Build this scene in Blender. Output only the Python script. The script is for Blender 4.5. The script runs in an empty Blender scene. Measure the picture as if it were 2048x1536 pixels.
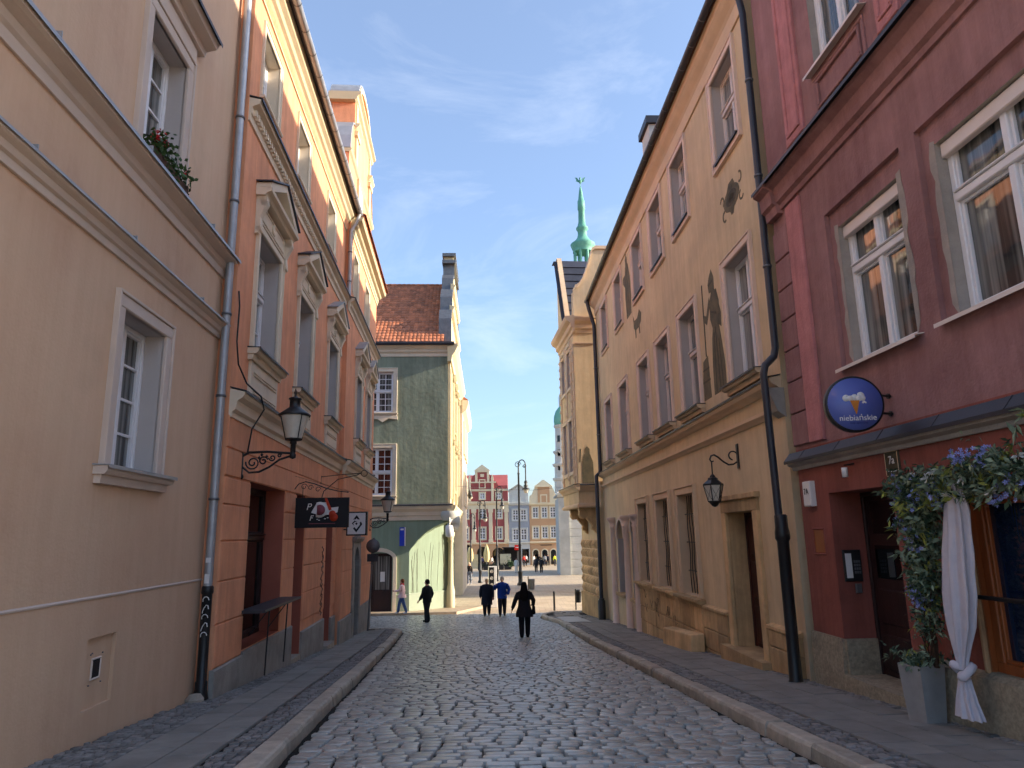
import bpy, bmesh, math, random
from mathutils import Vector, Matrix
RND = random.Random(11)
sc = bpy.context.scene
COL = sc.collection
V = Vector

# ------------------------------------------------------------------ camera, world, sun, exposure
CAMZ = 1.75
cam = bpy.data.cameras.new('camera')
cam.sensor_width = 36.0
cam.lens = 36.0 * 1420 / 2048
cam.clip_start = 0.05
cam.clip_end = 3000
camo = bpy.data.objects.new('camera', cam)
COL.objects.link(camo)
camo.matrix_world = Matrix(((0.999841, 0.017844, 0.0, 0), (0.003716, -0.208222, -0.978075, 0),
                            (-0.017452, 0.977919, -0.208255, CAMZ), (0, 0, 0, 1)))
sc.camera = camo

SUN = V((1.0, -0.015, 0.33)).normalized()
world = bpy.data.worlds.new('World')
sc.world = world
world.use_nodes = True
wn, wl = world.node_tree.nodes, world.node_tree.links
wn.clear()
wo = wn.new('ShaderNodeOutputWorld')
bg = wn.new('ShaderNodeBackground')
bg.inputs['Strength'].default_value = 0.083
sky = wn.new('ShaderNodeTexSky')
sky.sky_type = 'NISHITA'
sky.sun_disc = False
sky.sun_elevation = math.asin(SUN.z)
sky.sun_rotation = math.atan2(SUN.x, SUN.y)
sky.air_density = 1.0
sky.dust_density = 2.3
sky.ozone_density = 4.2
# thin cirrus: stretched noise over the sky direction
tc = wn.new('ShaderNodeTexCoord')
mp = wn.new('ShaderNodeMapping')
mp.inputs['Rotation'].default_value = (0.25, 0.35, 0.3)
mp.inputs['Scale'].default_value = (1.3, 3.2, 4.6)
nz = wn.new('ShaderNodeTexNoise')
nz.inputs['Scale'].default_value = 1.7
nz.inputs['Detail'].default_value = 9
nz.inputs['Roughness'].default_value = 0.62
nz.inputs['Distortion'].default_value = 0.5
rp = wn.new('ShaderNodeValToRGB')
rp.color_ramp.elements[0].position = 0.52
rp.color_ramp.elements[0].color = (0, 0, 0, 1)
rp.color_ramp.elements[1].position = 0.78
rp.color_ramp.elements[1].color = (1, 1, 1, 1)
cm = wn.new('ShaderNodeMath'); cm.operation = 'MULTIPLY'; cm.inputs[1].default_value = 0.20
mx = wn.new('ShaderNodeMixRGB')
mx.inputs['Color2'].default_value = (4.6, 4.75, 5.0, 1)
wl.new(tc.outputs['Generated'], mp.inputs['Vector'])
wl.new(mp.outputs['Vector'], nz.inputs['Vector'])
wl.new(nz.outputs['Fac'], rp.inputs['Fac'])
wl.new(rp.outputs['Color'], cm.inputs[0])
veil = wn.new('ShaderNodeMath'); veil.operation = 'ADD'; veil.inputs[1].default_value = 0.09
wl.new(cm.outputs[0], veil.inputs[0])
wl.new(veil.outputs[0], mx.inputs['Fac'])
wl.new(sky.outputs['Color'], mx.inputs['Color1'])
wl.new(mx.outputs['Color'], bg.inputs['Color'])
wl.new(bg.outputs[0], wo.inputs['Surface'])

sl = bpy.data.lights.new('sun', 'SUN')
sl.energy = 2.3
sl.angle = math.radians(0.5)
sl.color = (1.0, 0.87, 0.70)
so = bpy.data.objects.new('sun', sl)
COL.objects.link(so)
so.location = (60, 0, 60)
so.rotation_euler = SUN.to_track_quat('Z', 'Y').to_euler()

sc.view_settings.view_transform = 'Standard'
sc.view_settings.look = 'None'
sc.view_settings.gamma = 1
sc.view_settings.use_curve_mapping = False
sc.view_settings.exposure = 2.14
sc.cycles.use_adaptive_sampling = True
sc.cycles.adaptive_threshold = 0.03
sc.cycles.max_bounces = 5
sc.cycles.diffuse_bounces = 3
sc.cycles.glossy_bounces = 3
sc.cycles.caustics_reflective = False
sc.cycles.caustics_refractive = False

# ------------------------------------------------------------------ helpers
def lin(c):
    return tuple(((x / 255 / 12.92) if x / 255 <= 0.04045 else ((x / 255 + 0.055) / 1.055) ** 2.4) for x in c)

BASE = {}

class MB:
    def __init__(s):
        s.v = []; s.f = []; s.s = []
    def add(s, vs, fs, smooth=False):
        n = len(s.v)
        s.v += [tuple(p) for p in vs]
        s.f += [[n + i for i in f] for f in fs]
        s.s += [smooth] * len(fs)
        return s
    def hexa(s, p):
        return s.add(p, [(0, 3, 2, 1), (4, 5, 6, 7), (0, 1, 5, 4), (1, 2, 6, 5), (2, 3, 7, 6), (3, 0, 4, 7)])
    def box(s, F, u0, u1, z0, z1, w0, w1):
        P = F.P
        return s.hexa([P(u0, z0, w0), P(u1, z0, w0), P(u1, z1, w0), P(u0, z1, w0),
                       P(u0, z0, w1), P(u1, z0, w1), P(u1, z1, w1), P(u0, z1, w1)])
    def bbox(s, F, u0, u1, z0, z1, w0, w1, b=0.012):
        # box with chamfered outer front edges (w1 side)
        P = F.P
        return s.add([P(u0, z0, w0), P(u1, z0, w0), P(u1, z1, w0), P(u0, z1, w0),
                      P(u0, z0, w1 - b), P(u1, z0, w1 - b), P(u1, z1, w1 - b), P(u0, z1, w1 - b),
                      P(u0 + b, z0 + b, w1), P(u1 - b, z0 + b, w1), P(u1 - b, z1 - b, w1), P(u0 + b, z1 - b, w1)],
                     [(0, 3, 2, 1), (8, 9, 10, 11)] + [(i, (i + 1) % 4, 4 + (i + 1) % 4, 4 + i) for i in range(4)] +
                     [(4 + i, 4 + (i + 1) % 4, 8 + (i + 1) % 4, 8 + i) for i in range(4)])
    def quad(s, a, b, c, d):
        return s.add([a, b, c, d], [(0, 1, 2, 3)])
    def poly(s, F, pts, w0, w1):
        n = len(pts)
        vs = [F.P(u, z, w0) for u, z in pts] + [F.P(u, z, w1) for u, z in pts]
        return s.add(vs, [tuple(range(n - 1, -1, -1)), tuple(range(n, 2 * n))] +
                     [(i, (i + 1) % n, n + (i + 1) % n, n + i) for i in range(n)])
    def prof(s, F, u0, u1, pts):
        # closed profile pts (w, z) run along u
        n = len(pts)
        vs = [F.P(u0, z, w) for w, z in pts] + [F.P(u1, z, w) for w, z in pts]
        return s.add(vs, [tuple(range(n - 1, -1, -1)), tuple(range(n, 2 * n))] +
                     [(i, (i + 1) % n, n + (i + 1) % n, n + i) for i in range(n)])
    def tube(s, path, r, n=8, smooth=True, flat=1.0):
        path = [V(p) for p in path]
        m = len(path)
        rs = r if isinstance(r, (list, tuple)) else [r] * m
        vs = []
        ref = None
        for i, p in enumerate(path):
            t = (path[min(i + 1, m - 1)] - path[max(i - 1, 0)])
            t = t.normalized() if t.length > 1e-9 else V((0, 0, 1))
            if ref is None:
                ref = t.orthogonal().normalized()
            else:
                ref = (ref - t * ref.dot(t))
                ref = ref.normalized() if ref.length > 1e-6 else t.orthogonal().normalized()
            b = t.cross(ref)
            for k in range(n):
                a = 2 * math.pi * k / n
                vs.append(p + (ref * math.cos(a) + b * math.sin(a) * flat) * rs[i])
        fs = []
        for i in range(m - 1):
            for k in range(n):
                fs.append((i * n + k, i * n + (k + 1) % n, (i + 1) * n + (k + 1) % n, (i + 1) * n + k))
        s.add(vs, fs, smooth)
        s.add(vs[:n], [tuple(range(n - 1, -1, -1))])
        s.add(vs[-n:], [tuple(range(n))])
        return s
    def lathe(s, c, pts, n=16, smooth=True, ax=None, rot=0.0):
        c = V(c)
        Z = V(ax).normalized() if ax else V((0, 0, 1))
        X = Z.orthogonal().normalized() if ax else V((1, 0, 0))
        Y = Z.cross(X)
        vs = []
        for r, z in pts:
            for k in range(n):
                a = 2 * math.pi * k / n + rot
                vs.append(c + X * (r * math.cos(a)) + Y * (r * math.sin(a)) + Z * z)
        fs = []
        for i in range(len(pts) - 1):
            for k in range(n):
                fs.append((i * n + k, i * n + (k + 1) % n, (i + 1) * n + (k + 1) % n, (i + 1) * n + k))
        s.add(vs, fs, smooth)
        s.add(vs[:n], [tuple(range(n - 1, -1, -1))])
        s.add(vs[-n:], [tuple(range(n))])
        return s
    def ring(s, rings, smooth=True, cap=True):
        # loft of closed rings (lists of points, same length)
        n = len(rings[0])
        vs = [p for r in rings for p in r]
        fs = []
        for i in range(len(rings) - 1):
            for k in range(n):
                fs.append((i * n + k, i * n + (k + 1) % n, (i + 1) * n + (k + 1) % n, (i + 1) * n + k))
        s.add(vs, fs, smooth)
        if cap:
            s.add(rings[0], [tuple(range(n - 1, -1, -1))])
            s.add(rings[-1], [tuple(range(n))])
        return s
    def build(s, name, mat, parent=None, base=None, kind=None, label=None, cat=None, group=None):
        me = bpy.data.meshes.new(name)
        b = V((0, 0, 0))
        if parent is not None:
            b = BASE.get(parent.name, b)
        elif base is not None:
            b = V(base)
        me.from_pydata([(p[0] - b.x, p[1] - b.y, p[2] - b.z) for p in s.v], [], s.f)
        me.polygons.foreach_set('use_smooth', s.s)
        me.materials.append(mat)
        me.update()
        o = bpy.data.objects.new(name, me)
        COL.objects.link(o)
        if parent is not None:
            o.parent = parent
        elif base is not None:
            o.location = b
        BASE[o.name] = b
        tag(o, label, cat, group, kind)
        return o

def tag(o, label=None, cat=None, group=None, kind=None):
    if label: o['label'] = label
    if cat: o['category'] = cat
    if group: o['group'] = group
    if kind: o['kind'] = kind
    return o

def thing(name, label, cat, base, group=None):
    o = bpy.data.objects.new(name, None)
    o.empty_display_size = 0.2
    COL.objects.link(o)
    o.location = base
    BASE[o.name] = V(base)
    return tag(o, label, cat, group)

def fixnormals(o):
    bm = bmesh.new(); bm.from_mesh(o.data)
    bmesh.ops.remove_doubles(bm, verts=bm.verts, dist=1e-5)
    bmesh.ops.recalc_face_normals(bm, faces=bm.faces)
    bm.to_mesh(o.data); bm.free()
    return o

class Fr:
    """Facade frame: u runs along the wall, z is up, w stands out towards the street; k scales about the camera."""
    def __init__(s, x, y, d, side, k=1.0, dw=0.0):
        s.d = V((d[0], d[1], 0)).normalized()
        s.n = V((s.d.y, -s.d.x, 0)) * side
        s.k = k
        s.o = V((x, y, 0)) * k + s.n * dw
    def P(s, u, z, w=0.0):
        p = s.o + s.d * (u * s.k) + s.n * w
        return V((p.x, p.y, CAMZ + s.k * (z - CAMZ)))
    def off(s, dw):
        f = Fr(0, 0, s.d, 1, s.k); f.n = s.n; f.o = s.o + s.n * dw
        return f

def gz(y):
    if y < 22: return 0.2 - 0.0715 * y
    if y < 34: return -1.373 - 0.055 * (y - 22)
    return -2.033 - 0.012 * (y - 34)
def gs(y):
    return 0.0715 if y < 22 else 0.055 if y < 34 else 0.012

# ------------------------------------------------------------------ materials
GAIN = {'beige_plaster': 1.15, 'beige_trim': 1.2, 'reveal_paint': 1.2, 'orange_plaster': 1.35, 'orange_red_plaster': 1.3, 'cream_stone_paint': 1.2,
        'concrete_plinth': 1.5, 'tan_plaster': 1.3, 'tan_trim': 1.2, 'pinkish_trim': 1.15, 'sandstone': 1.3, 'red_plaster': 1.25, 'red_plaster_pale': 1.4,
        'red_brown_plaster': 1.15, 'raw_grey_plaster': 1.2, 'terrazzo_plinth': 1.5, 'basalt_sett': 1.75, 'small_sett': 1.9, 'concrete_slab': 2.0, 'granite_kerb': 1.7}
def mat(name, rgb, rough=0.85, var=0.10, scale=1.3, bump=0.12, bscale=45, spec=0.3, metal=0.0, rgb2=None,
        stretch=1.0, island=0.0, mask=(0.35, 0.68), bdist=0.02, mix2=None, streak=0.0, crack=0.0):
    m = bpy.data.materials.new(name)
    m.use_nodes = True
    n, l = m.node_tree.nodes, m.node_tree.links
    p = n['Principled BSDF']
    p.inputs['Roughness'].default_value = rough
    p.inputs['Specular IOR Level'].default_value = spec
    p.inputs['Metallic'].default_value = metal
    gain = GAIN.get(name, 1.0)
    c = tuple(min(0.85, v * gain) for v in lin(rgb))
    g = n.new('ShaderNodeNewGeometry')
    mpn = n.new('ShaderNodeMapping')
    mpn.inputs['Scale'].default_value = (1, 1, stretch)
    l.new(g.outputs['Position'], mpn.inputs['Vector'])
    nt = n.new('ShaderNodeTexNoise')
    nt.inputs['Scale'].default_value = scale
    nt.inputs['Detail'].default_value = 4
    nt.inputs['Roughness'].default_value = 0.65
    l.new(mpn.outputs['Vector'], nt.inputs['Vector'])
    r = n.new('ShaderNodeValToRGB')
    r.color_ramp.elements[0].position = mask[0]
    r.color_ramp.elements[1].position = mask[1]
    c2 = tuple(v * gain for v in lin(rgb2)) if rgb2 else None
    lo = tuple(x * (1 - var) for x in c) if not c2 else c2
    hi = tuple(min(1, x * (1 + var)) for x in c) if not c2 else c
    r.color_ramp.elements[0].color = (*lo, 1)
    r.color_ramp.elements[1].color = (*hi, 1)
    l.new(nt.outputs['Fac'], r.inputs['Fac'])
    col = r.outputs['Color']
    if mix2:      # (rgb, scale, lo, hi, amount): a second patchy tone
        t2 = n.new('ShaderNodeTexNoise'); t2.inputs['Scale'].default_value = mix2[1]; t2.inputs['Detail'].default_value = 5
        t2.inputs['Roughness'].default_value = 0.7
        l.new(g.outputs['Position'], t2.inputs['Vector'])
        r2 = n.new('ShaderNodeValToRGB')
        r2.color_ramp.elements[0].position = mix2[2]; r2.color_ramp.elements[1].position = mix2[3]
        r2.color_ramp.elements[0].color = (0, 0, 0, 1); r2.color_ramp.elements[1].color = (mix2[4],) * 3 + (1,)
        l.new(t2.outputs['Fac'], r2.inputs['Fac'])
        mm = n.new('ShaderNodeMixRGB'); mm.inputs['Color2'].default_value = (*tuple(v * gain for v in lin(mix2[0])), 1)
        l.new(r2.outputs['Color'], mm.inputs['Fac']); l.new(col, mm.inputs['Color1'])
        col = mm.outputs['Color']
    if streak:    # rain streaks: noise drawn out vertically
        ms = n.new('ShaderNodeMapping'); ms.inputs['Scale'].default_value = (3.2, 3.2, 0.22)
        ts = n.new('ShaderNodeTexNoise'); ts.inputs['Scale'].default_value = 1.6; ts.inputs['Detail'].default_value = 5; ts.inputs['Roughness'].default_value = 0.7
        l.new(g.outputs['Position'], ms.inputs['Vector']); l.new(ms.outputs[0], ts.inputs['Vector'])
        rs_ = n.new('ShaderNodeValToRGB')
        rs_.color_ramp.elements[0].position = 0.38; rs_.color_ramp.elements[1].position = 0.62
        k_ = 1 - streak
        rs_.color_ramp.elements[0].color = (k_, k_ * 0.98, k_ * 0.96, 1); rs_.color_ramp.elements[1].color = (1, 1, 1, 1)
        l.new(ts.outputs['Fac'], rs_.inputs['Fac'])
        xs = n.new('ShaderNodeMixRGB'); xs.blend_type = 'MULTIPLY'; xs.inputs['Fac'].default_value = 1
        l.new(col, xs.inputs['Color1']); l.new(rs_.outputs['Color'], xs.inputs['Color2'])
        col = xs.outputs['Color']
    if crack:     # sparse hairline cracks
        vz = n.new('ShaderNodeTexVoronoi'); vz.feature = 'DISTANCE_TO_EDGE'; vz.inputs['Scale'].default_value = 0.55
        av = n.new('ShaderNodeVectorMath'); av.operation = 'ADD'
        l.new(g.outputs['Position'], av.inputs[0]); l.new(nt.outputs['Color'], av.inputs[1]); l.new(av.outputs[0], vz.inputs['Vector'])
        lt = n.new('ShaderNodeMath'); lt.operation = 'LESS_THAN'; lt.inputs[1].default_value = 0.0035
        l.new(vz.outputs['Distance'], lt.inputs[0])
        mk_ = n.new('ShaderNodeMath'); mk_.operation = 'MULTIPLY'; mk_.inputs[1].default_value = crack
        l.new(lt.outputs[0], mk_.inputs[0])
        xc = n.new('ShaderNodeMixRGB'); xc.inputs['Color2'].default_value = (*[v * 0.45 for v in c], 1)
        l.new(mk_.outputs[0], xc.inputs['Fac']); l.new(col, xc.inputs['Color1'])
        col = xc.outputs['Color']
    if island:
        hs = n.new('ShaderNodeHueSaturation')
        mr = n.new('ShaderNodeMapRange')
        mr.inputs['To Min'].default_value = 1 - island
        mr.inputs['To Max'].default_value = 1 + island
        oi = n.new('ShaderNodeObjectInfo')
        ad = n.new('ShaderNodeMath'); ad.operation = 'ADD'
        fr_ = n.new('ShaderNodeMath'); fr_.operation = 'FRACT'
        l.new(g.outputs['Random Per Island'], ad.inputs[0]); l.new(oi.outputs['Random'], ad.inputs[1])
        l.new(ad.outputs[0], fr_.inputs[0]); l.new(fr_.outputs[0], mr.inputs['Value'])
        l.new(mr.outputs[0], hs.inputs['Value']); l.new(col, hs.inputs['Color'])
        col = hs.outputs['Color']
    l.new(col, p.inputs['Base Color'])
    if bump:
        b = n.new('ShaderNodeTexNoise')
        b.inputs['Scale'].default_value = bscale
        b.inputs['Detail'].default_value = 2
        l.new(g.outputs['Position'], b.inputs['Vector'])
        hsock = b.outputs['Fac']
        if stretch != 1.0 or bscale < 35:
            b2 = n.new('ShaderNodeTexNoise')
            b2.inputs['Scale'].default_value = bscale * 0.12
            b2.inputs['Detail'].default_value = 1
            l.new(mpn.outputs['Vector'], b2.inputs['Vector'])
            a = n.new('ShaderNodeMath'); a.operation = 'MULTIPLY_ADD'
            a.inputs[1].default_value = 2.0
            l.new(b2.outputs['Fac'], a.inputs[0]); l.new(b.outputs['Fac'], a.inputs[2])
            hsock = a.outputs[0]
        bp = n.new('ShaderNodeBump')
        bp.inputs['Strength'].default_value = bump
        bp.inputs['Distance'].default_value = bdist
        l.new(hsock, bp.inputs['Height'])
        l.new(bp.outputs['Normal'], p.inputs['Normal'])
    return m

M = {}
M['beige'] = mat('beige_plaster', (206, 175, 147), var=0.09, scale=0.9, bump=0.16, bscale=28, mix2=((178, 144, 120), 0.45, 0.40, 0.70, 0.85), streak=0.05)
M['beige_trim'] = mat('beige_trim', (190, 174, 162), var=0.06, bump=0.08)
M['grey_reveal'] = mat('reveal_paint', (172, 164, 160), var=0.05, bump=0.06)
M['orange'] = mat('orange_plaster', (210, 144, 108), var=0.09, scale=1.1, bump=0.22, bscale=30, mix2=((186, 128, 100), 0.7, 0.45, 0.72, 0.7), streak=0.14)
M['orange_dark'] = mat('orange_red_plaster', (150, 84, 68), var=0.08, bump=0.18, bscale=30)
M['cream'] = mat('cream_stone_paint', (206, 190, 168), var=0.07, bump=0.1, mix2=((160, 145, 128), 1.2, 0.55, 0.8, 0.4))
M['concrete'] = mat('concrete_plinth', (128, 124, 118), var=0.14, scale=2.5, bump=0.5, bscale=40, mix2=((86, 84, 80), 0.9, 0.5, 0.72, 0.6))
M['tan'] = mat('tan_plaster', (196, 174, 140), var=0.08, scale=0.8, bump=0.2, bscale=30, mix2=((170, 152, 126), 0.6, 0.45, 0.75, 0.7), streak=0.10)
M['tan_trim'] = mat('tan_trim', (200, 174, 144), var=0.07, bump=0.1)
M['pink_trim'] = mat('pinkish_trim', (214, 190, 174), var=0.06, bump=0.08)
M['tan_stone'] = mat('sandstone', (184, 154, 114), var=0.16, scale=1.6, bump=0.5, bscale=24, island=0.22, streak=0.2, mix2=((110, 92, 70), 1.1, 0.5, 0.75, 0.55))
M['red'] = mat('red_plaster', (146, 108, 106), var=0.12, scale=1.2, bump=0.5, bscale=26, mix2=((120, 84, 84), 0.8, 0.44, 0.70, 0.8), streak=0.16)
M['red_light'] = mat('red_plaster_pale', (164, 110, 110), var=0.14, scale=2.4, bump=0.6, bscale=26, streak=0.16)
M['red_low'] = mat('red_brown_plaster', (138, 80, 70), var=0.09, scale=1.0, bump=0.25, bscale=30, streak=0.18, mix2=((110, 62, 54), 0.9, 0.46, 0.72, 0.7))
M['raw_plaster'] = mat('raw_grey_plaster', (150, 142, 134), var=0.12, scale=3, bump=0.5)
M['granite'] = mat('terrazzo_plinth', (132, 122, 104), var=0.25, scale=22, bump=0.5, bscale=60, mix2=((70, 66, 60), 3.0, 0.5, 0.7, 0.5))
M['green'] = mat('green_plaster', (142, 150, 130), var=0.14, scale=0.5, bump=0.22, bscale=5, stretch=0.3, bdist=0.06, mix2=((108, 116, 98), 0.5, 0.48, 0.72, 0.6), streak=0.2)
M['green_low'] = mat('pale_green_plaster', (140, 156, 134), var=0.05, scale=0.6, bump=0.25, bscale=14, streak=0.12)
M['green_plinth'] = mat('grey_green_plinth', (150, 160, 140), var=0.06, bump=0.1)
M['cream_yellow'] = mat('cream_yellow_paint', (196, 182, 150), var=0.05, bump=0.08)
M['white'] = mat('white_window_paint', (226, 224, 226), rough=0.45, var=0.03, bump=0.0, spec=0.5)
M['warm_white'] = mat('pinkish_window_paint', (222, 208, 200), rough=0.5, var=0.04, bump=0.0, spec=0.5)
M['zinc'] = mat('zinc_sheet', (164, 166, 170), rough=0.42, var=0.10, scale=4, bump=0.05, spec=0.5, metal=0.35)
M['dark_sheet'] = mat('dark_sheet_metal', (58, 58, 64), rough=0.5, var=0.15, scale=3, bump=0.08, spec=0.5, metal=0.3)
M['dark_pipe'] = mat('dark_painted_pipe', (40, 42, 52), rough=0.45, var=0.15, scale=4, bump=0.05, spec=0.5)
M['iron'] = mat('black_iron', (24, 25, 28), rough=0.45, var=0.15, scale=9, bump=0.1, spec=0.5)
M['lamp_glass'] = mat('frosted_lamp_glass', (200, 196, 184), rough=0.3, var=0.08, scale=6, bump=0.0, spec=0.5)
M['tile'] = mat('clay_tile', (178, 108, 74), rough=0.8, var=0.15, scale=3, bump=0.3, bscale=30, island=0.28, mix2=((96, 76, 66), 1.4, 0.45, 0.7, 0.6))
M['slate'] = mat('slate_roof', (62, 64, 74), rough=0.55, var=0.15, scale=3, bump=0.15, island=0.15)
M['copper'] = mat('green_copper', (116, 176, 154), rough=0.6, var=0.16, scale=0.5, bump=0.1, bscale=3, rgb2=(88, 148, 130))
M['stone_white'] = mat('pale_limestone', (196, 194, 186), var=0.12, scale=0.8, bump=0.2, bscale=10)
M['stone_grey'] = mat('grey_limestone', (178, 178, 172), var=0.14, scale=0.8, bump=0.2, bscale=10)
M['sett'] = mat('basalt_sett', (130, 129, 124), rough=0.31, var=0.18, scale=9, bump=0.28, bscale=60, spec=0.6, island=0.24, bdist=0.012, mix2=((118, 112, 102), 0.7, 0.48, 0.66, 0.4))
M['small_sett'] = mat('small_sett', (92, 90, 88), rough=0.6, var=0.2, scale=12, bump=0.5, bscale=70, spec=0.4, island=0.35, bdist=0.012)
M['joint'] = mat('joint_dirt', (26, 24, 23), rough=0.95, var=0.35, scale=14, bump=0.5)
M['slab'] = mat('concrete_slab', (98, 96, 92), rough=0.75, var=0.14, scale=2.2, bump=0.4, bscale=80, spec=0.35, island=0.10, bdist=0.01, mix2=((80, 78, 75), 1.6, 0.5, 0.7, 0.6))
M['kerb'] = mat('granite_kerb', (136, 128, 116), rough=0.6, var=0.18, scale=7, bump=0.5, bscale=60, spec=0.4, island=0.12, bdist=0.012, mix2=((96, 88, 80), 1.4, 0.5, 0.7, 0.6))
M['wood_dark'] = mat('dark_door_wood', (46, 26, 26), rough=0.5, var=0.25, scale=5, bump=0.2, stretch=0.15, spec=0.4)
M['wood_brown'] = mat('brown_door_wood', (70, 36, 30), rough=0.55, var=0.2, scale=6, bump=0.2, stretch=0.1)
M['wood_orange'] = mat('orange_varnished_wood', (150, 80, 40), rough=0.4, var=0.2, scale=7, bump=0.1, stretch=0.12, spec=0.5)
M['black'] = mat('black_sign_board', (20, 21, 28), rough=0.5, var=0.1, bump=0.0)
M['offwhite'] = mat('sign_white', (224, 222, 220), rough=0.5, var=0.02, bump=0.0)
M['skyblue_sign'] = mat('blue_sign_face', (88, 104, 178), rough=0.35, var=0.03, bump=0.0, spec=0.5)
M['cone'] = mat('cone_orange', (196, 122, 46), rough=0.5, var=0.1, scale=30, bump=0.0)
M['navy_text'] = mat('navy_print', (40, 50, 110), rough=0.5, var=0.0, bump=0.0)
M['red_paint'] = mat('guitar_red', (196, 66, 40), rough=0.5, var=0.1, bump=0.0)
M['maroon'] = mat('record_label', (128, 66, 78), rough=0.5, var=0.15, scale=40, bump=0.0)
M['blue_sign'] = mat('blue_panel', (40, 66, 190), rough=0.35, var=0.1, bump=0.0)
M['mural'] = mat('sgraffito_grey', (120, 108, 84), var=0.14, scale=4, bump=0.4, rgb2=(92, 88, 72))
M['mural_dark'] = mat('sgraffito_dark', (84, 78, 64), var=0.14, scale=5, bump=0.4)
M['planter'] = mat('grey_planter', (150, 148, 146), rough=0.6, var=0.12, scale=3, bump=0.15)
M['galv'] = mat('galvanised_iron', (110, 112, 116), rough=0.5, var=0.15, scale=6, bump=0.1, metal=0.5)

def glass(name, rgb=(16, 18, 20), rough=0.03, curtain=None, spec=0.6):
    m = bpy.data.materials.new(name); m.use_nodes = True
    n, l = m.node_tree.nodes, m.node_tree.links
    p = n['Principled BSDF']
    p.inputs['Roughness'].default_value = rough
    p.inputs['Specular IOR Level'].default_value = spec
    p.inputs['Base Color'].default_value = (*lin(rgb), 1)
    g = n.new('ShaderNodeNewGeometry')
    if curtain:
        w = n.new('ShaderNodeTexNoise'); w.inputs['Scale'].default_value = 3.0
        mpn = n.new('ShaderNodeMapping'); mpn.inputs['Scale'].default_value = (4, 4, 0.12)
        l.new(g.outputs['Position'], mpn.inputs['Vector']); l.new(mpn.outputs[0], w.inputs['Vector'])
        r = n.new('ShaderNodeValToRGB')
        r.color_ramp.elements[0].position = 0.36; r.color_ramp.elements[1].position = 0.7
        r.color_ramp.elements[0].color = (*lin(rgb), 1); r.color_ramp.elements[1].color = (*lin(curtain), 1)
        l.new(w.outputs['Fac'], r.inputs['Fac']); l.new(r.outputs['Color'], p.inputs['Base Color'])
    b = n.new('ShaderNodeTexNoise'); b.inputs['Scale'].default_value = 1.7
    l.new(g.outputs['Position'], b.inputs['Vector'])
    bp = n.new('ShaderNodeBump'); bp.inputs['Strength'].default_value = 0.06; bp.inputs['Distance'].default_value = 0.05
    l.new(b.outputs['Fac'], bp.inputs['Height']); l.new(bp.outputs['Normal'], p.inputs['Normal'])
    return m
M['glass'] = glass('window_glass', (44, 46, 48), curtain=(138, 138, 134))
M['glass_dark'] = glass('dark_window_glass', (10, 11, 13))
M['glass_curtain'] = glass('curtained_glass', (92, 94, 94), curtain=(172, 172, 168))
M['glass_warm'] = glass('warm_room_glass', (44, 16, 18), curtain=(96, 44, 34))
M['glass_blue'] = glass('blue_shop_glass', (16, 26, 48), curtain=(30, 44, 70))

def fabric(name, rgb, rough=0.9, var=0.15, scale=20):
    return mat(name, rgb, rough=rough, var=var, scale=scale, bump=0.2, bscale=60, spec=0.2)
# ------------------------------------------------------------------ ground, road, kerbs, pavements
def sheet(name, mt, xs, ys, dz, zf=None, kind='structure'):
    m = MB()
    vs = [(x, y, (gz(y) if zf is None else zf(x, y)) + dz) for y in ys for x in xs]
    nx = len(xs)
    m.add(vs, [(j * nx + i, j * nx + i + 1, (j + 1) * nx + i + 1, (j + 1) * nx + i) for j in range(len(ys) - 1) for i in range(nx - 1)])
    return m.build(name, mt, kind=kind)

M['earth'] = mat('distant_ground', (120, 112, 100), var=0.2, scale=0.3, bump=0.1)
sheet('ground', M['earth'], [-1500, -300, -60, 60, 300, 1500], [-200, -20, 0, 22, 34, 45, 130, 400, 1500], -0.35)

def paving_mat():
    m = mat('square_granite_paving', (196, 178, 152), rough=0.6, var=0.08, scale=0.9, bump=0.25, bscale=30, spec=0.4,
            mix2=((168, 140, 116), 0.35, 0.5, 0.66, 0.6))
    n, l = m.node_tree.nodes, m.node_tree.links
    p = n['Principled BSDF']
    src = p.inputs['Base Color'].links[0].from_socket
    g = [x for x in n if x.type == 'NEW_GEOMETRY'][0]
    b = n.new('ShaderNodeTexBrick')
    b.inputs['Scale'].default_value = 1.0
    b.inputs['Brick Width'].default_value = 0.62; b.inputs['Row Height'].default_value = 0.36
    b.inputs['Mortar Size'].default_value = 0.012
    b.inputs['Color1'].default_value = (1, 1, 1, 1); b.inputs['Color2'].default_value = (0.84, 0.82, 0.8, 1)
    b.inputs['Mortar'].default_value = (0.5, 0.47, 0.44, 1)
    l.new(g.outputs['Position'], b.inputs['Vector'])
    x = n.new('ShaderNodeMixRGB'); x.blend_type = 'MULTIPLY'; x.inputs['Fac'].default_value = 1
    l.new(src, x.inputs['Color1']); l.new(b.outputs['Color'], x.inputs['Color2'])
    l.new(x.outputs['Color'], p.inputs['Base Color'])
    return m
M['square'] = paving_mat()
sheet('square_paving', M['square'], [-70, -20, 0, 20, 70], [37.2, 45, 60, 90, 130], -0.02)

def KL(y):
    if y < 4: return -1.97
    if y < 27: return -2.27 - 0.0951 * (y - 7.15)
    if y < 28.2: return -5.36 + math.sqrt(max(0, 1.44 - (y - 27) ** 2))
    return -14
RPTS = [(4, 2.84), (31, 1.78), (34, 1.28), (35.0, 1.17), (35.7, 1.26), (36.3, 1.6), (36.7, 2.2), (36.8, 2.7), (36.9, 12), (60, 12)]
def KR(y):
    if y < 4: return 2.84
    for (a, b), (c, d) in zip(RPTS, RPTS[1:]):
        if y <= c: return b + (d - b) * (y - a) / (c - a)
    return 12

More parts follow.
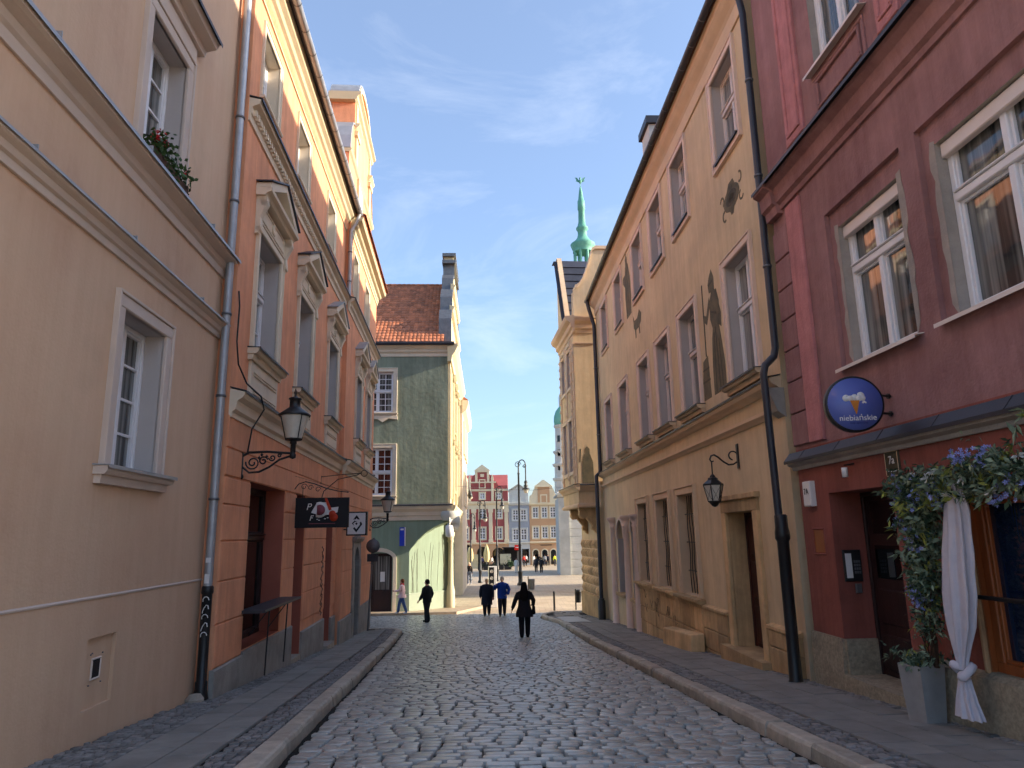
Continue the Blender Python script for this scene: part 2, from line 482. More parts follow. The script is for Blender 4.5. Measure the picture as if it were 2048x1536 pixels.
sheet('bounce_ground', M['square'], [-70, -20, 0, 20, 70], [-60, -20, 0, 3.6], -0.015)  # unseen pale ground behind the camera, added to bounce sun into the street
road = sheet('road', M['joint'], [-14, -6, -2, 0, 2, 6, 12], [3.4, 4, 10, 16, 22, 26, 30, 34, 37.4], -0.04)

def stone_template(seed, n=2):
    r = random.Random(seed)
    ring = []
    for sx, sy in ((1, 1), (-1, 1), (-1, -1), (1, -1)):
        a, b = 1 - r.uniform(0.06, 0.20), 1 - r.uniform(0.14, 0.40)
        if sx * sy > 0: ring += [(sx, sy * b), (sx * a, sy)]
        else: ring += [(sx * a, sy), (sx, sy * b)]
    ring = [(x * r.uniform(0.96, 1.03), y * r.uniform(0.95, 1.03)) for x, y in ring]
    vs = [(x, y, -1.0) for x, y in ring] + [(x * 0.99, y * 0.99, -0.06) for x, y in ring] + [(x * 0.93, y * 0.88, 0) for x, y in ring]
    fs = [(i, (i + 1) % 8, 8 + (i + 1) % 8, 8 + i) for i in range(8)] + [(8 + i, 8 + (i + 1) % 8, 16 + (i + 1) % 8, 16 + i) for i in range(8)]
    fs.append(tuple(range(16, 24)))
    return vs, fs
TEMPL = [stone_template(s) for s in range(9)]

def lay_stones(parent, name, cells, mt, n_obj, dome=0.02):
    # cells: (x, y, z, half_x, half_y, yaw, height)
    cells = sorted(cells, key=lambda c: (c[0] ** 2 + c[1] ** 2) / (1.0 if abs(c[0]) < c[1] * 0.78 else 0.2))
    meshes = []
    for vs, fs in TEMPL:
        me = bpy.data.meshes.new(name)
        me.from_pydata(vs, [], fs)
        me.polygons.foreach_set('use_smooth', [True] * 16 + [False])
        me.materials.append(mt)
        meshes.append(me)
    rest = MB()
    for i, (x, y, z, hx, hy, yaw, h) in enumerate(cells):
        k = RND.randrange(len(TEMPL))
        mtx = Matrix.Translation((x, y, z)) @ Matrix.Rotation(yaw, 4, 'Z') @ Matrix.Rotation(-math.atan(gs(y)) + RND.gauss(0, 0.018), 4, 'X') @ \
            Matrix.Rotation(RND.gauss(0, 0.02), 4, 'Y') @ Matrix.Diagonal((hx, hy, h, 1))
        if i < n_obj:
            o = bpy.data.objects.new(name, meshes[k])
            COL.objects.link(o)
            o.parent = parent
            o.matrix_local = mtx
        else:
            vs, fs = TEMPL[k]
            rest.add([mtx @ V(p) for p in vs], fs, True)
    if rest.v:
        rest.build(name + '_field', mt, parent, kind='stuff')

cells = []
y = 4.9
while y < 37.2:
    hy = RND.uniform(0.064, 0.080)
    yc = y + hy
    xa, xb = KL(yc) + 0.04, KR(yc) - 0.04
    if y > 28: xa = max(xa, -9.5); xb = min(xb, 5.0)
    x = xa + RND.uniform(0, 0.06)
    while x < xb - 0.08:
        w = RND.uniform(0.17, 0.29)
        if x + w > xb: w = xb - x
        if w > 0.08:
            wob = 0.014 * math.sin(x * 1.7 + yc * 0.9) + RND.uniform(-0.004, 0.004)
            crown = 0.035 * (1 - ((x - (xa + xb) / 2) / (xb - xa) * 2) ** 2) if y < 28 else 0.0
            cells.append((x + w / 2, yc + wob, gz(yc) - 0.008 + crown + RND.gauss(0, 0.0032), w / 2 - RND.uniform(0.009, 0.017), hy - RND.uniform(0.007, 0.011), RND.gauss(0, 0.02), 0.06))
        x += w + RND.uniform(0.004, 0.014)
    y += 2 * hy + RND.uniform(0.002, 0.007)
lay_stones(road, 'cobblestone', cells, M['sett'], 300)

# kerbs
def kerb(name, path, side, wid=0.23):
    root = bpy.data.objects.new(name, None)
    COL.objects.link(root)
    root['kind'] = 'structure'
    BASE[root.name] = V((0, 0, 0))
    # resample
    L = [0]
    for a, b in zip(path, path[1:]): L.append(L[-1] + (V(b) - V(a)).length)
    def at(s):
        s = max(0, min(L[-1], s))
        for i in range(len(path) - 1):
            if s <= L[i + 1]:
                t = (s - L[i]) / (L[i + 1] - L[i])
                a, b = V(path[i]), V(path[i + 1])
                return a + (b - a) * t
        return V(path[-1])
    s = 0.0
    while s < L[-1] - 0.2:
        ln = RND.uniform(0.85, 1.35) if s < 25 else RND.uniform(0.5, 0.7)
        e = min(L[-1], s + ln)
        jz = RND.gauss(0, 0.007); jw = RND.gauss(0, 0.008)
        m = MB()
        rings = []
        nseg = 4
        for q in range(nseg + 1):
            ss = s + 0.008 + (e - s - 0.016) * q / nseg
            p = at(ss); p2 = at(ss + 0.05); p1 = at(ss - 0.05)
            t = (p2 - p1).normalized()
            nn = V((-t.y, t.x)) * side
            zt = gz(p.y) + 0.125 + jz
            def pt(w, dz): return (p.x + nn.x * w, p.y + nn.y * w, zt + dz)
            en = 0.02 if q in (0, nseg) else 0.0
            rings.append([pt(0.0 + jw, -0.26), pt(0.005 + jw + en, -0.05), pt(0.022 + jw + en, -0.014 - en * 0.4), pt(0.05 + jw, -0.002 - en * 0.5),
                          pt(wid - 0.02, -en * 0.5), pt(wid, -0.012), pt(wid, -0.26)])
        m.ring(rings, smooth=False)
        m.build('kerb_stone', M['kerb'], root)
        s = e
    return root
lp = [(KL(y), y) for y in (4.2, 8, 12, 16, 20, 24, 27)] + [(-5.36 + 1.2 * math.cos(a), 27 + 1.2 * math.sin(a)) for a in [math.radians(d) for d in range(15, 91, 15)]] + [(-9, 28.25), (-14, 28.3)]
kerb('kerb_left', lp, 1)
rp_ = [(KR(y), y) for y in (4.2, 8, 14, 20, 26, 31, 33, 34, 34.6, 35.0, 35.4, 35.7, 36.0, 36.3, 36.55, 36.7, 36.8)] + [(4, 36.86), (8, 36.9)]
kerb('kerb_right', rp_, -1)

# pavements
def pavement(name, yend, kx, wallx, side, rows, slabw, extra=None):
    m = MB()
    ys = [2.4, 4, 8, 12, 16, 20, 22, 24, 26, 27] + ([27.4, 27.8, 28.1] if side < 0 else [29, 31, 34, 35, 35.5, 36, 36.4, 36.7])
    ys = [y for y in ys if y <= yend]
    vs = []
    for y in ys:
        a = kx(y) + side * 0.2
        b = wallx(y) + side * 1.0
        if side > 0: b = max(b, a + 0.5)
        else: b = min(b, a - 0.5)
        vs += [(a, y, gz(y) + 0.085), (b, y, gz(y) + 0.085)]
    n = len(ys)
    m.add(vs, [(2 * i, 2 * i + 1, 2 * i + 3, 2 * i + 2) for i in range(n - 1)])
    root = m.build(name, M['joint'], kind='structure')
    cs = []
    sl = []
    t0 = 0.25
    strip = 0.34
    t1 = t0 + strip
    t2 = t1 + rows * slabw
    yw = (kx(20) - kx(8)) / 12.0
    yaw = -math.atan(yw)
    # slabs
    big = bpy.data.meshes.new('paving_slab')
    b = 0.012
    vs = [(sx, sy, -1) for sx, sy in ((-1, -1), (1, -1), (1, 1), (-1, 1))] + [(sx, sy, -0.3) for sx, sy in ((-1, -1), (1, -1), (1, 1), (-1, 1))] + \
         [(sx * 0.975, sy * 0.985, 0) for sx, sy in ((-1, -1), (1, -1), (1, 1), (-1, 1))]
    big.from_pydata(vs, [], [(8, 9, 10, 11)] + [(i, (i + 1) % 4, 4 + (i + 1) % 4, 4 + i) for i in range(4)] + [(4 + i, 4 + (i + 1) % 4, 8 + (i + 1) % 4, 8 + i) for i in range(4)])
    big.materials.append(M['slab'])
    for r in range(rows):
        y = 4.4 + RND.uniform(0, 0.5)
        while y < yend - 0.4:
            ln = RND.choice((0.5, 0.62, 0.7)) if rows > 2 else RND.choice((0.55, 0.7, 0.75))
            yc = y + ln / 2
            xc = kx(yc) + side * (t1 + slabw * (r + 0.5))
            if yend > 30 or yc < 27.2:
                o = bpy.data.objects.new('paving_slab', big)
                COL.objects.link(o); o.parent = root
                o.matrix_local = Matrix.Translation((xc, yc, gz(yc) + 0.118 + RND.gauss(0, 0.002))) @ Matrix.Rotation(yaw, 4, 'Z') @ \
                    Matrix.Rotation(-math.atan(gs(yc)) + RND.gauss(0, 0.004), 4, 'X') @ Matrix.Rotation(RND.gauss(0, 0.004), 4, 'Y') @ Matrix.Diagonal((slabw / 2 - 0.007, ln / 2 - 0.008, 0.05, 1))
            y += ln
    # small setts in two strips
    def strip_cells(ta, tb_f):
        y = 4.4
        while y < min(yend, 34.5) - 0.1:
            hy = RND.uniform(0.038, 0.052)
            tb = tb_f(y)
            t = ta
            while t < tb - 0.05:
                w = RND.uniform(0.075, 0.12)
                w = min(w, tb - t)
                if w > 0.04:
                    cs.append((kx(y) + side * (t + w / 2), y + hy + RND.gauss(0, 0.006), gz(y) + 0.112 + RND.gauss(0, 0.004), w / 2 - 0.008, hy - 0.007, yaw + RND.gauss(0, 0.1), 0.045))
                t += w + 0.002
            y += 2 * hy + 0.003
    strip_cells(t0, lambda y: t1 - 0.01)
    strip_cells(t2 + 0.01, lambda y: abs(wallx(y) - kx(y)) + 0.02)
    lay_stones(root, 'small_cobble', cs, M['small_sett'], 220)
    return root
LW = lambda y: (-3.85 - 0.0726 * y) if y < 10.9 else (-3.50 - 0.0795 * y)
RW = lambda y: (5.093 - 0.0478 * y) if y < 11.5 else (4.943 - 0.034 * y)
pl_ = pavement('pavement_left', 28.1, lambda y: KL(y) if y < 27 else KL(y), LW, -1, 2, 0.42)
pr_ = pavement('pavement_right', 36.7, KR, RW, 1, 3, 0.40)
m = MB()
for a, b, c, d in (((2.0, 29.6), (3.0, 29.6), (2.75, 33.4), (1.8, 33.4)),):
    m.hexa([(p[0], p[1], gz(p[1]) + 0.11) for p in (a, b, c, d)] + [(p[0], p[1], gz(p[1]) + 0.128) for p in (a, b, c, d)])
m.build('cover_plate', mat('pale_cover_plate', (176, 176, 172), rough=0.5, var=0.08), pr_)
# strip of pavement in front of the green house
m = MB()
m.hexa([(x, y, gz(y) - 0.1) for x, y in ((-14, 36.6), (-3.0, 37.4), (-1.6, 41), (-14, 41))] + [(x, y, gz(y) + 0.1) for x, y in ((-14, 36.6), (-3.0, 37.4), (-1.6, 41), (-14, 41))])
m.build('pavement_corner', mat('warm_paving', (176, 156, 132), rough=0.65, var=0.15, scale=4, bump=0.3), kind='structure')
# ------------------------------------------------------------------ facade helpers
def wallgrid(mb, F, u0, u1, z0, z1, ops, w=0.0, shell=8.0, top=True, sub=1.2):
    us = sorted({u0, u1} | {o[0] for o in ops} | {o[1] for o in ops})
    zs = sorted({z0, z1} | {o[2] for o in ops} | {o[3] for o in ops})
    us = [u for u in us if u0 - 1e-6 <= u <= u1 + 1e-6]
    zs = [z for z in zs if z0 - 1e-6 <= z <= z1 + 1e-6]
    for a, b in zip(us, us[1:]):
        for c, d in zip(zs, zs[1:]):
            uc, zc = (a + b) / 2, (c + d) / 2
            if any(o[0] < uc < o[1] and o[2] < zc < o[3] for o in ops): continue
            mb.quad(F.P(a, c, w), F.P(b, c, w), F.P(b, d, w), F.P(a, d, w))
    if shell:
        P = F.P
        mb.quad(P(u0, z0, w), P(u0, z1, w), P(u0, z1, -shell), P(u0, z0, -shell))
        mb.quad(P(u1, z0, w), P(u1, z1, w), P(u1, z1, -shell), P(u1, z0, -shell))
        mb.quad(P(u0, z0, -shell), P(u1, z0, -shell), P(u1, z1, -shell), P(u0, z1, -shell))
        if top: mb.quad(P(u0, z1, w), P(u1, z1, w), P(u1, z1, -shell), P(u0, z1, -shell))
    return mb

def rframe(mb, F, u0, u1, z0, z1, wid, w0, w1, bottom=True, b=0.01):
    mb.bbox(F, u0, u1, z1 - wid, z1, w0, w1, b)
    zb = z0
    if bottom:
        mb.bbox(F, u0, u1, z0, z0 + wid, w0, w1, b); zb = z0 + wid
    mb.bbox(F, u0, u0 + wid, zb, z1 - wid, w0, w1, b)
    mb.bbox(F, u1 - wid, u1, zb, z1 - wid, w0, w1, b)
    return mb

def window(F, root, u0, u1, z0, z1, depth, cols=2, trans=None, rows=(1, 1), vbars=0, fw=0.06, mt='white', gl='glass', rv='grey_reveal', name='window', th=0.025):
    m = MB()
    wa, wb = -depth - 0.02, -depth + 0.05
    rframe(m, F, u0, u1, z0, z1, fw, wa, wb)
    iu0, iu1, iz0, iz1 = u0 + fw, u1 - fw, z0 + fw, z1 - fw
    zt = None
    if trans:
        zt = z0 + (z1 - z0) * trans
        m.bbox(F, iu0, iu1, zt - 0.05, zt + 0.05, wa, wb + 0.035)
        m.bbox(F, iu0, iu1, zt + 0.05, zt + 0.075, wa, wb + 0.06, 0.008)
    edges = [iu0 + (iu1 - iu0) * i / cols for i in range(cols + 1)]
    zones = [(iz0, iz1, rows[0])] if not trans else [(iz0, zt - 0.05, rows[0]), (zt + 0.075, iz1, rows[1])]
    panes = []
    for (za, zb, nr) in zones:
        for e in edges[1:-1]:
            m.bbox(F, e - 0.045, e + 0.045, za, zb, wa, wb + 0.015)
        for a, b in zip(edges, edges[1:]):
            a2 = a + (0.045 if a != iu0 else 0); b2 = b - (0.045 if b != iu1 else 0)
            rframe(m, F, a2, b2, za, zb, 0.038, wa, wb - 0.02, b=0.006)
            for i in range(1, nr):
                zz = za + (zb - za) * i / nr
                m.box(F, a2 + 0.038, b2 - 0.038, zz - th / 2, zz + th / 2, wa, wb - 0.03)
            ue = [a2 + 0.038 + (b2 - a2 - 0.076) * i / (vbars + 1) for i in range(vbars + 2)]
            for q in ue[1:-1]:
                m.box(F, q - th / 2, q + th / 2, za + 0.038, zb - 0.038, wa, wb - 0.027)
            panes.append((a2 + 0.03, b2 - 0.03, za + 0.03, zb - 0.03))
    win = m.build(name, M[mt], root)
    for a, b, c, d in panes:
        MB().quad(F.P(a, c, wa + 0.012), F.P(b, c, wa + 0.012), F.P(b, d, wa + 0.012), F.P(a, d, wa + 0.012)).build('pane', M[gl], win)
    if rv:
        r = MB()
        P = F.P
        r.quad(P(u0, z0, 0), P(u0, z1, 0), P(u0, z1, -depth), P(u0, z0, -depth))
        r.quad(P(u1, z0, 0), P(u1, z1, 0), P(u1, z1, -depth), P(u1, z0, -depth))
        r.quad(P(u0, z1, 0), P(u1, z1, 0), P(u1, z1, -depth), P(u0, z1, -depth))
        r.quad(P(u0, z0, 0), P(u1, z0, 0), P(u1, z0, -depth), P(u0, z0, -depth))
        r.build('reveal', M[rv], win)
    return win

def surround(F, win, u0, u1, z0, z1, wid, proud, mt, bottom=False, lip=0.02):
    m = MB()
    # moulded frame: flat band plus raised outer fillet
    a0, a1, c0, c1 = u0 - wid, u1 + wid, z0 - (wid if bottom else 0), z1 + wid
    m.bbox(F, a0, a1, z1, c1, -0.02, proud)
    m.bbox(F, a0, u0, z0, z1, -0.02, proud); m.bbox(F, u1, a1, z0, z1, -0.02, proud)
    if bottom: m.bbox(F, a0, a1, c0, z0, -0.02, proud)
    t = wid * 0.24
    m.bbox(F, a0 - t, a1 + t, c1, c1 + t, -0.02, proud + lip, 0.006)
    m.bbox(F, a0 - t, a0, c0, c1, -0.02, proud + lip, 0.006); m.bbox(F, a1, a1 + t, c0, c1, -0.02, proud + lip, 0.006)
    if bottom: m.bbox(F, a0 - t, a1 + t, c0 - t, c0, -0.02, proud + lip, 0.006)
    return m.build('surround', M[mt], win)

def sill(F, win, u0, u1, z, proud, mt, th=0.08, metal='zinc', step=True):
    m = MB()
    if step:
        m.prof(F, u0 + 0.03, u1 - 0.03, [(-0.02, z - th * 2), (proud * 0.45, z - th * 2), (proud * 0.55, z - th), (-0.02, z - th)])
    m.prof(F, u0, u1, [(-0.02, z - th), (proud * 0.8, z - th), (proud, z - th * 0.6), (proud, z), (-0.02, z)])
    o = m.build('sill', M[mt], win)
    if metal:
        MB().prof(F, u0 - 0.02, u1 + 0.02, [(-0.2, z + 0.004), (proud + 0.02, z + 0.002), (proud + 0.03, z - 0.03), (proud + 0.034, z - 0.03), (proud + 0.034, z + 0.008), (-0.2, z + 0.03)]).build('sill_flashing', M[metal], win)
    return o

def pipe(name, label, pts, r, mt, base, rings=(), cat='downpipe'):
    t = thing(name, label, cat, base)
    MB().tube(pts, r, 12).build('pipe', mt, t)
    for p in rings:
        MB().lathe(V(p) - V((0, 0, 0.02)), [(r * 1.0, 0), (r * 1.25, 0.0), (r * 1.25, 0.035), (r, 0.035)], 12).build('pipe_clamp', M['galv'], t)
    return t

def label_text(body, P0, ux, uz, size, mt, parent, name='lettering', align='CENTER', depth=0.003, shear=0.0):
    cu = bpy.data.curves.new('txt', 'FONT')
    cu.body = body; cu.size = size; cu.align_x = align; cu.align_y = 'CENTER'; cu.extrude = depth; cu.shear = shear
    ob = bpy.data.objects.new('txt', cu)
    COL.objects.link(ob)
    bpy.context.view_layer.update()
    me = bpy.data.meshes.new_from_object(ob.evaluated_get(bpy.context.evaluated_depsgraph_get()))
    bpy.data.objects.remove(ob)
    ux, uz = V(ux).normalized(), V(uz).normalized()
    nn = ux.cross(uz)
    b = BASE.get(parent.name, V((0, 0, 0)))
    for v in me.vertices:
        v.co = V(P0) + ux * v.co.x + uz * v.co.y + nn * v.co.z - b
    me.materials.clear(); me.materials.append(mt)
    me.name = name
    o = bpy.data.objects.new(name, me)
    COL.objects.link(o); o.parent = parent
    BASE[o.name] = b
    return o

# ------------------------------------------------------------------ beige house (near left)
BEI = Fr(-3.788, 0, (-0.0724, 0.9974), 1, 1.0164)
def house_base(F, u, z=-0.5): return F.P(u, z, 0)
bh = thing('beige_house', 'beige peach plastered house with two moulded string courses, nearest on the left', 'house', house_base(BEI, 8))
W = MB()
ops = [(7.59, 8.74, 2.53, 4.30), (7.58, 8.70, 6.35, 8.15), (7.56, 8.18, 0.10, 0.79), (3.2, 4.35, 2.53, 4.30), (3.2, 4.35, 6.35, 8.15)]
wallgrid(W, BEI, 2.4, 10.72, -1.4, 14, ops)
# recessed panel
P = BEI.P
a, b, c, d = ops[2]
W.quad(P(a, c, -0.04), P(b, c, -0.04), P(b, d, -0.04), P(a, d, -0.04))
for q in ((P(a, c), P(a, d), P(a, d, -.04), P(a, c, -.04)), (P(b, c), P(b, d), P(b, d, -.04), P(b, c, -.04)), (P(a, d), P(b, d), P(b, d, -.04), P(a, d, -.04)), (P(a, c), P(b, c), P(b, c, -.04), P(a, c, -.04))):
    W.quad(*q)
W.build('wall', M['beige'], bh)
m = MB(); rframe(m, BEI, 7.76, 7.96, 0.36, 0.58, 0.022, -0.045, -0.025)
pn = m.build('meter_panel', M['beige_trim'], bh)
MB().box(BEI, 7.782, 7.938, 0.382, 0.558, -0.05, -0.035).build('panel_hole', M['black'], pn)
for du, dz in ((-.03, .06), (.0, .07), (.22, .05), (.23, -.24), (-.02, -.24)):
    MB().lathe(BEI.P(7.76 + du, 0.56 + dz, -0.04), [(0.008, 0), (0.008, 0.012), (0.0, 0.014)], 6, ax=BEI.n).build('bolt', M['galv'], pn)
# lower wall: slightly proud band below the seam
MB().prof(BEI, 2.4, 10.715, [(-0.01, -1.4), (0.018, -1.4), (0.018, 1.19), (0.006, 1.205), (-0.01, 1.21)]).build('plinth_band', M['beige'], bh) if False else None
MB().prof(BEI, 2.4, 10.71, [(-0.01, 1.185), (0.012, 1.185), (0.016, 1.20), (0.004, 1.215), (-0.01, 1.215)]).build('plaster_seam', M['beige_trim'], bh)
for nm, z, s_ in (('upper_string_course', 5.97, 1.0), ('lower_string_course', 4.93, 0.7)):
    c_ = MB().prof(BEI, 2.4, 10.75, [(-0.01, z - 0.16 * s_), (0.03, z - 0.16 * s_), (0.035, z - 0.05 * s_), (0.07, z - 0.02), (0.09, z + 0.05 * s_), (0.15 * s_ + 0.03, z + 0.08 * s_), (0.22 * s_, z + 0.10 * s_), (0.22 * s_, z + 0.15 * s_), (-0.01, z + 0.17 * s_)]).build(nm, M['beige_trim'], bh)
    f_ = MB()
    f_.prof(BEI, 2.4, 10.77, [(-0.01, z + 0.215 * s_), (0.235 * s_, z + 0.158 * s_), (0.245 * s_, z + 0.125 * s_), (0.25 * s_, z + 0.125 * s_), (0.25 * s_, z + 0.168 * s_), (-0.01, z + 0.235 * s_)])
    for u in (1.5, 3.5, 5.5, 7.4, 9.5):
        f_.box(BEI, u, u + 0.012, z + 0.15 * s_, z + 0.235 * s_ , 0.02, 0.252 * s_)
    f_.build('flashing', M['zinc'], c_)
for z0, z1, up in ((2.53, 4.30, 0), (6.35, 8.15, 1)):
    for u0, u1 in ((7.59, 8.74), (3.2, 4.35)):
        if up and u0 > 5: u0, u1 = 7.58, 8.70
        w = window(BEI, bh, u0, u1, z0, z1, 0.28, 2, None, (4, 1), gl='glass', th=0.03)
        surround(BEI, w, u0, u1, z0, z1, 0.15, 0.045, 'beige_trim')
        if not up:
            sill(BEI, w, u0 - 0.28, u1 + 0.30, z0 - 0.0, 0.15, 'beige_trim', 0.09)
        else:
            h = MB()
            h.bbox(BEI, u0 - 0.19, u1 + 0.19, z1 + 0.19, z1 + 0.42, -0.02, 0.05)
            h.prof(BEI, u0 - 0.32, u1 + 0.34, [(-0.02, z1 + 0.42), (0.10, z1 + 0.42), (0.12, z1 + 0.50), (0.26, z1 + 0.54), (0.30, z1 + 0.62), (-0.02, z1 + 0.64)])
            hd = h.build('hood', M['beige_trim'], w)
            MB().prof(BEI, u0 - 0.35, u1 + 0.37, [(-0.02, z1 + 0.70), (0.32, z1 + 0.64), (0.33, z1 + 0.60), (0.335, z1 + 0.60), (0.335, z1 + 0.65), (-0.02, z1 + 0.72)]).build('hood_flashing', M['dark_sheet'], w)
# geraniums on the upper sill course
M['leaf'] = mat('geranium_leaf', (58, 84, 44), rough=0.6, var=0.3, scale=14, bump=0.0, island=0.4)
M['petal_red'] = mat('geranium_red', (176, 22, 34), rough=0.6, var=0.15, scale=20, bump=0.0, island=0.2)
M['terracotta'] = mat('window_box', (86, 64, 52), var=0.1)
fb = thing('geranium_box', 'window box of green geraniums with red blooms on the ledge of the beige house', 'flower box', BEI.P(8.15, 6.2, 0.0))
MB().box(BEI, 7.62, 8.70, 6.21, 6.34, 0.0, 0.16).build('box', M['terracotta'], fb)
lf, fl = MB(), MB()
def leaf_quad(mb, p, size, r, up=0.3):
    d = V((r.gauss(0, 1), r.gauss(0, 1), r.gauss(0, 1) + up)).normalized()
    a = d.orthogonal().normalized(); a.rotate(Matrix.Rotation(r.uniform(0, 6.28), 3, d)); b = d.cross(a)
    s1, s2 = size * r.uniform(0.6, 1.2), size * r.uniform(0.35, 0.7)
    mb.add([p - a * s1, p - a * s1 * 0.2 + b * s2, p + a * s1, p - a * s1 * 0.2 - b * s2], [(0, 1, 2, 3)], False)
r = random.Random(3)
for i in range(420):
    u = r.uniform(7.6, 8.72)
    leaf_quad(lf, BEI.P(u, 6.36 + r.gauss(0.03, 0.07) + 0.05 * math.sin(u * 9), 0.12 + r.gauss(0, 0.07)), 0.045, r)
for u, z in ((7.72, 6.56), (7.86, 6.50), (8.48, 6.44), (7.66, 6.46)):
    for i in range(26 if u < 8 else 12):
        leaf_quad(fl, BEI.P(u + r.gauss(0, 0.025), z + r.gauss(0, 0.025), 0.17 + r.gauss(0, 0.025)), 0.024, r)
lf.build('leaves', M['leaf'], fb, kind='stuff'); fl.build('blooms', M['petal_red'], fb, kind='stuff')
# downpipe
q = lambda z, w=0.13, u=10.60: BEI.P(u, z, w)
dp = pipe('downpipe', 'galvanised grey downpipe with a black cast iron foot between beige and orange houses', [q(13), q(5.55), q(5.35), q(5.0), q(4.7), q(1.1)], 0.062, M['zinc'], q(-0.45), [q(8.6), q(7.1), q(5.2), q(3.9), q(2.35)])
m = MB()
m.lathe(q(-0.48), [(0.11, 0), (0.115, 0.05), (0.10, 0.12), (0.085, 0.2), (0.085, 0.30), (0.07, 0.32), (0.07, 1.5), (0.085, 1.52), (0.085, 1.6), (0.07, 1.62)], 12)
ft = m.build('cast_iron_foot', M['iron'], dp)
g_ = MB()
for i, (dz, s_) in enumerate(((1.40, 0.05), (1.28, 0.06), (1.16, 0.05), (1.04, 0.06), (0.92, 0.05))):
    c0 = q(-0.48 + dz) + V((0.02, -0.078, 0))
    pts = [c0 + V((0.045 * math.cos(t), -0.002, s_ * math.sin(t * (1.4 if i % 2 else 1)))) for t in [x * 0.7 for x in range(6)]]
    g_.tube(pts, 0.007, 5)
g_.build('graffiti', M['offwhite'], dp)
for dz in (1.95, 1.72, 1.66):
    c0 = q(-0.48 + dz) + V((0.0, -0.064, 0))
    MB().hexa([c0 + V(p) for p in ((-.03, 0, -.03), (.035, 0.01, -.03), (.035, 0.01, .04), (-.03, 0, .04), (-.03, -.003, -.03), (.035, .007, -.03), (.035, .007, .04), (-.03, -.003, .04))]).build('sticker', M['offwhite'], dp)
m = MB(); m.hexa([q(5.05 + z, w, 10.62 + u) for u, z, w in ((0.02, 0, .10), (.2, 0, .10), (.2, .3, .10), (.02, .3, .10), (.02, 0, .28), (.2, 0, .28), (.2, .3, .28), (.02, .3, .28))]) if False else None
st = MB(); st.lathe(BEI.P(10.42, -0.40, 0.12), [(0.02, -0.1), (0.12, -0.05), (0.13, 0.03), (0.08, 0.09), (0.01, 0.1)], 7, smooth=False)
st.build('loose_stone', M['kerb'], base=BEI.P(10.42, -0.45, 0.12), label='lump of pale grey stone lying by the black pipe foot', cat='stone')

# ------------------------------------------------------------------ orange house
ORA = Fr(-3.606, 0, (-0.0792, 0.9969), 1, 0.9845)
ORB = Fr(-3.606, 0, (-0.0792, 0.9969), 1, 0.9845, dw=0.14)
oh = thing('orange_house', 'orange plastered house with pedimented windows and a rusticated shop floor', 'house', ORA.P(15, -1.0, 0))
WA = [(12.10, 13.68), (15.50, 17.00), (19.30, 20.80)]
WS = [(11.74, 12.88), (14.66, 15.84), (18.42, 19.56)]
ops = [(12.49, 15.04, -0.05, 2.74), (16.12, 17.10, -0.95, 2.74), (19.95, 21.0, -1.2, 2.70)]
ops += [(a, b, 5.0, 7.25) for a, b in WA] + [(a, b, 9.72, 11.15) for a, b in WS]
W = MB(); wallgrid(W, ORA, 11.06, 21.7, -2.4, 12.0, ops)
W.build('wall', M['orange'], oh)
# rustication: raised blocks on the piers and lintel zone
def rust(F, root, u0, u1, zs, mt, w=0.022, j=0.02):
    for a, b in zip(zs, zs[1:]):
        MB().bbox(F, u0 + 0.002, u1 - 0.002, a + j / 2, b - j / 2, -0.01, w, 0.01).build('plaster_block', M[mt], root)
zs = [-0.08, 0.45, 1.05, 1.65, 2.25, 2.85, 3.70]
zs = [-0.10, 0.52, 1.14, 1.74, 2.30]
rust(ORA, oh, 11.07, 12.47, zs + [2.72], 'orange')
rust(ORA, oh, 15.06, 16.10, zs + [2.72], 'orange')
rust(ORA, oh, 17.12, 19.93, zs + [2.72], 'orange')
rust(ORA, oh, 21.02, 21.68, zs + [2.72], 'orange')
rust(ORA, oh, 11.07, 21.68, [2.74, 3.18, 3.70], 'orange')
MB().prof(ORA, 11.04, 12.49, [(-0.02, -2.4), (0.05, -2.4), (0.05, -0.13), (0.03, -0.11), (-0.02, -0.11)]).build('plinth', M['concrete'], oh)
MB().prof(ORA, 12.49, 16.10, [(-0.02, -2.4), (0.05, -2.4), (0.05, -0.09), (0.03, -0.07), (-0.3, -0.06)]).build('plinth', M['concrete'], oh)
MB().prof(ORA, 17.12, 19.93, [(-0.02, -2.4), (0.05, -2.4), (0.05, -0.35), (0.03, -0.33), (-0.02, -0.33)]).build('plinth', M['concrete'], oh)
MB().prof(ORA, 21.0, 21.69, [(-0.02, -2.4), (0.05, -2.4), (0.05, -0.45), (0.03, -0.43), (-0.02, -0.43)]).build('plinth', M['concrete'], oh)
# shop window with deep dark red reveal
w = window(ORA, oh, 12.49, 15.04, -0.05, 2.74, 0.42, 2, 0.66, (1, 1), fw=0.09, mt='wood_dark', gl='glass_dark', rv='orange_dark', name='shop_window')
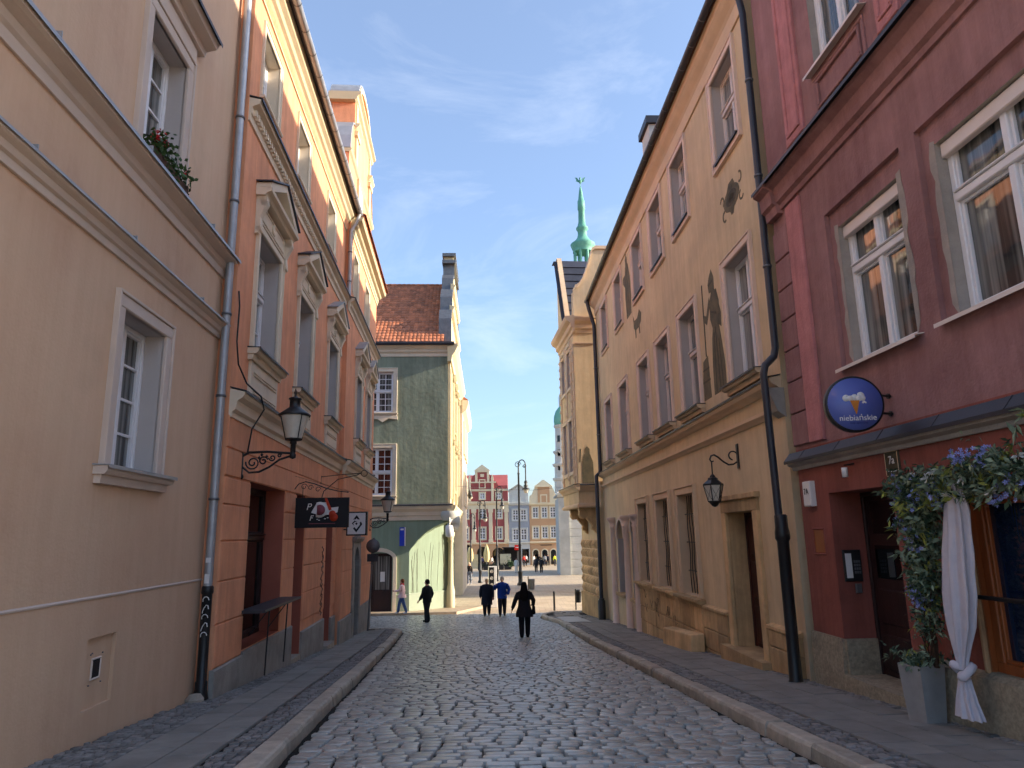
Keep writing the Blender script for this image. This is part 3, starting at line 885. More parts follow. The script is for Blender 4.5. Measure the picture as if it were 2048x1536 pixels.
# entrances
def doorway(F, root, u0, u1, z0, z1, depth, leafmat, rv, panels=3, glaz=None, name='door', steps=0):
    P = F.P
    d = MB(); d.bbox(F, u0 + 0.06, u1 - 0.06, z0, z1 - 0.06, -depth - 0.05, -depth + 0.01)
    hh = (z1 - z0 - 0.06) / panels
    for i in range(panels):
        if glaz and i >= panels - glaz: continue
        d.bbox(F, u0 + 0.16, u1 - 0.16, z0 + hh * i + 0.08, z0 + hh * (i + 1) - 0.06, -depth, -depth + 0.035, 0.02)
    dr = d.build(name, M[leafmat], root)
    m = MB(); rframe(m, F, u0, u1, z0, z1, 0.06, -depth - 0.06, -depth + 0.04, bottom=False)
    m.build('door_frame', M[leafmat], dr)
    if glaz:
        for i in range(panels - glaz, panels):
            MB().box(F, u0 + 0.2, u1 - 0.2, z0 + hh * i + 0.08, z0 + hh * (i + 1) - 0.08, -depth, -depth + 0.02).build('pane', M['glass_dark'], dr)
    MB().tube([P(u0 + 0.12, z0 + 1.02, -depth + 0.01), P(u0 + 0.12, z0 + 1.02, -depth + 0.06), P(u0 + 0.24, z0 + 1.02, -depth + 0.06)], 0.012, 6).build('handle', M['galv'], dr)
    if rv:
        r = MB()
        r.quad(P(u0, z0, 0), P(u0, z1, 0), P(u0, z1, -depth), P(u0, z0, -depth))
        r.quad(P(u1, z0, 0), P(u1, z1, 0), P(u1, z1, -depth), P(u1, z0, -depth))
        r.quad(P(u0, z1, 0), P(u1, z1, 0), P(u1, z1, -depth), P(u0, z1, -depth))
        r.build('reveal', M[rv], dr)
    return dr
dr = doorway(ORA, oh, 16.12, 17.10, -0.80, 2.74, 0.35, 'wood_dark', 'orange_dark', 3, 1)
MB().box(ORA, 16.10, 17.12, -2.4, -0.80, -0.45, 0.03).build('door_step', M['kerb'], oh)
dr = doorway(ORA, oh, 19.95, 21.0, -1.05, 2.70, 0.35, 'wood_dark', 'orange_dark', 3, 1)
MB().box(ORA, 19.93, 21.0, -2.4, -1.05, -0.45, 0.16).build('door_step', M['kerb'], oh)
# cornices
def gf_cornice(F, root, u0, u1):
    c = MB().prof(F, u0, u1, [(-0.02, 3.66), (0.04, 3.66), (0.05, 3.74), (0.10, 3.78), (0.12, 3.92), (0.20, 3.97), (0.23, 4.02), (0.23, 4.06), (-0.02, 4.12)]).build('cornice', M['cream'], root)
    MB().prof(F, u0 - 0.01, u1 + 0.01, [(-0.02, 4.135), (0.245, 4.075), (0.25, 4.04), (0.255, 4.04), (0.255, 4.085), (-0.02, 4.15)]).build('cornice_flashing', M['dark_sheet'], c)
gf_cornice(ORA, oh, 11.08, 21.75)
def mid_course(F, root, u0, u1):
    c = MB().prof(F, u0, u1, [(-0.02, 8.86), (0.03, 8.86), (0.04, 8.98), (0.06, 9.0), (0.06, 9.12), (0.18, 9.18), (0.2, 9.26), (-0.02, 9.3)]).build('string_course', M['cream'], root)
    d = MB()
    u = u0 + 0.1
    while u < u1 - 0.1:
        d.box(F, u, u + 0.07, 9.0, 9.11, 0.058, 0.11); u += 0.15
    d.build('dentils', M['cream'], c, kind='stuff')
    MB().prof(F, u0 - 0.01, u1 + 0.01, [(-0.02, 9.33), (0.22, 9.275), (0.225, 9.23), (0.23, 9.23), (0.23, 9.285), (-0.02, 9.345)]).build('course_flashing', M['dark_sheet'], c)
mid_course(ORA, oh, 11.08, 21.70)
def eave(F, root, u0, u1, gutter=True, tiles=False):
    c = MB().prof(F, u0, u1, [(-0.05, 11.55), (0.03, 11.55), (0.035, 11.66), (0.07, 11.69), (0.07, 11.84), (0.13, 11.88), (0.16, 11.96), (0.24, 12.02), (0.28, 12.12), (0.28, 12.18), (-0.05, 12.2)]).build('eaves_cornice', M['cream_yellow'], root)
    MB().prof(F, u0, u1, [(0.02, 11.56), (0.073, 11.70), (0.073, 11.83), (0.02, 11.83)]).build('frieze', M['orange'], c)
    if gutter:
        MB().prof(F, u0, u1, [(0.20, 12.205), (0.36, 12.205), (0.36, 12.25), (0.20, 12.25)]).build('eaves_board', M['dark_sheet'], c)
        pts = [(0.35 + 0.08 * (1 + math.cos(a)), 12.20 + 0.08 * math.sin(a)) for a in [math.radians(x) for x in range(180, 361, 20)]]
        MB().prof(F, u0 - 0.02, u1 + 0.02, pts + [(0.50, 12.215), (0.36, 12.215)]).build('gutter', M['zinc'], c)
        u = u0 + 0.4
        b = MB()
        while u < u1:
            pts2 = [(0.35 + 0.085 * (1 + math.cos(a)) - 0.005, 12.20 + 0.086 * math.sin(a)) for a in [math.radians(x) for x in range(180, 361, 20)]]
            b.prof(F, u, u + 0.03, pts2); u += 0.75
        b.build('gutter_bracket', M['galv'], c, kind='stuff')
    return c
eave(ORA, oh, 11.08, 21.75)
def roof_slab(F, root, u0, u1, z, over, run, rise, mt, th=0.08):
    return MB().prof(F, u0, u1, [(over, z), (-run, z + rise), (-run * 2, z), (-run * 2, z - 0.2), (over, z - th)]).build('roof', M[mt], root)
roof_slab(ORA, oh, 11.06, 21.75, 12.33, 0.40, 5, 3.0, 'tile')
# windows with pediments
def ped_window(F, root, a, b):
    w = window(F, root, a, b, 5.0, 7.25, 0.34, 2, 0.62, (2, 1), gl='glass_curtain')
    surround(F, w, a, b, 5.0, 7.25, 0.13, 0.05, 'cream')
    m = MB()
    ua, ub = a - 0.16, b + 0.16
    m.bbox(F, ua, ub, 7.42, 7.80, -0.02, 0.045)
    rframe(m, F, a - 0.02, b + 0.02, 7.46, 7.76, 0.035, 0.04, 0.065)
    for uu in (ua - 0.10, ub - 0.06):      # consoles
        m.prof(F, uu, uu + 0.16, [(-0.02, 7.10), (0.06, 7.12), (0.10, 7.25), (0.08, 7.42), (0.13, 7.55), (0.19, 7.68), (0.18, 7.82), (-0.02, 7.82)])
        m.lathe(F.P(uu, 7.70, 0.13), [(0.065, 0), (0.065, 0.16)], 10, ax=F.d)
        m.lathe(F.P(uu, 7.20, 0.06), [(0.045, 0), (0.045, 0.16)], 10, ax=F.d)
    m.lathe(F.P((a + b) / 2, 7.61, 0.04), [(0.0, 0), (0.11, 0.0), (0.11, 0.035), (0.07, 0.045), (0.06, 0.03), (0.0, 0.03)], 14, ax=F.n)
    m.prof(F, ua - 0.16, ub + 0.16, [(-0.02, 7.82), (0.17, 7.82), (0.20, 7.87), (0.27, 7.90), (0.28, 7.96), (-0.02, 7.96)])
    um = (a + b) / 2
    m.poly(F, [(ua - 0.05, 7.961), (ub + 0.05, 7.961), (um, 8.40)], -0.02, 0.06)
    for s_ in (-1, 1):
        e = ua - 0.16 if s_ < 0 else ub + 0.16
        m.poly(F, [(e, 7.965), (e + s_ * -0.02, 8.07), (um, 8.56), (um, 8.42), (e - s_ * 0.18, 7.965)], -0.02, 0.26)
    m.build('pediment', M['cream'], w)
    c = MB()
    for s_ in (-1, 1):
        e = ua - 0.19 if s_ < 0 else ub + 0.19
        c.poly(F, [(e, 8.07), (e, 8.095), (um, 8.595), (um, 8.565)], -0.02, 0.30)
    c.build('pediment_flashing', M['dark_sheet'] if um < 18 else M['zinc'], w)
    sill(F, w, a - 0.24, b + 0.24, 5.0, 0.19, 'cream', 0.1, 'dark_sheet')
    ap = MB()
    ap.bbox(F, a - 0.13, b + 0.13, 4.14, 4.80, -0.02, 0.05)
    for z in (4.60, 4.55, 4.28, 4.23):
        ap.bbox(F, a + 0.02, b - 0.02, z, z + 0.03, 0.04, 0.072, 0.006)
    ap.build('apron', M['cream'], w)
for a, b in WA: ped_window(ORA, oh, a, b)
for a, b in WS:
    w = window(ORA, oh, a, b, 9.72, 11.15, 0.28, 2, None, (3, 1), gl='glass_curtain', rv='cream')
    surround(ORA, w, a, b, 9.72, 11.15, 0.10, 0.03, 'cream')
    sill(ORA, w, a - 0.12, b + 0.12, 9.72, 0.10, 'cream', 0.05, None, False)
# second part of the house (gabled)
gh = thing('gabled_orange_house', 'orange house with a scrolled attic gable at the street corner', 'house', ORB.P(26, -1.7, 0))
WB = [(23.86, 25.20), (26.60, 27.94)]
WC = [(22.45, 23.55), (25.50, 26.70)]
ops = [(a, b, 5.0, 7.25) for a, b in WB] + [(a, b, 9.72, 11.15) for a, b in WC] + [(24.35, 25.55, -2.4, 1.45)]
W = MB(); wallgrid(W, ORB, 21.70, 29.3, -2.6, 12.0, ops); W.build('wall', M['orange'], gh)
zs2 = [-0.6, 0.1, 0.75, 1.4, 2.05, 2.74]
rust(ORB, gh, 21.72, 24.0, zs2, 'orange'); rust(ORB, gh, 25.95, 29.28, zs2, 'orange'); rust(ORB, gh, 21.72, 29.28, [2.76, 3.20, 3.70], 'orange')
MB().prof(ORB, 21.68, 24.0, [(-0.02, -2.6), (0.05, -2.6), (0.05, -0.63), (-0.02, -0.61)]).build('plinth', M['concrete'], gh)
MB().prof(ORB, 25.9, 29.32, [(-0.02, -2.6), (0.05, -2.6), (0.05, -0.63), (-0.02, -0.61)]).build('plinth', M['concrete'], gh)
gf_cornice(ORB, gh, 21.68, 29.45); mid_course(ORB, gh, 21.68, 29.4)
for a, b in WB: ped_window(ORB, gh, a, b)
for a, b in WC:
    w = window(ORB, gh, a, b, 9.72, 11.15, 0.28, 2, None, (3, 1), gl='glass_curtain', rv='cream')
    surround(ORB, w, a, b, 9.72, 11.15, 0.10, 0.03, 'cream')
# stone portal
m = MB()
for u in (24.02, 25.55): m.bbox(ORB, u, u + 0.33, -2.4, 1.05, -0.3, 0.08, 0.03)
arc = [(24.95 + 0.6 * math.cos(a), 0.85 + 0.6 * math.sin(a)) for a in [math.radians(x) for x in range(180, -1, -15)]]
m.poly(ORB, [(24.02, 1.06), (24.35, 0.85)] + arc + [(25.55, 0.85), (25.88, 1.06), (25.88, 1.62), (24.02, 1.62)], -0.3, 0.06)
m.prof(ORB, 23.95, 25.95, [(-0.02, 1.62), (0.1, 1.62), (0.17, 1.72), (0.17, 1.78), (-0.02, 1.8)])
pt = m.build('portal', M['concrete'], gh)
m = MB()
m.poly(ORB, [(24.5, 1.80), (25.4, 1.80), (25.3, 2.2), (25.05, 2.55), (24.85, 2.55), (24.6, 2.2)], -0.01, 0.1)
m.lathe(ORB.P(24.95, 2.15, 0.06), [(0.22, 0), (0.18, 0.08), (0.0, 0.12)], 10, ax=ORB.n)
m.build('carved_cartouche', M['concrete'], pt)
MB().poly(ORB, [(24.35, -2.4)] + [(25.55, -2.4)] + [(25.55, 0.85)] + arc[::-1] + [(24.35, 0.85)], -0.4, -0.3).build('door', M['wood_dark'], gh)
# tiled eaves
c = MB().prof(ORB, 21.74, 29.45, [(-0.05, 11.55), (0.03, 11.55), (0.035, 11.66), (0.07, 11.69), (0.07, 11.82), (0.16, 11.86), (0.20, 11.92), (0.34, 11.97), (0.38, 12.05), (0.38, 12.09), (-0.05, 12.12)]).build('eaves_cornice', M['cream_yellow'], gh)
rf = MB().prof(ORB, 21.74, 29.5, [(0.40, 12.13), (-5, 15.3), (-10, 12.1), (-10, 12.0), (0.40, 12.10)]).build('roof', M['tile'], gh)
u = 21.76
i = 0
while u < 29.4:
    t = MB()
    pts = []
    ra = [ORB.P(u + 0.1 + 0.095 * math.cos(a), 12.15 + 0.06 * math.sin(a), 0.47) for a in [math.radians(x) for x in range(0, 181, 30)]]
    rb = [ORB.P(u + 0.1 + 0.085 * math.cos(a), 12.35 + 0.05 * math.sin(a), 0.10) for a in [math.radians(x) for x in range(0, 181, 30)]]
    n = len(ra)
    t.add(ra + rb, [(k, k + 1, n + k + 1, n + k) for k in range(n - 1)] + [tuple(range(n))], True)
    t.build('roof_tile', M['tile'], rf)
    u += 0.2
# attic gable
GU, GZ = -0.62, 0.98
GF = Fr(0, 0, ORB.d, 1, ORB.k); GF.n = ORB.n; GF.o = ORB.P(GU, 0, 0); GF.o.z = 0
GF.P = lambda u, z, w=0.0, F_=ORB: F_.P(u + GU, z + (GZ if z > 12.5 else 0), w)
gp = [(21.4, 12.2), (21.4, 13.0)] + [(21.4 + 0.95 * (1 - math.cos(a)), 13.0 + 1.35 * math.sin(a)) for a in [math.radians(x) for x in (20, 40, 60, 80, 90)]]
right = [(21.4 + 27.4 - u_, z_) for u_, z_ in gp[::-1]]
mid = [(22.35, 15.55), (22.55, 15.56)] + [(24.1 + 1.55 * math.cos(a), 15.75 + 0.75 * math.sin(a)) for a in [math.radians(x) for x in range(180, -1, -15)]] + [(25.9, 15.56), (26.45, 15.55)]
gab = MB().poly(GF, gp + mid + right, -0.75, 0.02)
gb = gab.build('gable', M['orange'], gh)
t = MB()
t.prof(GF, 22.15, 26.65, [(-0.85, 15.30), (0.02, 15.30), (0.10, 15.36), (0.13, 15.46), (0.22, 15.52), (0.22, 15.60), (-0.85, 15.60)])
for ua, ub in ((22.25, 23.0), (25.8, 26.6)):
    t.prof(GF, ua, ub, [(-0.80, 14.22), (0.02, 14.22), (0.10, 14.28), (0.20, 14.40), (0.20, 14.46), (-0.80, 14.46)])
    t.prof(GF, ua + 0.05, ub - 0.05, [(0.0, 14.02), (0.13, 14.05), (0.15, 14.2), (0.0, 14.22)])
t.prof(GF, 21.35, 27.45, [(-0.80, 12.90), (0.02, 12.90), (0.08, 12.95), (0.12, 13.02), (-0.80, 13.04)])
for u in (22.42, 26.02):
    t.bbox(GF, u, u + 0.36, 13.04, 14.02, 0.0, 0.10)
    t.bbox(GF, u + 0.03, u + 0.33, 14.46, 15.30, 0.0, 0.08)
arc1 = [(24.1 + 1.62 * math.cos(a), 15.62 + 0.92 * math.sin(a)) for a in [math.radians(x) for x in range(180, -1, -12)]]
arc2 = [(24.1 + 1.42 * math.cos(a), 15.62 + 0.72 * math.sin(a)) for a in [math.radians(x) for x in range(0, 181, 12)]]
t.poly(GF, arc1 + arc2, 0.0, 0.14)
t.build('gable_mouldings', M['cream_yellow'], gb)
ms = MB()
ap = [(24.1 + 1.70 * math.cos(a), 15.64 + 1.0 * math.sin(a)) for a in [math.radians(x) for x in range(180, -1, -12)]]
ap2 = [(24.1 + 1.63 * math.cos(a), 15.64 + 0.93 * math.sin(a)) for a in [math.radians(x) for x in range(0, 181, 12)]]
ms.poly(GF, ap + ap2, -0.85, 0.12)
ms.build('gable_cap', M['zinc'], gb)
ms = MB()
sp = [(21.36 + 0.95 * (1 - math.cos(a)), 13.06 + 1.35 * math.sin(a)) for a in [math.radians(x) for x in (0, 20, 40, 60, 80, 88)]]
ms.poly(GF, sp + [(u_ + 0.06, z_ - 0.03) for u_, z_ in sp[::-1]], -0.80, 0.06)
ms.build('scroll_flashing', M['zinc'], gb)
ms = MB()
ms.poly(GF, [(48.8 - u_, z_) for u_, z_ in sp] + [(48.8 - u_ - 0.06, z_ - 0.03) for u_, z_ in sp[::-1]], -0.80, 0.06)
ms.build('scroll_flashing', M['zinc'], gb)
WG = ORB.off(0.03)
w = window(WG, gh, 22.75, 23.75, 12.35 + 0.1, 13.85, 0.02, 2, None, (2, 1), rv=None)
surround(WG, w, 22.75, 23.75, 12.45, 13.85, 0.12, 0.05, 'cream_yellow')
# short downpipe at the joint of the two roofs
pA = lambda z, w=0.16, u=21.62: ORA.P(u, z, w)
pipe('short_downpipe', 'short pale grey downpipe under the gutter, beside the tiled eaves of the orange houses', [pA(12.12, 0.42), pA(11.8, 0.3), pA(11.55), pA(9.34)], 0.06, M['zinc'], pA(9.34), [pA(10.8), pA(9.8)])
# cable along the orange house
pc = [ORA.P(u, z, w) for u, z, w in ((11.1, 5.75, .03), (11.12, 5.5, .05), (11.13, 4.9, .04), (11.25, 4.55, .05), (11.6, 4.3, .1), (11.9, 4.14, .26), (12.1, 3.95, .27), (12.05, 3.6, .1), (12.05, 3.2, .05))]
MB().tube(pc, 0.014, 6).build('wall_cable', M['iron'], base=pc[-1], label='dark cable sagging down the corner of the orange house to the first lamp', cat='cable')

# scribbled graffiti on the orange pier
r = random.Random(17)
gm_ = MB()
for i in range(7):
    z0 = -0.2 + 0.24 * i; u0 = 19.45 + r.uniform(-0.1, 0.1)
    gm_.tube([ORA.P(u0 + 0.13 * math.sin(1.9 * k + i), z0 + 0.05 * k, 0.026) for k in range(7)], 0.012, 4)
gm_.build('graffiti', M['iron'], oh)
# ------------------------------------------------------------------ tan house (right, middle)
TAN = Fr(4.943, 0, (-0.034, 0.9994), -1)
th = thing('tan_house', 'ochre tan house with sgraffito figures and three rows of windows, middle of the right side', 'house', TAN.P(20, -1.2, 0))
F1 = [(12.56, 13.96), (16.17, 17.57), (18.75, 20.15), (21.28, 22.68), (24.76, 26.22), (28.10, 29.50)]
F2 = [(12.52, 13.90), (16.10, 17.45), (18.68, 20.05), (21.32, 22.72), (24.90, 26.25), (28.20, 29.55)]
GW = [(17.35, 18.80), (19.85, 21.30), (22.55, 23.95)]
ops = [(a, b, 4.62, 7.10) for a, b in F1] + [(a, b, 9.36, 11.30) for a, b in F2] + [(a, b, 0.24, 2.68) for a, b in GW]
ops += [(13.46, 15.02, -0.55, 2.12), (26.80, 28.20, -0.45, 2.25), (24.55, 25.45, -0.45, 2.25)]
W = MB(); wallgrid(W, TAN, 11.72, 31.2, -2.6, 12.05, ops); W.build('wall', M['tan'], th)
for i, (a, b) in enumerate(F1):
    w = window(TAN, th, a, b, 4.62, 7.10, 0.25, 2, 0.60, (1, 1), mt='warm_white' if i else 'white', gl='glass_curtain')
    surround(TAN, w, a, b, 4.62, 7.10, 0.13, 0.05, 'pink_trim')
    sill(TAN, w, a - 0.24, b + 0.24, 4.60, 0.20, 'tan_trim', 0.09, 'dark_sheet')
for a, b in F2:
    w = window(TAN, th, a, b, 9.36, 11.30, 0.25, 2, 0.60, (1, 1), mt='warm_white', gl='glass_curtain')
    surround(TAN, w, a, b, 9.36, 11.30, 0.12, 0.05, 'pink_trim', bottom=True)
    MB().prof(TAN, a, b, [(-0.26, 9.39), (0.08, 9.375), (0.09, 9.33), (0.095, 9.33), (0.095, 9.385), (-0.26, 9.42)]).build('sill_flashing', M['dark_sheet'], w)
# string course between ground and first floor
c = MB()
c.prof(TAN, 11.74, 31.2, [(-0.02, 4.10), (0.03, 4.10), (0.08, 4.14), (0.16, 4.18), (0.20, 4.24), (0.20, 4.28), (-0.02, 4.32)])
c.prof(TAN, 12.0, 31.2, [(-0.02, 3.66), (0.03, 3.66), (0.05, 3.70), (0.11, 3.74), (0.11, 3.80), (-0.02, 3.84)])
cc = c.build('string_course', M['tan_trim'], th)
MB().prof(TAN, 11.74, 31.2, [(-0.02, 4.335), (0.215, 4.295), (0.22, 4.26), (0.225, 4.26), (0.225, 4.305), (-0.02, 4.35)]).build('course_flashing', M['dark_sheet'], cc)
MB().prof(TAN, 11.70, 12.0, [(-0.02, 3.60), (0.12, 3.70), (0.24, 4.02), (0.26, 4.10), (-0.02, 4.10)]).build('corbel', M['raw_plaster'], cc)
# eaves
c = MB().prof(TAN, 11.72, 31.2, [(-0.05, 11.50), (0.04, 11.50), (0.05, 11.56), (0.06, 11.78), (0.10, 11.84), (0.20, 11.94), (0.26, 12.02), (0.26, 12.12), (0.30, 12.16), (-0.05, 12.2)]).build('eaves_cornice', M['tan_trim'], th)
pts = [(0.32 + 0.085 * (1 + math.cos(a)), 12.22 + 0.085 * math.sin(a)) for a in [math.radians(x) for x in range(180, 361, 20)]]
g = MB().prof(TAN, 11.7, 31.3, pts + [(0.48, 12.235), (0.33, 12.235)]).build('gutter', M['dark_pipe'], c)
b = MB(); u = 12.1
while u < 31:
    b.prof(TAN, u, u + 0.03, [(w_ + (0.006 if w_ > .40 else -0.006), z_ - 0.006) for w_, z_ in pts]); u += 0.8
b.build('gutter_bracket', M['galv'], c, kind='stuff')
MB().prof(TAN, 11.72, 31.2, [(0.36, 12.30), (-4.6, 15.30), (-9.2, 12.2), (-9.2, 12.0), (0.30, 12.21)]).build('roof', M['tile'], th)
ch = MB(); ch.box(TAN, 20.6, 21.6, 12.6, 14.6, -1.0, -0.3)
cch = ch.build('chimney', M['stone_white'], th)
MB().box(TAN, 20.5, 21.7, 14.6, 14.85, -1.1, -0.2).build('chimney_cap', M['dark_sheet'], cch)
# ground floor windows with iron bars
for a, b in GW:
    w = window(TAN, th, a, b, 0.24, 2.68, 0.42, 2, None, (1, 1), mt='wood_brown', gl='glass_dark', rv='tan_trim')
    surround(TAN, w, a, b, 0.24, 2.68, 0.17, 0.06, 'tan_trim', lip=0.03)
    sill(TAN, w, a - 0.35, b + 0.35, 0.22, 0.22, 'tan_stone', 0.10, None)
    g = MB()
    n = 7
    for k in range(1, n):
        u = a + (b - a) * k / n
        pts = [TAN.P(u + 0.05 * math.sin(z * 5 + k), 0.26 + z, -0.14) for z in [x * 0.2 for x in range(13)]]
        g.tube(pts, 0.011, 5)
    for z in (0.8, 1.5, 2.2):
        g.tube([TAN.P(a, z, -0.14), TAN.P(b, z, -0.14)], 0.011, 5)
    g.build('window_bars', M['iron'], w)
# door
dr = doorway(TAN, th, 13.46, 15.02, -0.50, 2.12, 0.38, 'wood_brown', 'tan_stone', 3)
m = MB()
m.bbox(TAN, 13.22, 13.46, -0.55, 2.12, -0.02, 0.07); m.bbox(TAN, 15.02, 15.26, -0.55, 2.12, -0.02, 0.07); m.bbox(TAN, 13.22, 15.26, 2.12, 2.36, -0.02, 0.07)
m.bbox(TAN, 13.15, 15.33, 2.36, 2.46, -0.02, 0.12)
m.build('door_surround', M['tan_stone'], dr)
MB().box(TAN, 13.1, 15.4, -2.4, -0.50, -0.45, 0.24).build('door_step', M['tan_stone'], dr)
# arched windows with half columns
def arch_win(u0, u1, z0, zs, F=TAN):
    r_ = (u1 - u0) / 2; um = (u0 + u1) / 2
    arc = [(um + r_ * math.cos(a), zs + r_ * 1.0 * math.sin(a)) for a in [math.radians(x) for x in range(0, 181, 15)]]
    m = MB()
    m.poly(F, [(u1, zs), (u1, 2.25)] + [(um, 2.25)] + arc[:7][::-1], -0.25, 0.0)
    m.poly(F, [(u0, 2.25), (u0, zs)] + arc[6:][::-1] + [(um, 2.25)], -0.25, 0.0)
    w = m.build('arched_window', M['tan'], th)
    o = [(um + (r_ + 0.1) * math.cos(a), zs + (r_ + 0.1) * math.sin(a)) for a in [math.radians(x) for x in range(0, 181, 15)]]
    MB().poly(F, arc + o[::-1], -0.05, 0.05).build('archivolt', M['pink_trim'], w)
    MB().poly(F, [(u0, z0), (u1, z0)] + arc, -0.3, -0.26).build('pane', M['glass_dark'], w)
    MB().box(F, u0 - 0.08, u1 + 0.08, z0 - 0.1, z0, -0.3, 0.14).build('sill', M['tan_stone'], w)
    q_ = MB()
    q_.quad(F.P(u1, z0, 0), F.P(u1, zs, 0), F.P(u1, zs, -0.26), F.P(u1, z0, -0.26)); q_.quad(F.P(u0, z0, 0), F.P(u0, zs, 0), F.P(u0, zs, -0.26), F.P(u0, z0, -0.26))
    q_.build('reveal', M['grey_reveal'], w)
arch_win(26.80, 28.20, -0.45, 1.55); arch_win(24.55, 25.45, -0.45, 1.80)
for u in (24.25, 25.95, 28.75):
    m = MB()
    m.lathe(TAN.P(u, -1.75, 0.06), [(0.2, 0), (0.2, 0.12), (0.15, 0.18), (0.14, 1.6), (0.12, 3.7), (0.16, 3.74), (0.13, 3.8), (0.20, 4.0), (0.24, 4.02), (0.24, 4.12)], 14)
    m.build('half_column', M['pink_trim'], th)
# sandstone plinth: blocks
def block_plinth(u0, u1, z0, ztop, F=TAN, w=0.07, root=th):
    z = z0; k = 0
    while z < ztop - 0.05:
        h = min(RND.uniform(0.36, 0.5), ztop - z)
        if ztop - z - h < 0.15: h = ztop - z
        u = u0
        while u < u1 - 0.05:
            l_ = RND.uniform(0.5, 0.95)
            if u1 - u - l_ < 0.3: l_ = u1 - u
            MB().bbox(F, u + 0.008, u + l_ - 0.008, z + 0.008, z + h - 0.008, -0.02, w + RND.uniform(-0.008, 0.010), 0.014).build('stone_block', M['tan_stone'], root)
            u += l_
        z += h
block_plinth(11.86, 13.14, -1.1, 0.08); block_plinth(15.36, 17.1, -1.3, 0.05); block_plinth(17.1, 24.0, -1.75, 0.10, w=0.09)
MB().prof(TAN, 11.84, 13.14, [(-0.02, 0.08), (0.10, 0.08), (0.10, 0.13), (-0.02, 0.17)]).build('plinth_cap', M['tan_stone'], th)
MB().prof(TAN, 15.34, 17.0, [(-0.02, 0.05), (0.10, 0.05), (0.10, 0.10), (-0.02, 0.14)]).build('plinth_cap', M['tan_stone'], th)
r = random.Random(23)
gm_ = MB()
for i in range(9):
    u0 = r.uniform(19.6, 23.6); z0 = r.uniform(-0.55, -0.1)
    gm_.tube([TAN.P(u0 - 0.06 * k + 0.07 * math.sin(2.1 * k + i), z0 + 0.13 * math.sin(1.3 * k + i * 2), 0.105) for k in range(6)], 0.005, 4)
gm_.build('graffiti', M['mural_dark'], th)
# sgraffito figures (thin plaster reliefs on the wall)
def mural(polys, name, dark=(), w=0.006):
    m = MB()
    for p in polys: m.poly(TAN, p, -0.004, w)
    o = m.build(name, M['mural'], th)
    if dark:
        d = MB()
        for p in dark: d.poly(TAN, p, -0.004, w + 0.004)
        d.build('mural_lines', M['mural_dark'], o)
def oval(u, z, a, b, n=16): return [(u + a * math.cos(6.2832 * k / n), z + b * math.sin(6.2832 * k / n)) for k in range(n)]
def curlp(u, z, r0, ph, n=12, wd=0.045):
    o = [(u + r0 * (1 - 0.3 * k / n) * math.cos(ph + 4.4 * k / n), z + r0 * (1 - 0.3 * k / n) * math.sin(ph + 4.4 * k / n)) for k in range(n)]
    i_ = [(u + (r0 - wd) * (1 - 0.45 * k / n) * math.cos(ph + 4.4 * k / n), z + (r0 - wd) * (1 - 0.45 * k / n) * math.sin(ph + 4.4 * k / n)) for k in range(n)]
    return o + i_[::-1]
mural([[(14.42, 4.66), (15.22, 4.66), (15.20, 5.3), (15.10, 5.9), (15.0, 6.15), (14.6, 6.1), (14.5, 5.7), (14.40, 5.2)],
       [(14.58, 6.08), (15.02, 6.12), (15.14, 6.35), (15.10, 6.75), (14.95, 6.92), (14.62, 6.9), (14.50, 6.6)],
       [(14.74, 6.88), (15.10, 6.95), (15.14, 7.15), (15.02, 7.3), (14.85, 7.42), (14.72, 7.2)],
       [(15.08, 6.68), (15.40, 6.30), (15.62, 6.45), (15.56, 6.58), (15.40, 6.50), (15.12, 6.86)],
       [(14.55, 6.6), (14.42, 6.3), (14.46, 6.0), (14.62, 6.1)],
       [(15.44, 4.66), (15.95, 4.66), (15.95, 5.1), (15.86, 5.55), (15.50, 5.62)]], 'mural_figure',
      [[(15.58, 5.62), (15.63, 5.62), (15.60, 7.30), (15.55, 7.30)], [(14.75, 4.7), (14.80, 4.7), (14.86, 6.1), (14.82, 6.1)], [(15.02, 4.7), (15.06, 4.7), (14.96, 6.0), (14.92, 6.0)], [(14.58, 4.75), (14.61, 4.75), (14.68, 5.8), (14.65, 5.8)],
       [(15.44, 5.05), (15.95, 5.05), (15.95, 5.09), (15.44, 5.09)], [(15.47, 5.32), (15.9, 5.32), (15.9, 5.36), (15.47, 5.36)], [(14.7, 6.35), (15.1, 6.5), (15.1, 6.54), (14.7, 6.40)], [(14.8, 7.12), (15.1, 7.10), (15.1, 7.14), (14.8, 7.17)]])
mural([oval(13.25, 8.33, 0.46, 0.25), curlp(13.78, 8.46, 0.15, 0.3), curlp(13.70, 8.14, 0.15, 4.2), curlp(12.74, 8.52, 0.14, 1.4), curlp(12.72, 8.16, 0.14, 3.6), [(13.0, 8.52), (13.5, 8.52), (13.35, 8.68), (13.1, 8.68)], [(13.1, 8.12), (13.4, 8.12), (13.3, 7.98), (13.2, 7.98)]], 'mural_cartouche',
      [oval(13.25, 8.34, 0.30, 0.15), oval(13.25, 8.34, 0.16, 0.08)])
mural([[(23.35, 9.15), (24.15, 9.15), (24.25, 9.9), (24.20, 10.6), (24.05, 11.05), (23.6, 11.05), (23.35, 10.5), (23.3, 9.8)], [(23.68, 11.05), (23.98, 11.05), (24.0, 11.3), (23.85, 11.45), (23.7, 11.3)], [(23.80, 11.4), (23.92, 11.4), (23.90, 11.75), (23.82, 11.75)],
       [(24.15, 10.3), (24.55, 10.6), (24.5, 10.8), (24.1, 10.8)]], 'mural_figure', [[(23.7, 9.2), (23.75, 9.2), (23.8, 10.9), (23.76, 10.9)], [(24.0, 9.2), (24.04, 9.2), (23.98, 10.5), (23.94, 10.5)]])
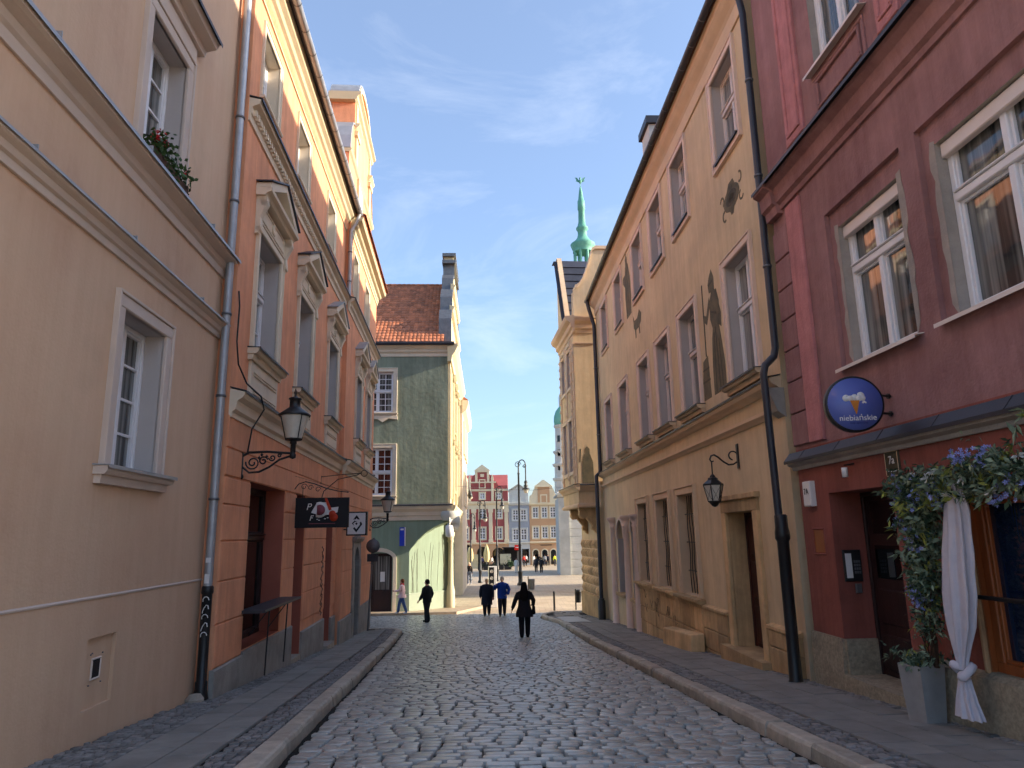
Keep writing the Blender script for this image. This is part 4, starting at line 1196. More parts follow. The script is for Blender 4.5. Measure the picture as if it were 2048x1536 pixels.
mural([[(22.0, 8.45), (22.3, 8.35), (22.85, 8.35), (23.1, 8.5), (23.15, 8.95), (22.95, 8.72), (22.5, 8.7), (22.2, 8.9), (21.9, 8.7)], [(22.2, 8.1), (22.3, 8.1), (22.4, 8.4), (22.22, 8.4)], [(22.8, 8.1), (22.9, 8.1), (22.95, 8.4), (22.75, 8.4)]], 'mural_animal')
# stone block seat
m = MB()
zb = gz(17) - 0.05
m.hexa([TAN.P(u, z, w) for u, z, w in ((16.9, -1.35, 0.12), (19.6, -1.5, 0.12), (19.6, -0.66, 0.12), (16.9, -0.50, 0.12), (16.9, -1.35, 0.46), (19.6, -1.5, 0.46), (19.6, -0.68, 0.44), (16.9, -0.52, 0.44))])
bo = m.build('stone_block_seat', M['tan_stone'], base=TAN.P(18, -1.2, 0.3), label='long low sandstone block on the pavement against the ochre house', cat='stone block')
md = bo.modifiers.new('b', 'BEVEL'); md.width = 0.03; md.segments = 2
# right downpipe
qR = lambda z, w=0.12, u=11.56: TAN.P(u, z, w)
pts = [qR(12.15, 0.4), qR(11.85, 0.3), qR(11.5, 0.16), qR(11.2), qR(4.75), qR(4.6, 0.16), qR(4.45, 0.32), qR(4.3, 0.36), qR(2.0, 0.33), qR(0.2, 0.30), qR(-0.58, 0.30)]
dp = pipe('downpipe', 'dark painted downpipe between the ochre and the red house', pts, 0.062, M['dark_pipe'], qR(-0.6, 0.3), [qR(9.8), qR(7.9), qR(6.2), qR(1.75, 0.325), qR(0.10, 0.30)])
MB().lathe(qR(-0.62, 0.30), [(0.13, 0), (0.13, 0.08), (0.1, 0.14), (0.092, 0.72), (0.092, 2.2), (0.115, 2.24), (0.115, 2.34), (0.10, 2.42), (0.10, 2.6), (0.078, 2.62)], 14).build('cast_iron_foot', M['iron'], dp)
# far downpipe at the end of the tan house
qF = lambda z, w=0.12, u=31.0: TAN.P(u, z, w)
dp = pipe('downpipe', 'dark downpipe at the corner between the ochre house and the bay-fronted house', [qF(12.15, 0.4), qF(11.75, 0.32), qF(11.3, 0.2), qF(11.0), qF(4.4), qF(4.2, 0.3), qF(-1.8, 0.3)], 0.085, M['dark_pipe'], qF(-1.85, 0.3), [qF(9), qF(6)])
MB().lathe(qF(-1.9, 0.30), [(0.16, 0), (0.16, 0.9), (0.12, 0.95), (0.12, 1.0)], 10).build('cast_iron_foot', M['iron'], dp)
# wall lantern
wl_ = thing('wall_lantern', 'hexagonal black wall lantern on a curled iron arm, on the ochre house', 'lantern', TAN.P(14.1, 3.0, 0))
m = MB(); m.bbox(TAN, 14.05, 14.15, 2.96, 3.45, 0, 0.03); m.build('wall_plate', M['iron'], wl_)
ctr = TAN.P(14.15, 0, 0.53)
arm = [TAN.P(14.12, 3.12 + 0.10 * math.sin(t * 6.28), 0.03 + t * 0.5) for t in [x / 12 for x in range(13)]]
arm = [TAN.P(14.12, z, w) for w, z in ((0.02, 3.10), (0.10, 3.05), (0.20, 3.04), (0.30, 3.10), (0.40, 3.19), (0.48, 3.24), (0.54, 3.22), (0.57, 3.15), (0.54, 3.10), (0.50, 3.12))]
curl = [TAN.P(14.12, 3.22 + 0.085 * math.sin(a), 0.10 + 0.085 * math.cos(a)) for a in [math.radians(x) for x in range(-80, 181, 20)]]
MB().tube(arm, 0.017, 6).tube(curl, 0.014, 6).build('bracket_arm', M['iron'], wl_)
c0 = V((ctr.x, ctr.y, 0))
m = MB()
m.tube([c0 + V((0, 0, 3.12)), c0 + V((0, 0, 2.82))], 0.014, 6)
m.lathe(c0, [(0.02, 2.86), (0.05, 2.83), (0.06, 2.80), (0.10, 2.78), (0.10, 2.75), (0.20, 2.67), (0.20, 2.64), (0.0, 2.64)], 6, smooth=False)
m.lathe(c0, [(0.0, 2.22), (0.05, 2.24), (0.09, 2.29), (0.125, 2.32), (0.125, 2.34), (0.0, 2.34)], 6, smooth=False)
for k in range(6):
    a = math.radians(60 * k)
    m.tube([c0 + V((0.195 * math.cos(a), 0.195 * math.sin(a), 2.65)), c0 + V((0.12 * math.cos(a), 0.12 * math.sin(a), 2.33))], 0.010, 5)
    a2 = a + math.radians(60)
    pA_ = lambda aa, f, z: c0 + V((f * math.cos(aa), f * math.sin(aa), z))
    m.tube([pA_(a, .19, 2.63), pA_(a2, .125, 2.34)], 0.004, 4); m.tube([pA_(a2, .19, 2.63), pA_(a, .125, 2.34)], 0.004, 4)
m.build('lantern_frame', M['iron'], wl_)
MB().lathe(c0, [(0.115, 2.34), (0.185, 2.64)], 6, smooth=False).build('glass', M['lamp_glass'], wl_)

# ------------------------------------------------------------------ bay-fronted corner house
CB = Fr(6.62, 0, (-0.09, 0.9959), -1)       # base line x=3.78 at y=31.4
CO = CB.off(0.85)
ch_ = thing('bay_fronted_house', 'tan corner house with an overhanging bay, diamond stonework and a curved gable', 'house', CB.P(34, -2.0, 0))
UA, UB = 31.45, 36.35
W = MB(); wallgrid(W, CB, UA, UB, -2.6, 4.0, [], shell=9); W.build('wall', M['tan'], ch_)
UO = 32.1
W = MB()
o1 = [(33.1, 34.0, 4.6, 7.0), (34.7, 35.6, 4.6, 7.0), (33.1, 34.0, 8.6, 10.6), (34.7, 35.6, 8.6, 10.6)]
wallgrid(W, CO, UO, UB, 2.9, 11.6, o1, shell=9.8)
W.quad(CO.P(UO, 2.9, 0), CO.P(UB, 2.9, 0), CO.P(UB, 2.9, -2), CO.P(UO, 2.9, -2))
W.build('bay_wall', M['tan'], ch_)
for a, b, c, d in o1:
    w = window(CO, ch_, a, b, c, d, 0.2, 2, 0.6, (1, 1), mt='warm_white', gl='glass')
    surround(CO, w, a, b, c, d, 0.14, 0.05, 'cream', bottom=True)
# mouldings wrap the near side face: a frame for that face
SD = Fr(0, 0, (1, 0), -1); SD.o = CO.P(UO, 0, 0); SD.o.z = 0; SD.d = -CO.n; SD.n = -CO.d
def wrap(prof, mt, nm, root=ch_):
    m = MB()
    m.prof(CO, UO - max(p[0] for p in prof), UB, prof)
    m.prof(SD, -max(p[0] for p in prof) * 0 , 0.95, prof)
    return m.build(nm, M[mt], root)
wrap([(-0.02, 2.90), (0.06, 2.90), (0.10, 2.96), (0.10, 3.02), (0.0, 3.10), (-0.02, 3.10)], 'tan_trim', 'bay_base_moulding')
wrap([(-0.02, 3.62), (0.05, 3.62), (0.12, 3.72), (0.24, 3.80), (0.26, 3.88), (-0.02, 3.92)], 'tan_trim', 'bay_cornice')
wrap([(-0.02, 3.925), (0.27, 3.885), (0.28, 3.86), (0.285, 3.86), (0.285, 3.90), (-0.02, 3.95)], 'dark_sheet', 'bay_flashing')
wrap([(-0.02, 10.9), (0.04, 10.9), (0.06, 11.05), (0.16, 11.12), (0.18, 11.3), (0.36, 11.42), (0.42, 11.56), (0.42, 11.62), (-0.02, 11.66)], 'tan_trim', 'top_cornice')
wrap([(-0.02, 10.35), (0.03, 10.35), (0.06, 10.42), (0.06, 10.48), (-0.02, 10.5)], 'tan_trim', 'architrave')
# pilasters on the bay front with little carved knobs
for u in (32.15, 32.75, 34.2, 35.85):
    m = MB(); m.bbox(CO, u, u + 0.3, 3.95, 10.35, -0.01, 0.05)
    for k in range(14):
        m.lathe(CO.P(u + 0.15, 4.3 + 0.44 * k, 0.05), [(0.10, 0), (0.05, 0.05), (0, 0.06)], 6, ax=CO.n)
    m.build('pilaster', M['tan_trim'], ch_)
# corbels
for u in (32.35, 34.6):
    m = MB()
    m.prof(CB, u, u + 0.35, [(0, 1.75), (0.10, 1.80), (0.22, 2.1), (0.5, 2.45), (0.78, 2.66), (0.84, 2.9), (0, 2.9)])
    m.lathe(CB.P(u - 0.03, 2.62, 0.62), [(0.2, 0), (0.2, 0.41)], 12, ax=CB.d)
    m.lathe(CB.P(u - 0.02, 2.02, 0.14), [(0.13, 0), (0.13, 0.39)], 12, ax=CB.d)
    m.build('corbel', M['tan_stone'], ch_)
# diamond rustication
dm = MB()
MB().box(CB, 32.0, UB + 0.02, -0.95, 1.50, -0.02, 0.03).build('diamond_ground', M['tan_trim'], ch_)
for i in range(6):
    for j in range(8):
        u0 = 32.05 + j * 0.535; z0 = -0.93 + i * 0.405
        u1, z1 = u0 + 0.50, z0 + 0.37
        P = CB.P
        MB().add([P(u0, z0, 0.03), P(u1, z0, 0.03), P(u1, z1, 0.03), P(u0, z1, 0.03), P((u0 + u1) / 2, (z0 + z1) / 2, 0.15)],
                 [(0, 1, 4), (1, 2, 4), (2, 3, 4), (3, 0, 4)]).build('diamond_block', M['tan_stone'], ch_)
MB().box(CB, 31.9, UB + 0.03, -2.6, -0.96, -0.02, 0.12).build('plinth', M['tan_stone'], ch_)
m = MB(); m.bbox(CB, 31.45, 31.95, -1.0, 2.9, -0.02, 0.10); m.bbox(CB, 31.4, 32.0, -2.6, -1.0, -0.02, 0.2); m.build('pier', M['tan'], ch_)
# painted merchant on the side face
m = MB()
for p in ([(0.18, 3.96), (0.72, 3.96), (0.70, 4.9), (0.58, 5.25), (0.30, 5.25), (0.2, 4.9)], [(0.34, 5.22), (0.56, 5.22), (0.56, 5.5), (0.45, 5.62), (0.35, 5.5)], [(0.08, 4.9), (0.13, 4.9), (0.18, 5.5), (0.13, 5.5)]):
    m.poly(SD, p, -0.004, 0.006)
m.build('mural_figure', M['mural'], ch_)
# mansard roof and curved gable
MB().poly(CO, [(33.55, 11.66), (36.35, 11.66), (36.35, 15.9), (35.75, 15.9)], -0.12, 0.0).build('front_gable', M['tan'], ch_)
MB().poly(CO, [(33.50, 11.66), (35.70, 15.95), (36.40, 15.95), (36.40, 16.05), (35.62, 16.05), (33.36, 11.66)], -0.16, 0.08).build('front_gable_coping', M['tan_trim'], ch_)
MB().add([CO.P(33.5, 11.66, 0.25), CO.P(33.5, 11.66, -9.8), CO.P(35.7, 15.9, -9.8), CO.P(35.7, 15.9, 0.25), CO.P(36.35, 15.9, -9.8), CO.P(36.35, 15.9, 0.25), CO.P(36.35, 11.66, -9.8), CO.P(36.35, 11.66, 0.25)], [(0, 1, 2, 3), (3, 2, 4, 5), (1, 6, 4, 2)]).build('roof', M['slate'], ch_)
for i in range(9):
    f = lambda t: (33.5 + 2.2 * t, 11.68 + 4.24 * t)
    (u0, z0), (u1, z1) = f(i / 9), f((i + 1) / 9)
    MB().hexa([CO.P(u0, z0, -9.6), CO.P(u0, z0, -0.17), CO.P(u1, z1, -0.17), CO.P(u1, z1, -9.6), CO.P(u0 - 0.06, z0 + 0.03, -9.6), CO.P(u0 - 0.06, z0 + 0.03, -0.17), CO.P(u1 - 0.015, z1 + 0.008, -0.17), CO.P(u1 - 0.015, z1 + 0.008, -9.6)]).build('slate_course', M['slate'], ch_)
gp = [(0.05, 11.66), (0.08, 13.0)] + [(0.15 + 0.9 * t, 13.1 + 1.9 * t ** 1.8) for t in [x / 8 for x in range(9)]] + [(1.2, 15.1), (2.6, 15.1), (2.6, 11.66)]
gbl = MB().poly(SD, gp, -0.5, 0.02).build('gable', M['tan'], ch_)
tp = [(0.15 + 0.9 * t, 13.1 + 1.9 * t ** 1.8) for t in [x / 8 for x in range(9)]] + [(1.2, 15.1), (2.6, 15.1)]
MB().poly(SD, tp + [(u_ + 0.02, z_ + 0.16) for u_, z_ in tp[::-1]], -0.55, 0.10).build('gable_coping', M['tan_trim'], gbl)

# ------------------------------------------------------------------ red house (near right)
RED = Fr(5.093, 0, (-0.0478, 0.9989), -1)
rh = thing('red_house', 'dusky red plastered house with big white windows, nearest on the right', 'house', RED.P(9, -0.4, 0))
WR = [(8.05, 9.50), (5.55, 7.30), (3.0, 4.6)]
WU = [(8.20, 9.50), (5.6, 7.1)]
ops = [(a - 0.22, b + 0.22, 3.93, 6.26) for a, b in WR] + [(a, b, 8.50, 10.6) for a, b in WU] + [(8.88, 10.50, -0.30, 2.27), (5.2, 7.55, 0.32, 2.12)]
W = MB(); wallgrid(W, RED, 2.4, 11.42, 3.0, 12.05, [o for o in ops if o[2] > 3])
for a, b in WR:     # stepped recess round the big windows
    P = RED.P
    A, B, C, D = a - 0.22, b + 0.22, 3.93, 6.26
    q = -0.07
    for u0, u1, z0, z1 in ((A, a, C, D), (b, B, C, D), (a, b, 5.98, D), (a, b, C, 3.96)):
        W.quad(P(u0, z0, q), P(u1, z0, q), P(u1, z1, q), P(u0, z1, q))
    W.quad(P(A, C), P(A, D), P(A, D, q), P(A, C, q)); W.quad(P(B, C), P(B, D), P(B, D, q), P(B, C, q)); W.quad(P(A, D), P(B, D), P(B, D, q), P(A, D, q)); W.quad(P(A, C), P(B, C), P(B, C, q), P(A, C, q))
W.build('upper_wall', M['red'], rh)
W = MB(); wallgrid(W, RED, 2.4, 11.42, -1.2, 3.0, [o for o in ops if o[2] < 3]); W.build('ground_wall', M['red_low'], rh)
RI = RED.off(-0.07)
for i, (a, b) in enumerate(WR):
    w = window(RI, rh, a, b, 3.96, 5.98, 0.17, 2, 0.66, (1, 1), mt='white', gl='glass', rv='raw_plaster', fw=0.08)
    m = MB(); rframe(m, RED, a - 0.42, b + 0.42, 3.40, 6.46, 0.10, -0.02, 0.022); m.build('surround', M['red_light'], w) if False else None
    MB().bbox(RI, a + 0.01, b - 0.01, 5.80, 5.97, -0.13, -0.05).build('shutter_box', M['warm_white'], w)
    for (ua, ub, s_) in ((a - 0.13, a, 1), (b, b + 0.12, -1)):
        pts = [(b if s_ < 0 else a, 3.965), (b if s_ < 0 else a, 6.02)]
        zz = 6.04; edge = []
        while zz > 3.96:
            edge.append(((ub - RND.uniform(0, 0.06)) if s_ < 0 else (ua + RND.uniform(0, 0.06)), zz)); zz -= 0.16
        MB().poly(RI, pts + edge, -0.005, 0.006).build('plaster_patch', M['raw_plaster'], w)
    MB().prof(RED, a - 0.20, b + 0.20, [(-0.2, 3.95), (0.10, 3.915), (0.105, 3.88), (0.11, 3.88), (0.11, 3.925), (-0.2, 3.97)]).build('sill', M['warm_white'], w)
for a, b in WU:
    w = window(RED, rh, a, b, 8.50, 10.6, 0.16, 2, 0.6, (1, 1), mt='white', gl='glass', rv='raw_plaster', fw=0.08)
    MB().prof(RED, a - 0.14, b + 0.14, [(-0.2, 8.49), (0.12, 8.455), (0.125, 8.42), (0.13, 8.42), (0.13, 8.465), (-0.2, 8.51)]).build('sill', M['warm_white'], w)
    m = MB(); rframe(m, RED, a - 0.05, b + 0.05, 7.75, 8.38, 0.06, -0.02, 0.03); rframe(m, RED, a + 0.04, b - 0.04, 7.84, 8.30, 0.05, -0.02, 0.045); m.build('apron', M['red'], w)
for u0, u1 in ((9.95, 10.55), (7.40, 7.85)):
    m = MB(); m.bbox(RED, u0, u1, 7.82, 11.5, -0.02, 0.05); rframe(m, RED, u0 + 0.08, u1 - 0.08, 7.95, 11.4, 0.05, 0.045, 0.075); m.build('pilaster', M['red_light'], rh)
# cornice between first and second floor
c = MB().prof(RED, 2.4, 11.0, [(-0.02, 6.98), (0.04, 6.98), (0.05, 7.06), (0.11, 7.10), (0.12, 7.2), (0.15, 7.32), (0.24, 7.38), (0.25, 7.44), (-0.02, 7.5)])
c.prof(RED, 11.0, 11.44, [(-0.02, 6.92), (0.10, 6.92), (0.12, 7.06), (0.18, 7.10), (0.20, 7.32), (0.30, 7.38), (0.31, 7.44), (-0.02, 7.5)])
cc = c.build('cornice', M['red'], rh)
MB().prof(RED, 2.4, 11.46, [(-0.02, 7.54), (0.31, 7.455), (0.32, 7.41), (0.325, 7.41), (0.325, 7.465), (-0.02, 7.56)]).build('cornice_flashing', M['dark_sheet'], cc)
# quoin strip with grooves, pale pilaster strip
zq = [3.05 + 0.52 * i for i in range(8)]
for a, b in zip(zq, zq[1:]):
    MB().bbox(RED, 10.86, 11.40, a + 0.01, min(b, 6.95) - 0.01, -0.02, 0.045, 0.012).build('quoin', M['red'], rh)
m = MB(); m.bbox(RED, 10.38, 10.84, 3.05, 6.92, -0.02, 0.05); m.build('pilaster_strip', M['red_light'], rh)
# ledge over the shop floor
c = MB().prof(RED, 2.4, 11.52, [(-0.02, 2.68), (0.04, 2.68), (0.05, 2.73), (0.12, 2.76), (0.13, 2.80), (-0.02, 2.84)]).build('shop_ledge', M['raw_plaster'], rh)
f = MB().prof(RED, 2.4, 11.56, [(-0.02, 2.96), (0.05, 2.94), (0.15, 2.82), (0.155, 2.785), (0.162, 2.785), (0.162, 2.83), (0.055, 2.96), (-0.02, 2.98)])
for u in (5.5, 6.6, 7.7, 8.8, 9.9, 11):
    f.prof(RED, u, u + 0.015, [(0.052, 2.945), (0.158, 2.82), (0.166, 2.835), (0.06, 2.965)])
f.build('ledge_flashing', M['dark_sheet'], c)
# granite plinth
MB().prof(RED, 10.50, 11.44, [(-0.02, -1.2), (0.05, -1.2), (0.05, -0.17), (0.03, 0.25), (-0.02, 0.25)]).build('plinth', M['granite'], rh)
MB().prof(RED, 2.4, 8.86, [(-0.02, -1.2), (0.10, -1.2), (0.10, 0.28), (0.0, 0.33), (-0.25, 0.34)]).build('plinth', M['granite'], rh)
# doorway
dr = doorway(RED, rh, 8.88, 10.50, -0.22, 2.27, 0.50, 'wood_dark', 'red_low', 4, 2)
MB().box(RED, 8.84, 10.52, -1.2, -0.22, -0.6, 0.06).build('door_step', M['granite'], dr)
r_ = MB(); r_.box(RED, 10.44, 10.51, -0.22, 0.25, -0.45, -0.002); r_.build('reveal_plinth', M['granite'], dr)
# shop window
w = window(RED, rh, 5.2, 7.55, 0.32, 2.12, 0.12, 2, None, (1, 1), mt='wood_orange', gl='glass_blue', rv='wood_orange', fw=0.11, name='shop_window')
m = MB(); m.bbox(RED, 7.55, 7.60, 0.32, 2.16, -0.02, 0.04); m.build('timber_trim', mat('pale_timber', (186, 148, 110), var=0.15, scale=8), w)
MB().prof(RED, 2.4, 11.42, [(0.3, 12.2), (-4.6, 15.30), (-9.2, 12.2), (-9.2, 12.0), (0.3, 12.1)]).build('roof', M['tile'], rh)
# small fixtures on the red house
nb = MB(); nb.bbox(RED, 10.90, 11.14, 2.10, 2.48, 0, 0.09, 0.015)
nt = nb.build('house_number_light', M['offwhite'], base=RED.P(11.0, 2.1, 0), label='white light box lettered 7A beside the dark downpipe', cat='number light')
label_text('7A', RED.P(11.02, 2.32, 0.092), -RED.d, (0, 0, 1), 0.13, M['black'], nt)
pq = MB(); pq.bbox(RED, 8.62, 8.93, 2.36, 2.70, 0, 0.02)
po = pq.build('number_plaque', mat('dark_plaque', (64, 56, 40), rough=0.5), base=RED.P(8.75, 2.36, 0), label='dark metal plaque reading 7a above the red house door', cat='plaque')
m = MB(); rframe(m, RED, 8.635, 8.915, 2.375, 2.685, 0.012, 0.018, 0.026); m.build('plaque_border', M['tan_trim'], po)
label_text('7a', RED.P(8.775, 2.57, 0.022), -RED.d, (0, 0, 1), 0.14, M['offwhite'], po)
MB().box(RED, 8.69, 8.86, 2.43, 2.445, 0.018, 0.024).build('lettering', M['offwhite'], po)
sp = thing('spotlight', 'small white spotlight under the dark ledge over the door', 'spotlight', RED.P(9.7, 2.55, 0))
MB().tube([RED.P(9.7, 2.62, 0), RED.P(9.7, 2.60, 0.14)], 0.012, 6).build('arm', M['iron'], sp)
MB().lathe(RED.P(9.7, 2.44, 0.14), [(0.035, 0), (0.04, 0.0), (0.04, 0.13), (0.0, 0.13)], 10).build('head', M['offwhite'], sp)
ni = MB(); rframe(ni, RED, 10.74, 11.12, 1.38, 1.78, 0.03, -0.005, 0.016)
no = ni.build('niche_frame', M['red_low'], rh)
MB().box(RED, 10.78, 11.08, 1.42, 1.74, -0.01, 0.004).build('niche_board', M['wood_orange'], no)
# intercom on the far reveal of the doorway (faces the camera)
RV = Fr(0, 0, (1, 0), 1); RV.o = RED.P(10.50, 0, 0); RV.o.z = 0; RV.d = -RED.n; RV.n = -RED.d
ic = thing('intercom', 'dark door intercom with keypad and pale name list inside the red doorway', 'intercom', RV.P(0.2, 1.1, 0))
m = MB(); m.bbox(RV, 0.10, 0.36, 1.02, 1.46, 0, 0.03); m.build('panel', M['iron'], ic)
MB().box(RV, 0.125, 0.215, 1.07, 1.41, 0.03, 0.034).build('name_list', M['offwhite'], ic)
m = MB()
for i in range(4):
    for j in range(3): m.box(RV, 0.245 + j * 0.033, 0.268 + j * 0.033, 1.13 + i * 0.05, 1.165 + i * 0.05, 0.03, 0.036)
m.build('keypad', M['galv'], ic)
MB().bbox(RV, 0.24, 0.33, 0.86, 0.99, 0, 0.03).build('letter_slot', M['galv'], ic)
# ------------------------------------------------------------------ green corner house
TH_ = math.radians(3.5)
GR = Fr(-7, 35.3, (math.cos(TH_), math.sin(TH_)), 1, 1.0765)
gn = thing('green_house', 'green plastered corner house with tiled roof, cream mouldings and stepped side gable', 'house', GR.P(0, -1.8, 0))
W = MB()
ops = [(-0.60, 0.96, 7.92, 10.02), (-0.58, 0.98, 3.78, 6.12), (-0.40, 1.05, -2.6, 1.0)]
wallgrid(W, GR, -7.5, 3.74, 2.55, 11.2, ops[:2], shell=12); W.build('wall', M['green'], gn)
LW_ = MB(); wallgrid(LW_, GR, -7.5, 1.87, -3.2, 2.55, ops[2:], shell=0)
crv = [(1.87, 1.05), (1.95, 1.20), (2.04, 1.30), (2.25, 1.58), (2.6, 1.92), (3.0, 2.18), (3.4, 2.36), (3.74, 2.47)]
for (a, za), (b, zb_) in zip(crv, crv[1:]):
    LW_.quad(GR.P(a, za), GR.P(b, zb_), GR.P(b, 2.55), GR.P(a, 2.55))
A_ = GR.P(1.87, 0); C_ = GR.P(3.74, 0); Q_ = C_ + V((0.10, 2.1, 0))
def chp(u, z):
    t = (u - 1.87) / (3.74 - 1.87)
    p = A_ + (Q_ - A_) * t
    return V((p.x, p.y, GR.P(0, z).z))
LW_.build('ground_wall', M['green_low'], gn)
s_ = MB()
for (a, za), (b, zb_) in zip(crv, crv[1:]):
    s_.quad(GR.P(a, za), GR.P(b, zb_), chp(b, zb_), chp(a, za))
s_.build('soffit', M['green_low'], gn)
MB().quad(chp(1.87, -3.2), chp(3.74, -3.2), chp(3.74, 2.55), chp(1.87, 2.55)).build('chamfered_wall', M['green_low'], gn)
# painted line drawing of tall grasses on the chamfer: incised dark lines
ln = MB()
off = V((0.53, -0.85, 0)) * 0.006
r = random.Random(5)
for i in range(17):
    u = r.uniform(1.98, 3.66); top = min(1.0 + (u - 1.87) * 0.75, 2.2) - r.uniform(0.05, 0.5)
    pts = [chp(u + 0.10 * math.sin(t * 2.2 + i) * t + r.uniform(-.006, .006), -0.95 + (top + 0.95) * t) + off for t in [x / 8 for x in range(9)]]
    ln.tube(pts, 0.008, 4)
ln.build('wall_drawing', M['mural'], gn)
CHF = Fr(0, 0, (1, 0), 1); CHF.d = (Q_ - A_).normalized(); CHF.n = V((CHF.d.y, -CHF.d.x, 0)); CHF.o = V((A_.x, A_.y, 0))
L_ = (Q_ - A_).length
MB().prof(CHF, -0.02, L_ + 0.02, [(-0.02, -3), (0.05, -3), (0.05, -1.12), (-0.02, -1.08)]).build('plinth', M['green_plinth'], gn)
MB().prof(GR, 1.05, 1.87, [(-0.02, -3), (0.05, -3), (0.05, -0.95), (-0.02, -0.92)]).build('plinth', M['green_plinth'], gn)
# cornices
c = MB().prof(GR, -7.5, 3.95, [(-0.02, 2.55), (0.06, 2.55), (0.08, 2.75), (0.14, 2.78), (0.16, 2.95), (0.30, 3.1), (0.34, 3.2), (0.34, 3.26), (-0.02, 3.3)]).build('cornice', M['cream'], gn)
MB().prof(GR, -7.5, 3.98, [(-0.02, 3.31), (0.35, 3.27), (0.37, 3.23), (0.38, 3.23), (0.38, 3.29), (-0.02, 3.35)]).build('cornice_flashing', M['dark_sheet'], c)
c = MB().prof(GR, -7.5, 4.02, [(-0.02, 10.82), (0.05, 10.82), (0.06, 10.98), (0.16, 11.05), (0.18, 11.15), (0.34, 11.28), (0.38, 11.36), (-0.02, 11.4)]).build('eaves_cornice', M['cream'], gn)
MB().prof(GR, -7.5, 4.06, [(0.36, 11.34), (0.50, 11.34), (0.54, 11.42), (0.54, 11.50), (0.36, 11.48)]).build('gutter', M['dark_sheet'], c)
# windows
for i, (a, b, c0, c1) in enumerate(ops[:2]):
    w = window(GR, gn, a, b, c0, c1, 0.16, 2, 0.52 if i == 0 else 0.48, (3, 3), vbars=1, mt='white', gl='glass' if i == 0 else 'glass_warm', fw=0.07, th=0.032)
    surround(GR, w, a, b, c0, c1, 0.17, 0.06, 'cream', bottom=True)
    sill(GR, w, a - 0.2, b + 0.25, c0 - 0.03, 0.16, 'cream', 0.06, None)
m = MB(); m.poly(GR, [(-0.8, 7.55), (0.2, 7.58), (0.45, 7.42), (0.75, 7.6), (1.2, 7.55), (1.2, 7.72), (-0.8, 7.72)], -0.01, 0.09); m.build('carved_apron', M['cream'], gn)
m = MB(); m.bbox(GR, 0.98, 1.2, 3.31, 3.60, -0.02, 0.08); m.bbox(GR, -0.8, -0.58, 3.31, 3.60, -0.02, 0.08); m.build('window_feet', M['cream'], gn)
# arched doorway with display
um, r0 = 0.32, 0.78
arc = [(um + r0 * math.cos(a), 0.72 + 0.36 * math.sin(a)) for a in [math.radians(x) for x in range(0, 181, 15)]]
oarc = [(um + (r0 + 0.17) * math.cos(a), 0.72 + 0.55 * math.sin(a)) for a in [math.radians(x) for x in range(0, 181, 15)]]
m = MB(); m.poly(GR, [(1.10, -2.6), (1.27, -2.6)] + oarc + [(-0.63, -2.6), (-0.46, -2.6)] + arc[::-1], -0.25, 0.07); dpz = m.build('door_surround', M['cream'], gn)
m = MB(); m.poly(GR, [(-0.46, -2.6), (1.10, -2.6)] + arc, -0.42, -0.35)
m.bbox(GR, -0.05, 0.1, -2.2, 1.0, -0.36, -0.26); m.bbox(GR, 0.92, 1.08, -2.2, 0.9, -0.36, -0.26); m.bbox(GR, 0.1, 0.92, -2.2, -0.75, -0.36, -0.28)
dd = m.build('door', M['wood_dark'], gn)
MB().box(GR, 0.12, 0.90, -0.72, 0.85, -0.345, -0.335).build('pane', M['glass'], dd)
MB().box(GR, 0.46, 0.68, -0.35, 0.12, -0.33, -0.325).build('notice', M['offwhite'], dd)
m = MB()
for z in [-1.9 + 0.33 * i for i in range(8)]: m.box(GR, -0.42, -0.08, z, z + 0.06, -0.345, -0.25)
m.build('display_shelf', M['offwhite'], dd)
bs = thing('blue_sign', 'narrow upright blue panel sign on the green wall above the door', 'sign', GR.P(1.55, 1.3, 0.1))
MB().bbox(GR, 1.40, 1.64, 1.33, 2.22, 0.05, 0.13).build('panel', M['blue_sign'], bs)
MB().box(GR, 1.64, 1.69, 1.33, 2.22, 0.05, 0.13).build('edge', M['offwhite'], bs)
MB().box(GR, 1.44, 1.6, 2.08, 2.16, 0.13, 0.134).build('lettering', M['offwhite'], bs)
# roof with tile courses
EZ, RZ, RWD = 11.45, 16.85, 6.6
roofm = MB()
roofm.prof(GR, -7.5, 3.45, [(0.45, EZ), (-RWD, RZ), (-2 * RWD, EZ), (-2 * RWD, EZ - .3), (0.45, EZ - 0.08)])
rfo = roofm.build('roof', M['tile'], gn)
tm = MB()
NC = 24
r = random.Random(8)
for j in range(NC):
    t0, t1 = j / NC, (j + 1.12) / NC
    f = lambda t: (0.47 - (RWD + 0.45) * t, EZ + 0.02 + (RZ - EZ) * t)
    (w0, z0), (w1, z1) = f(t0), f(min(1.0, t1))
    u = -1.4
    while u < 3.4:
        du = 0.205
        lift = 0.045 + r.uniform(-0.008, 0.012)
        rows = []
        for (ww, zz, li) in ((w0, z0, lift), (w1, z1, 0.01)):
            rows.append([GR.P(u + du * q / 4, zz + (li + 0.03 * math.sin(math.pi * q / 4)), ww) for q in range(5)])
        tm.add(rows[0] + rows[1] + [GR.P(u + du * q / 4, z0, w0) for q in range(5)],
               [(q, q + 1, 6 + q, 5 + q) for q in range(4)] + [(q + 1, q, 10 + q, 11 + q) for q in range(4)], False)
        u += du
tm.build('roof_tiles', M['tile'], rfo, kind='stuff')
rd = MB()
u = -1.4
while u < 3.3:
    MB().tube([GR.P(u, RZ + 0.04, -RWD), GR.P(u + 0.30, RZ + 0.06, -RWD)], [0.10, 0.115], 8).build('ridge_tile', M['tile'], rfo); u += 0.29
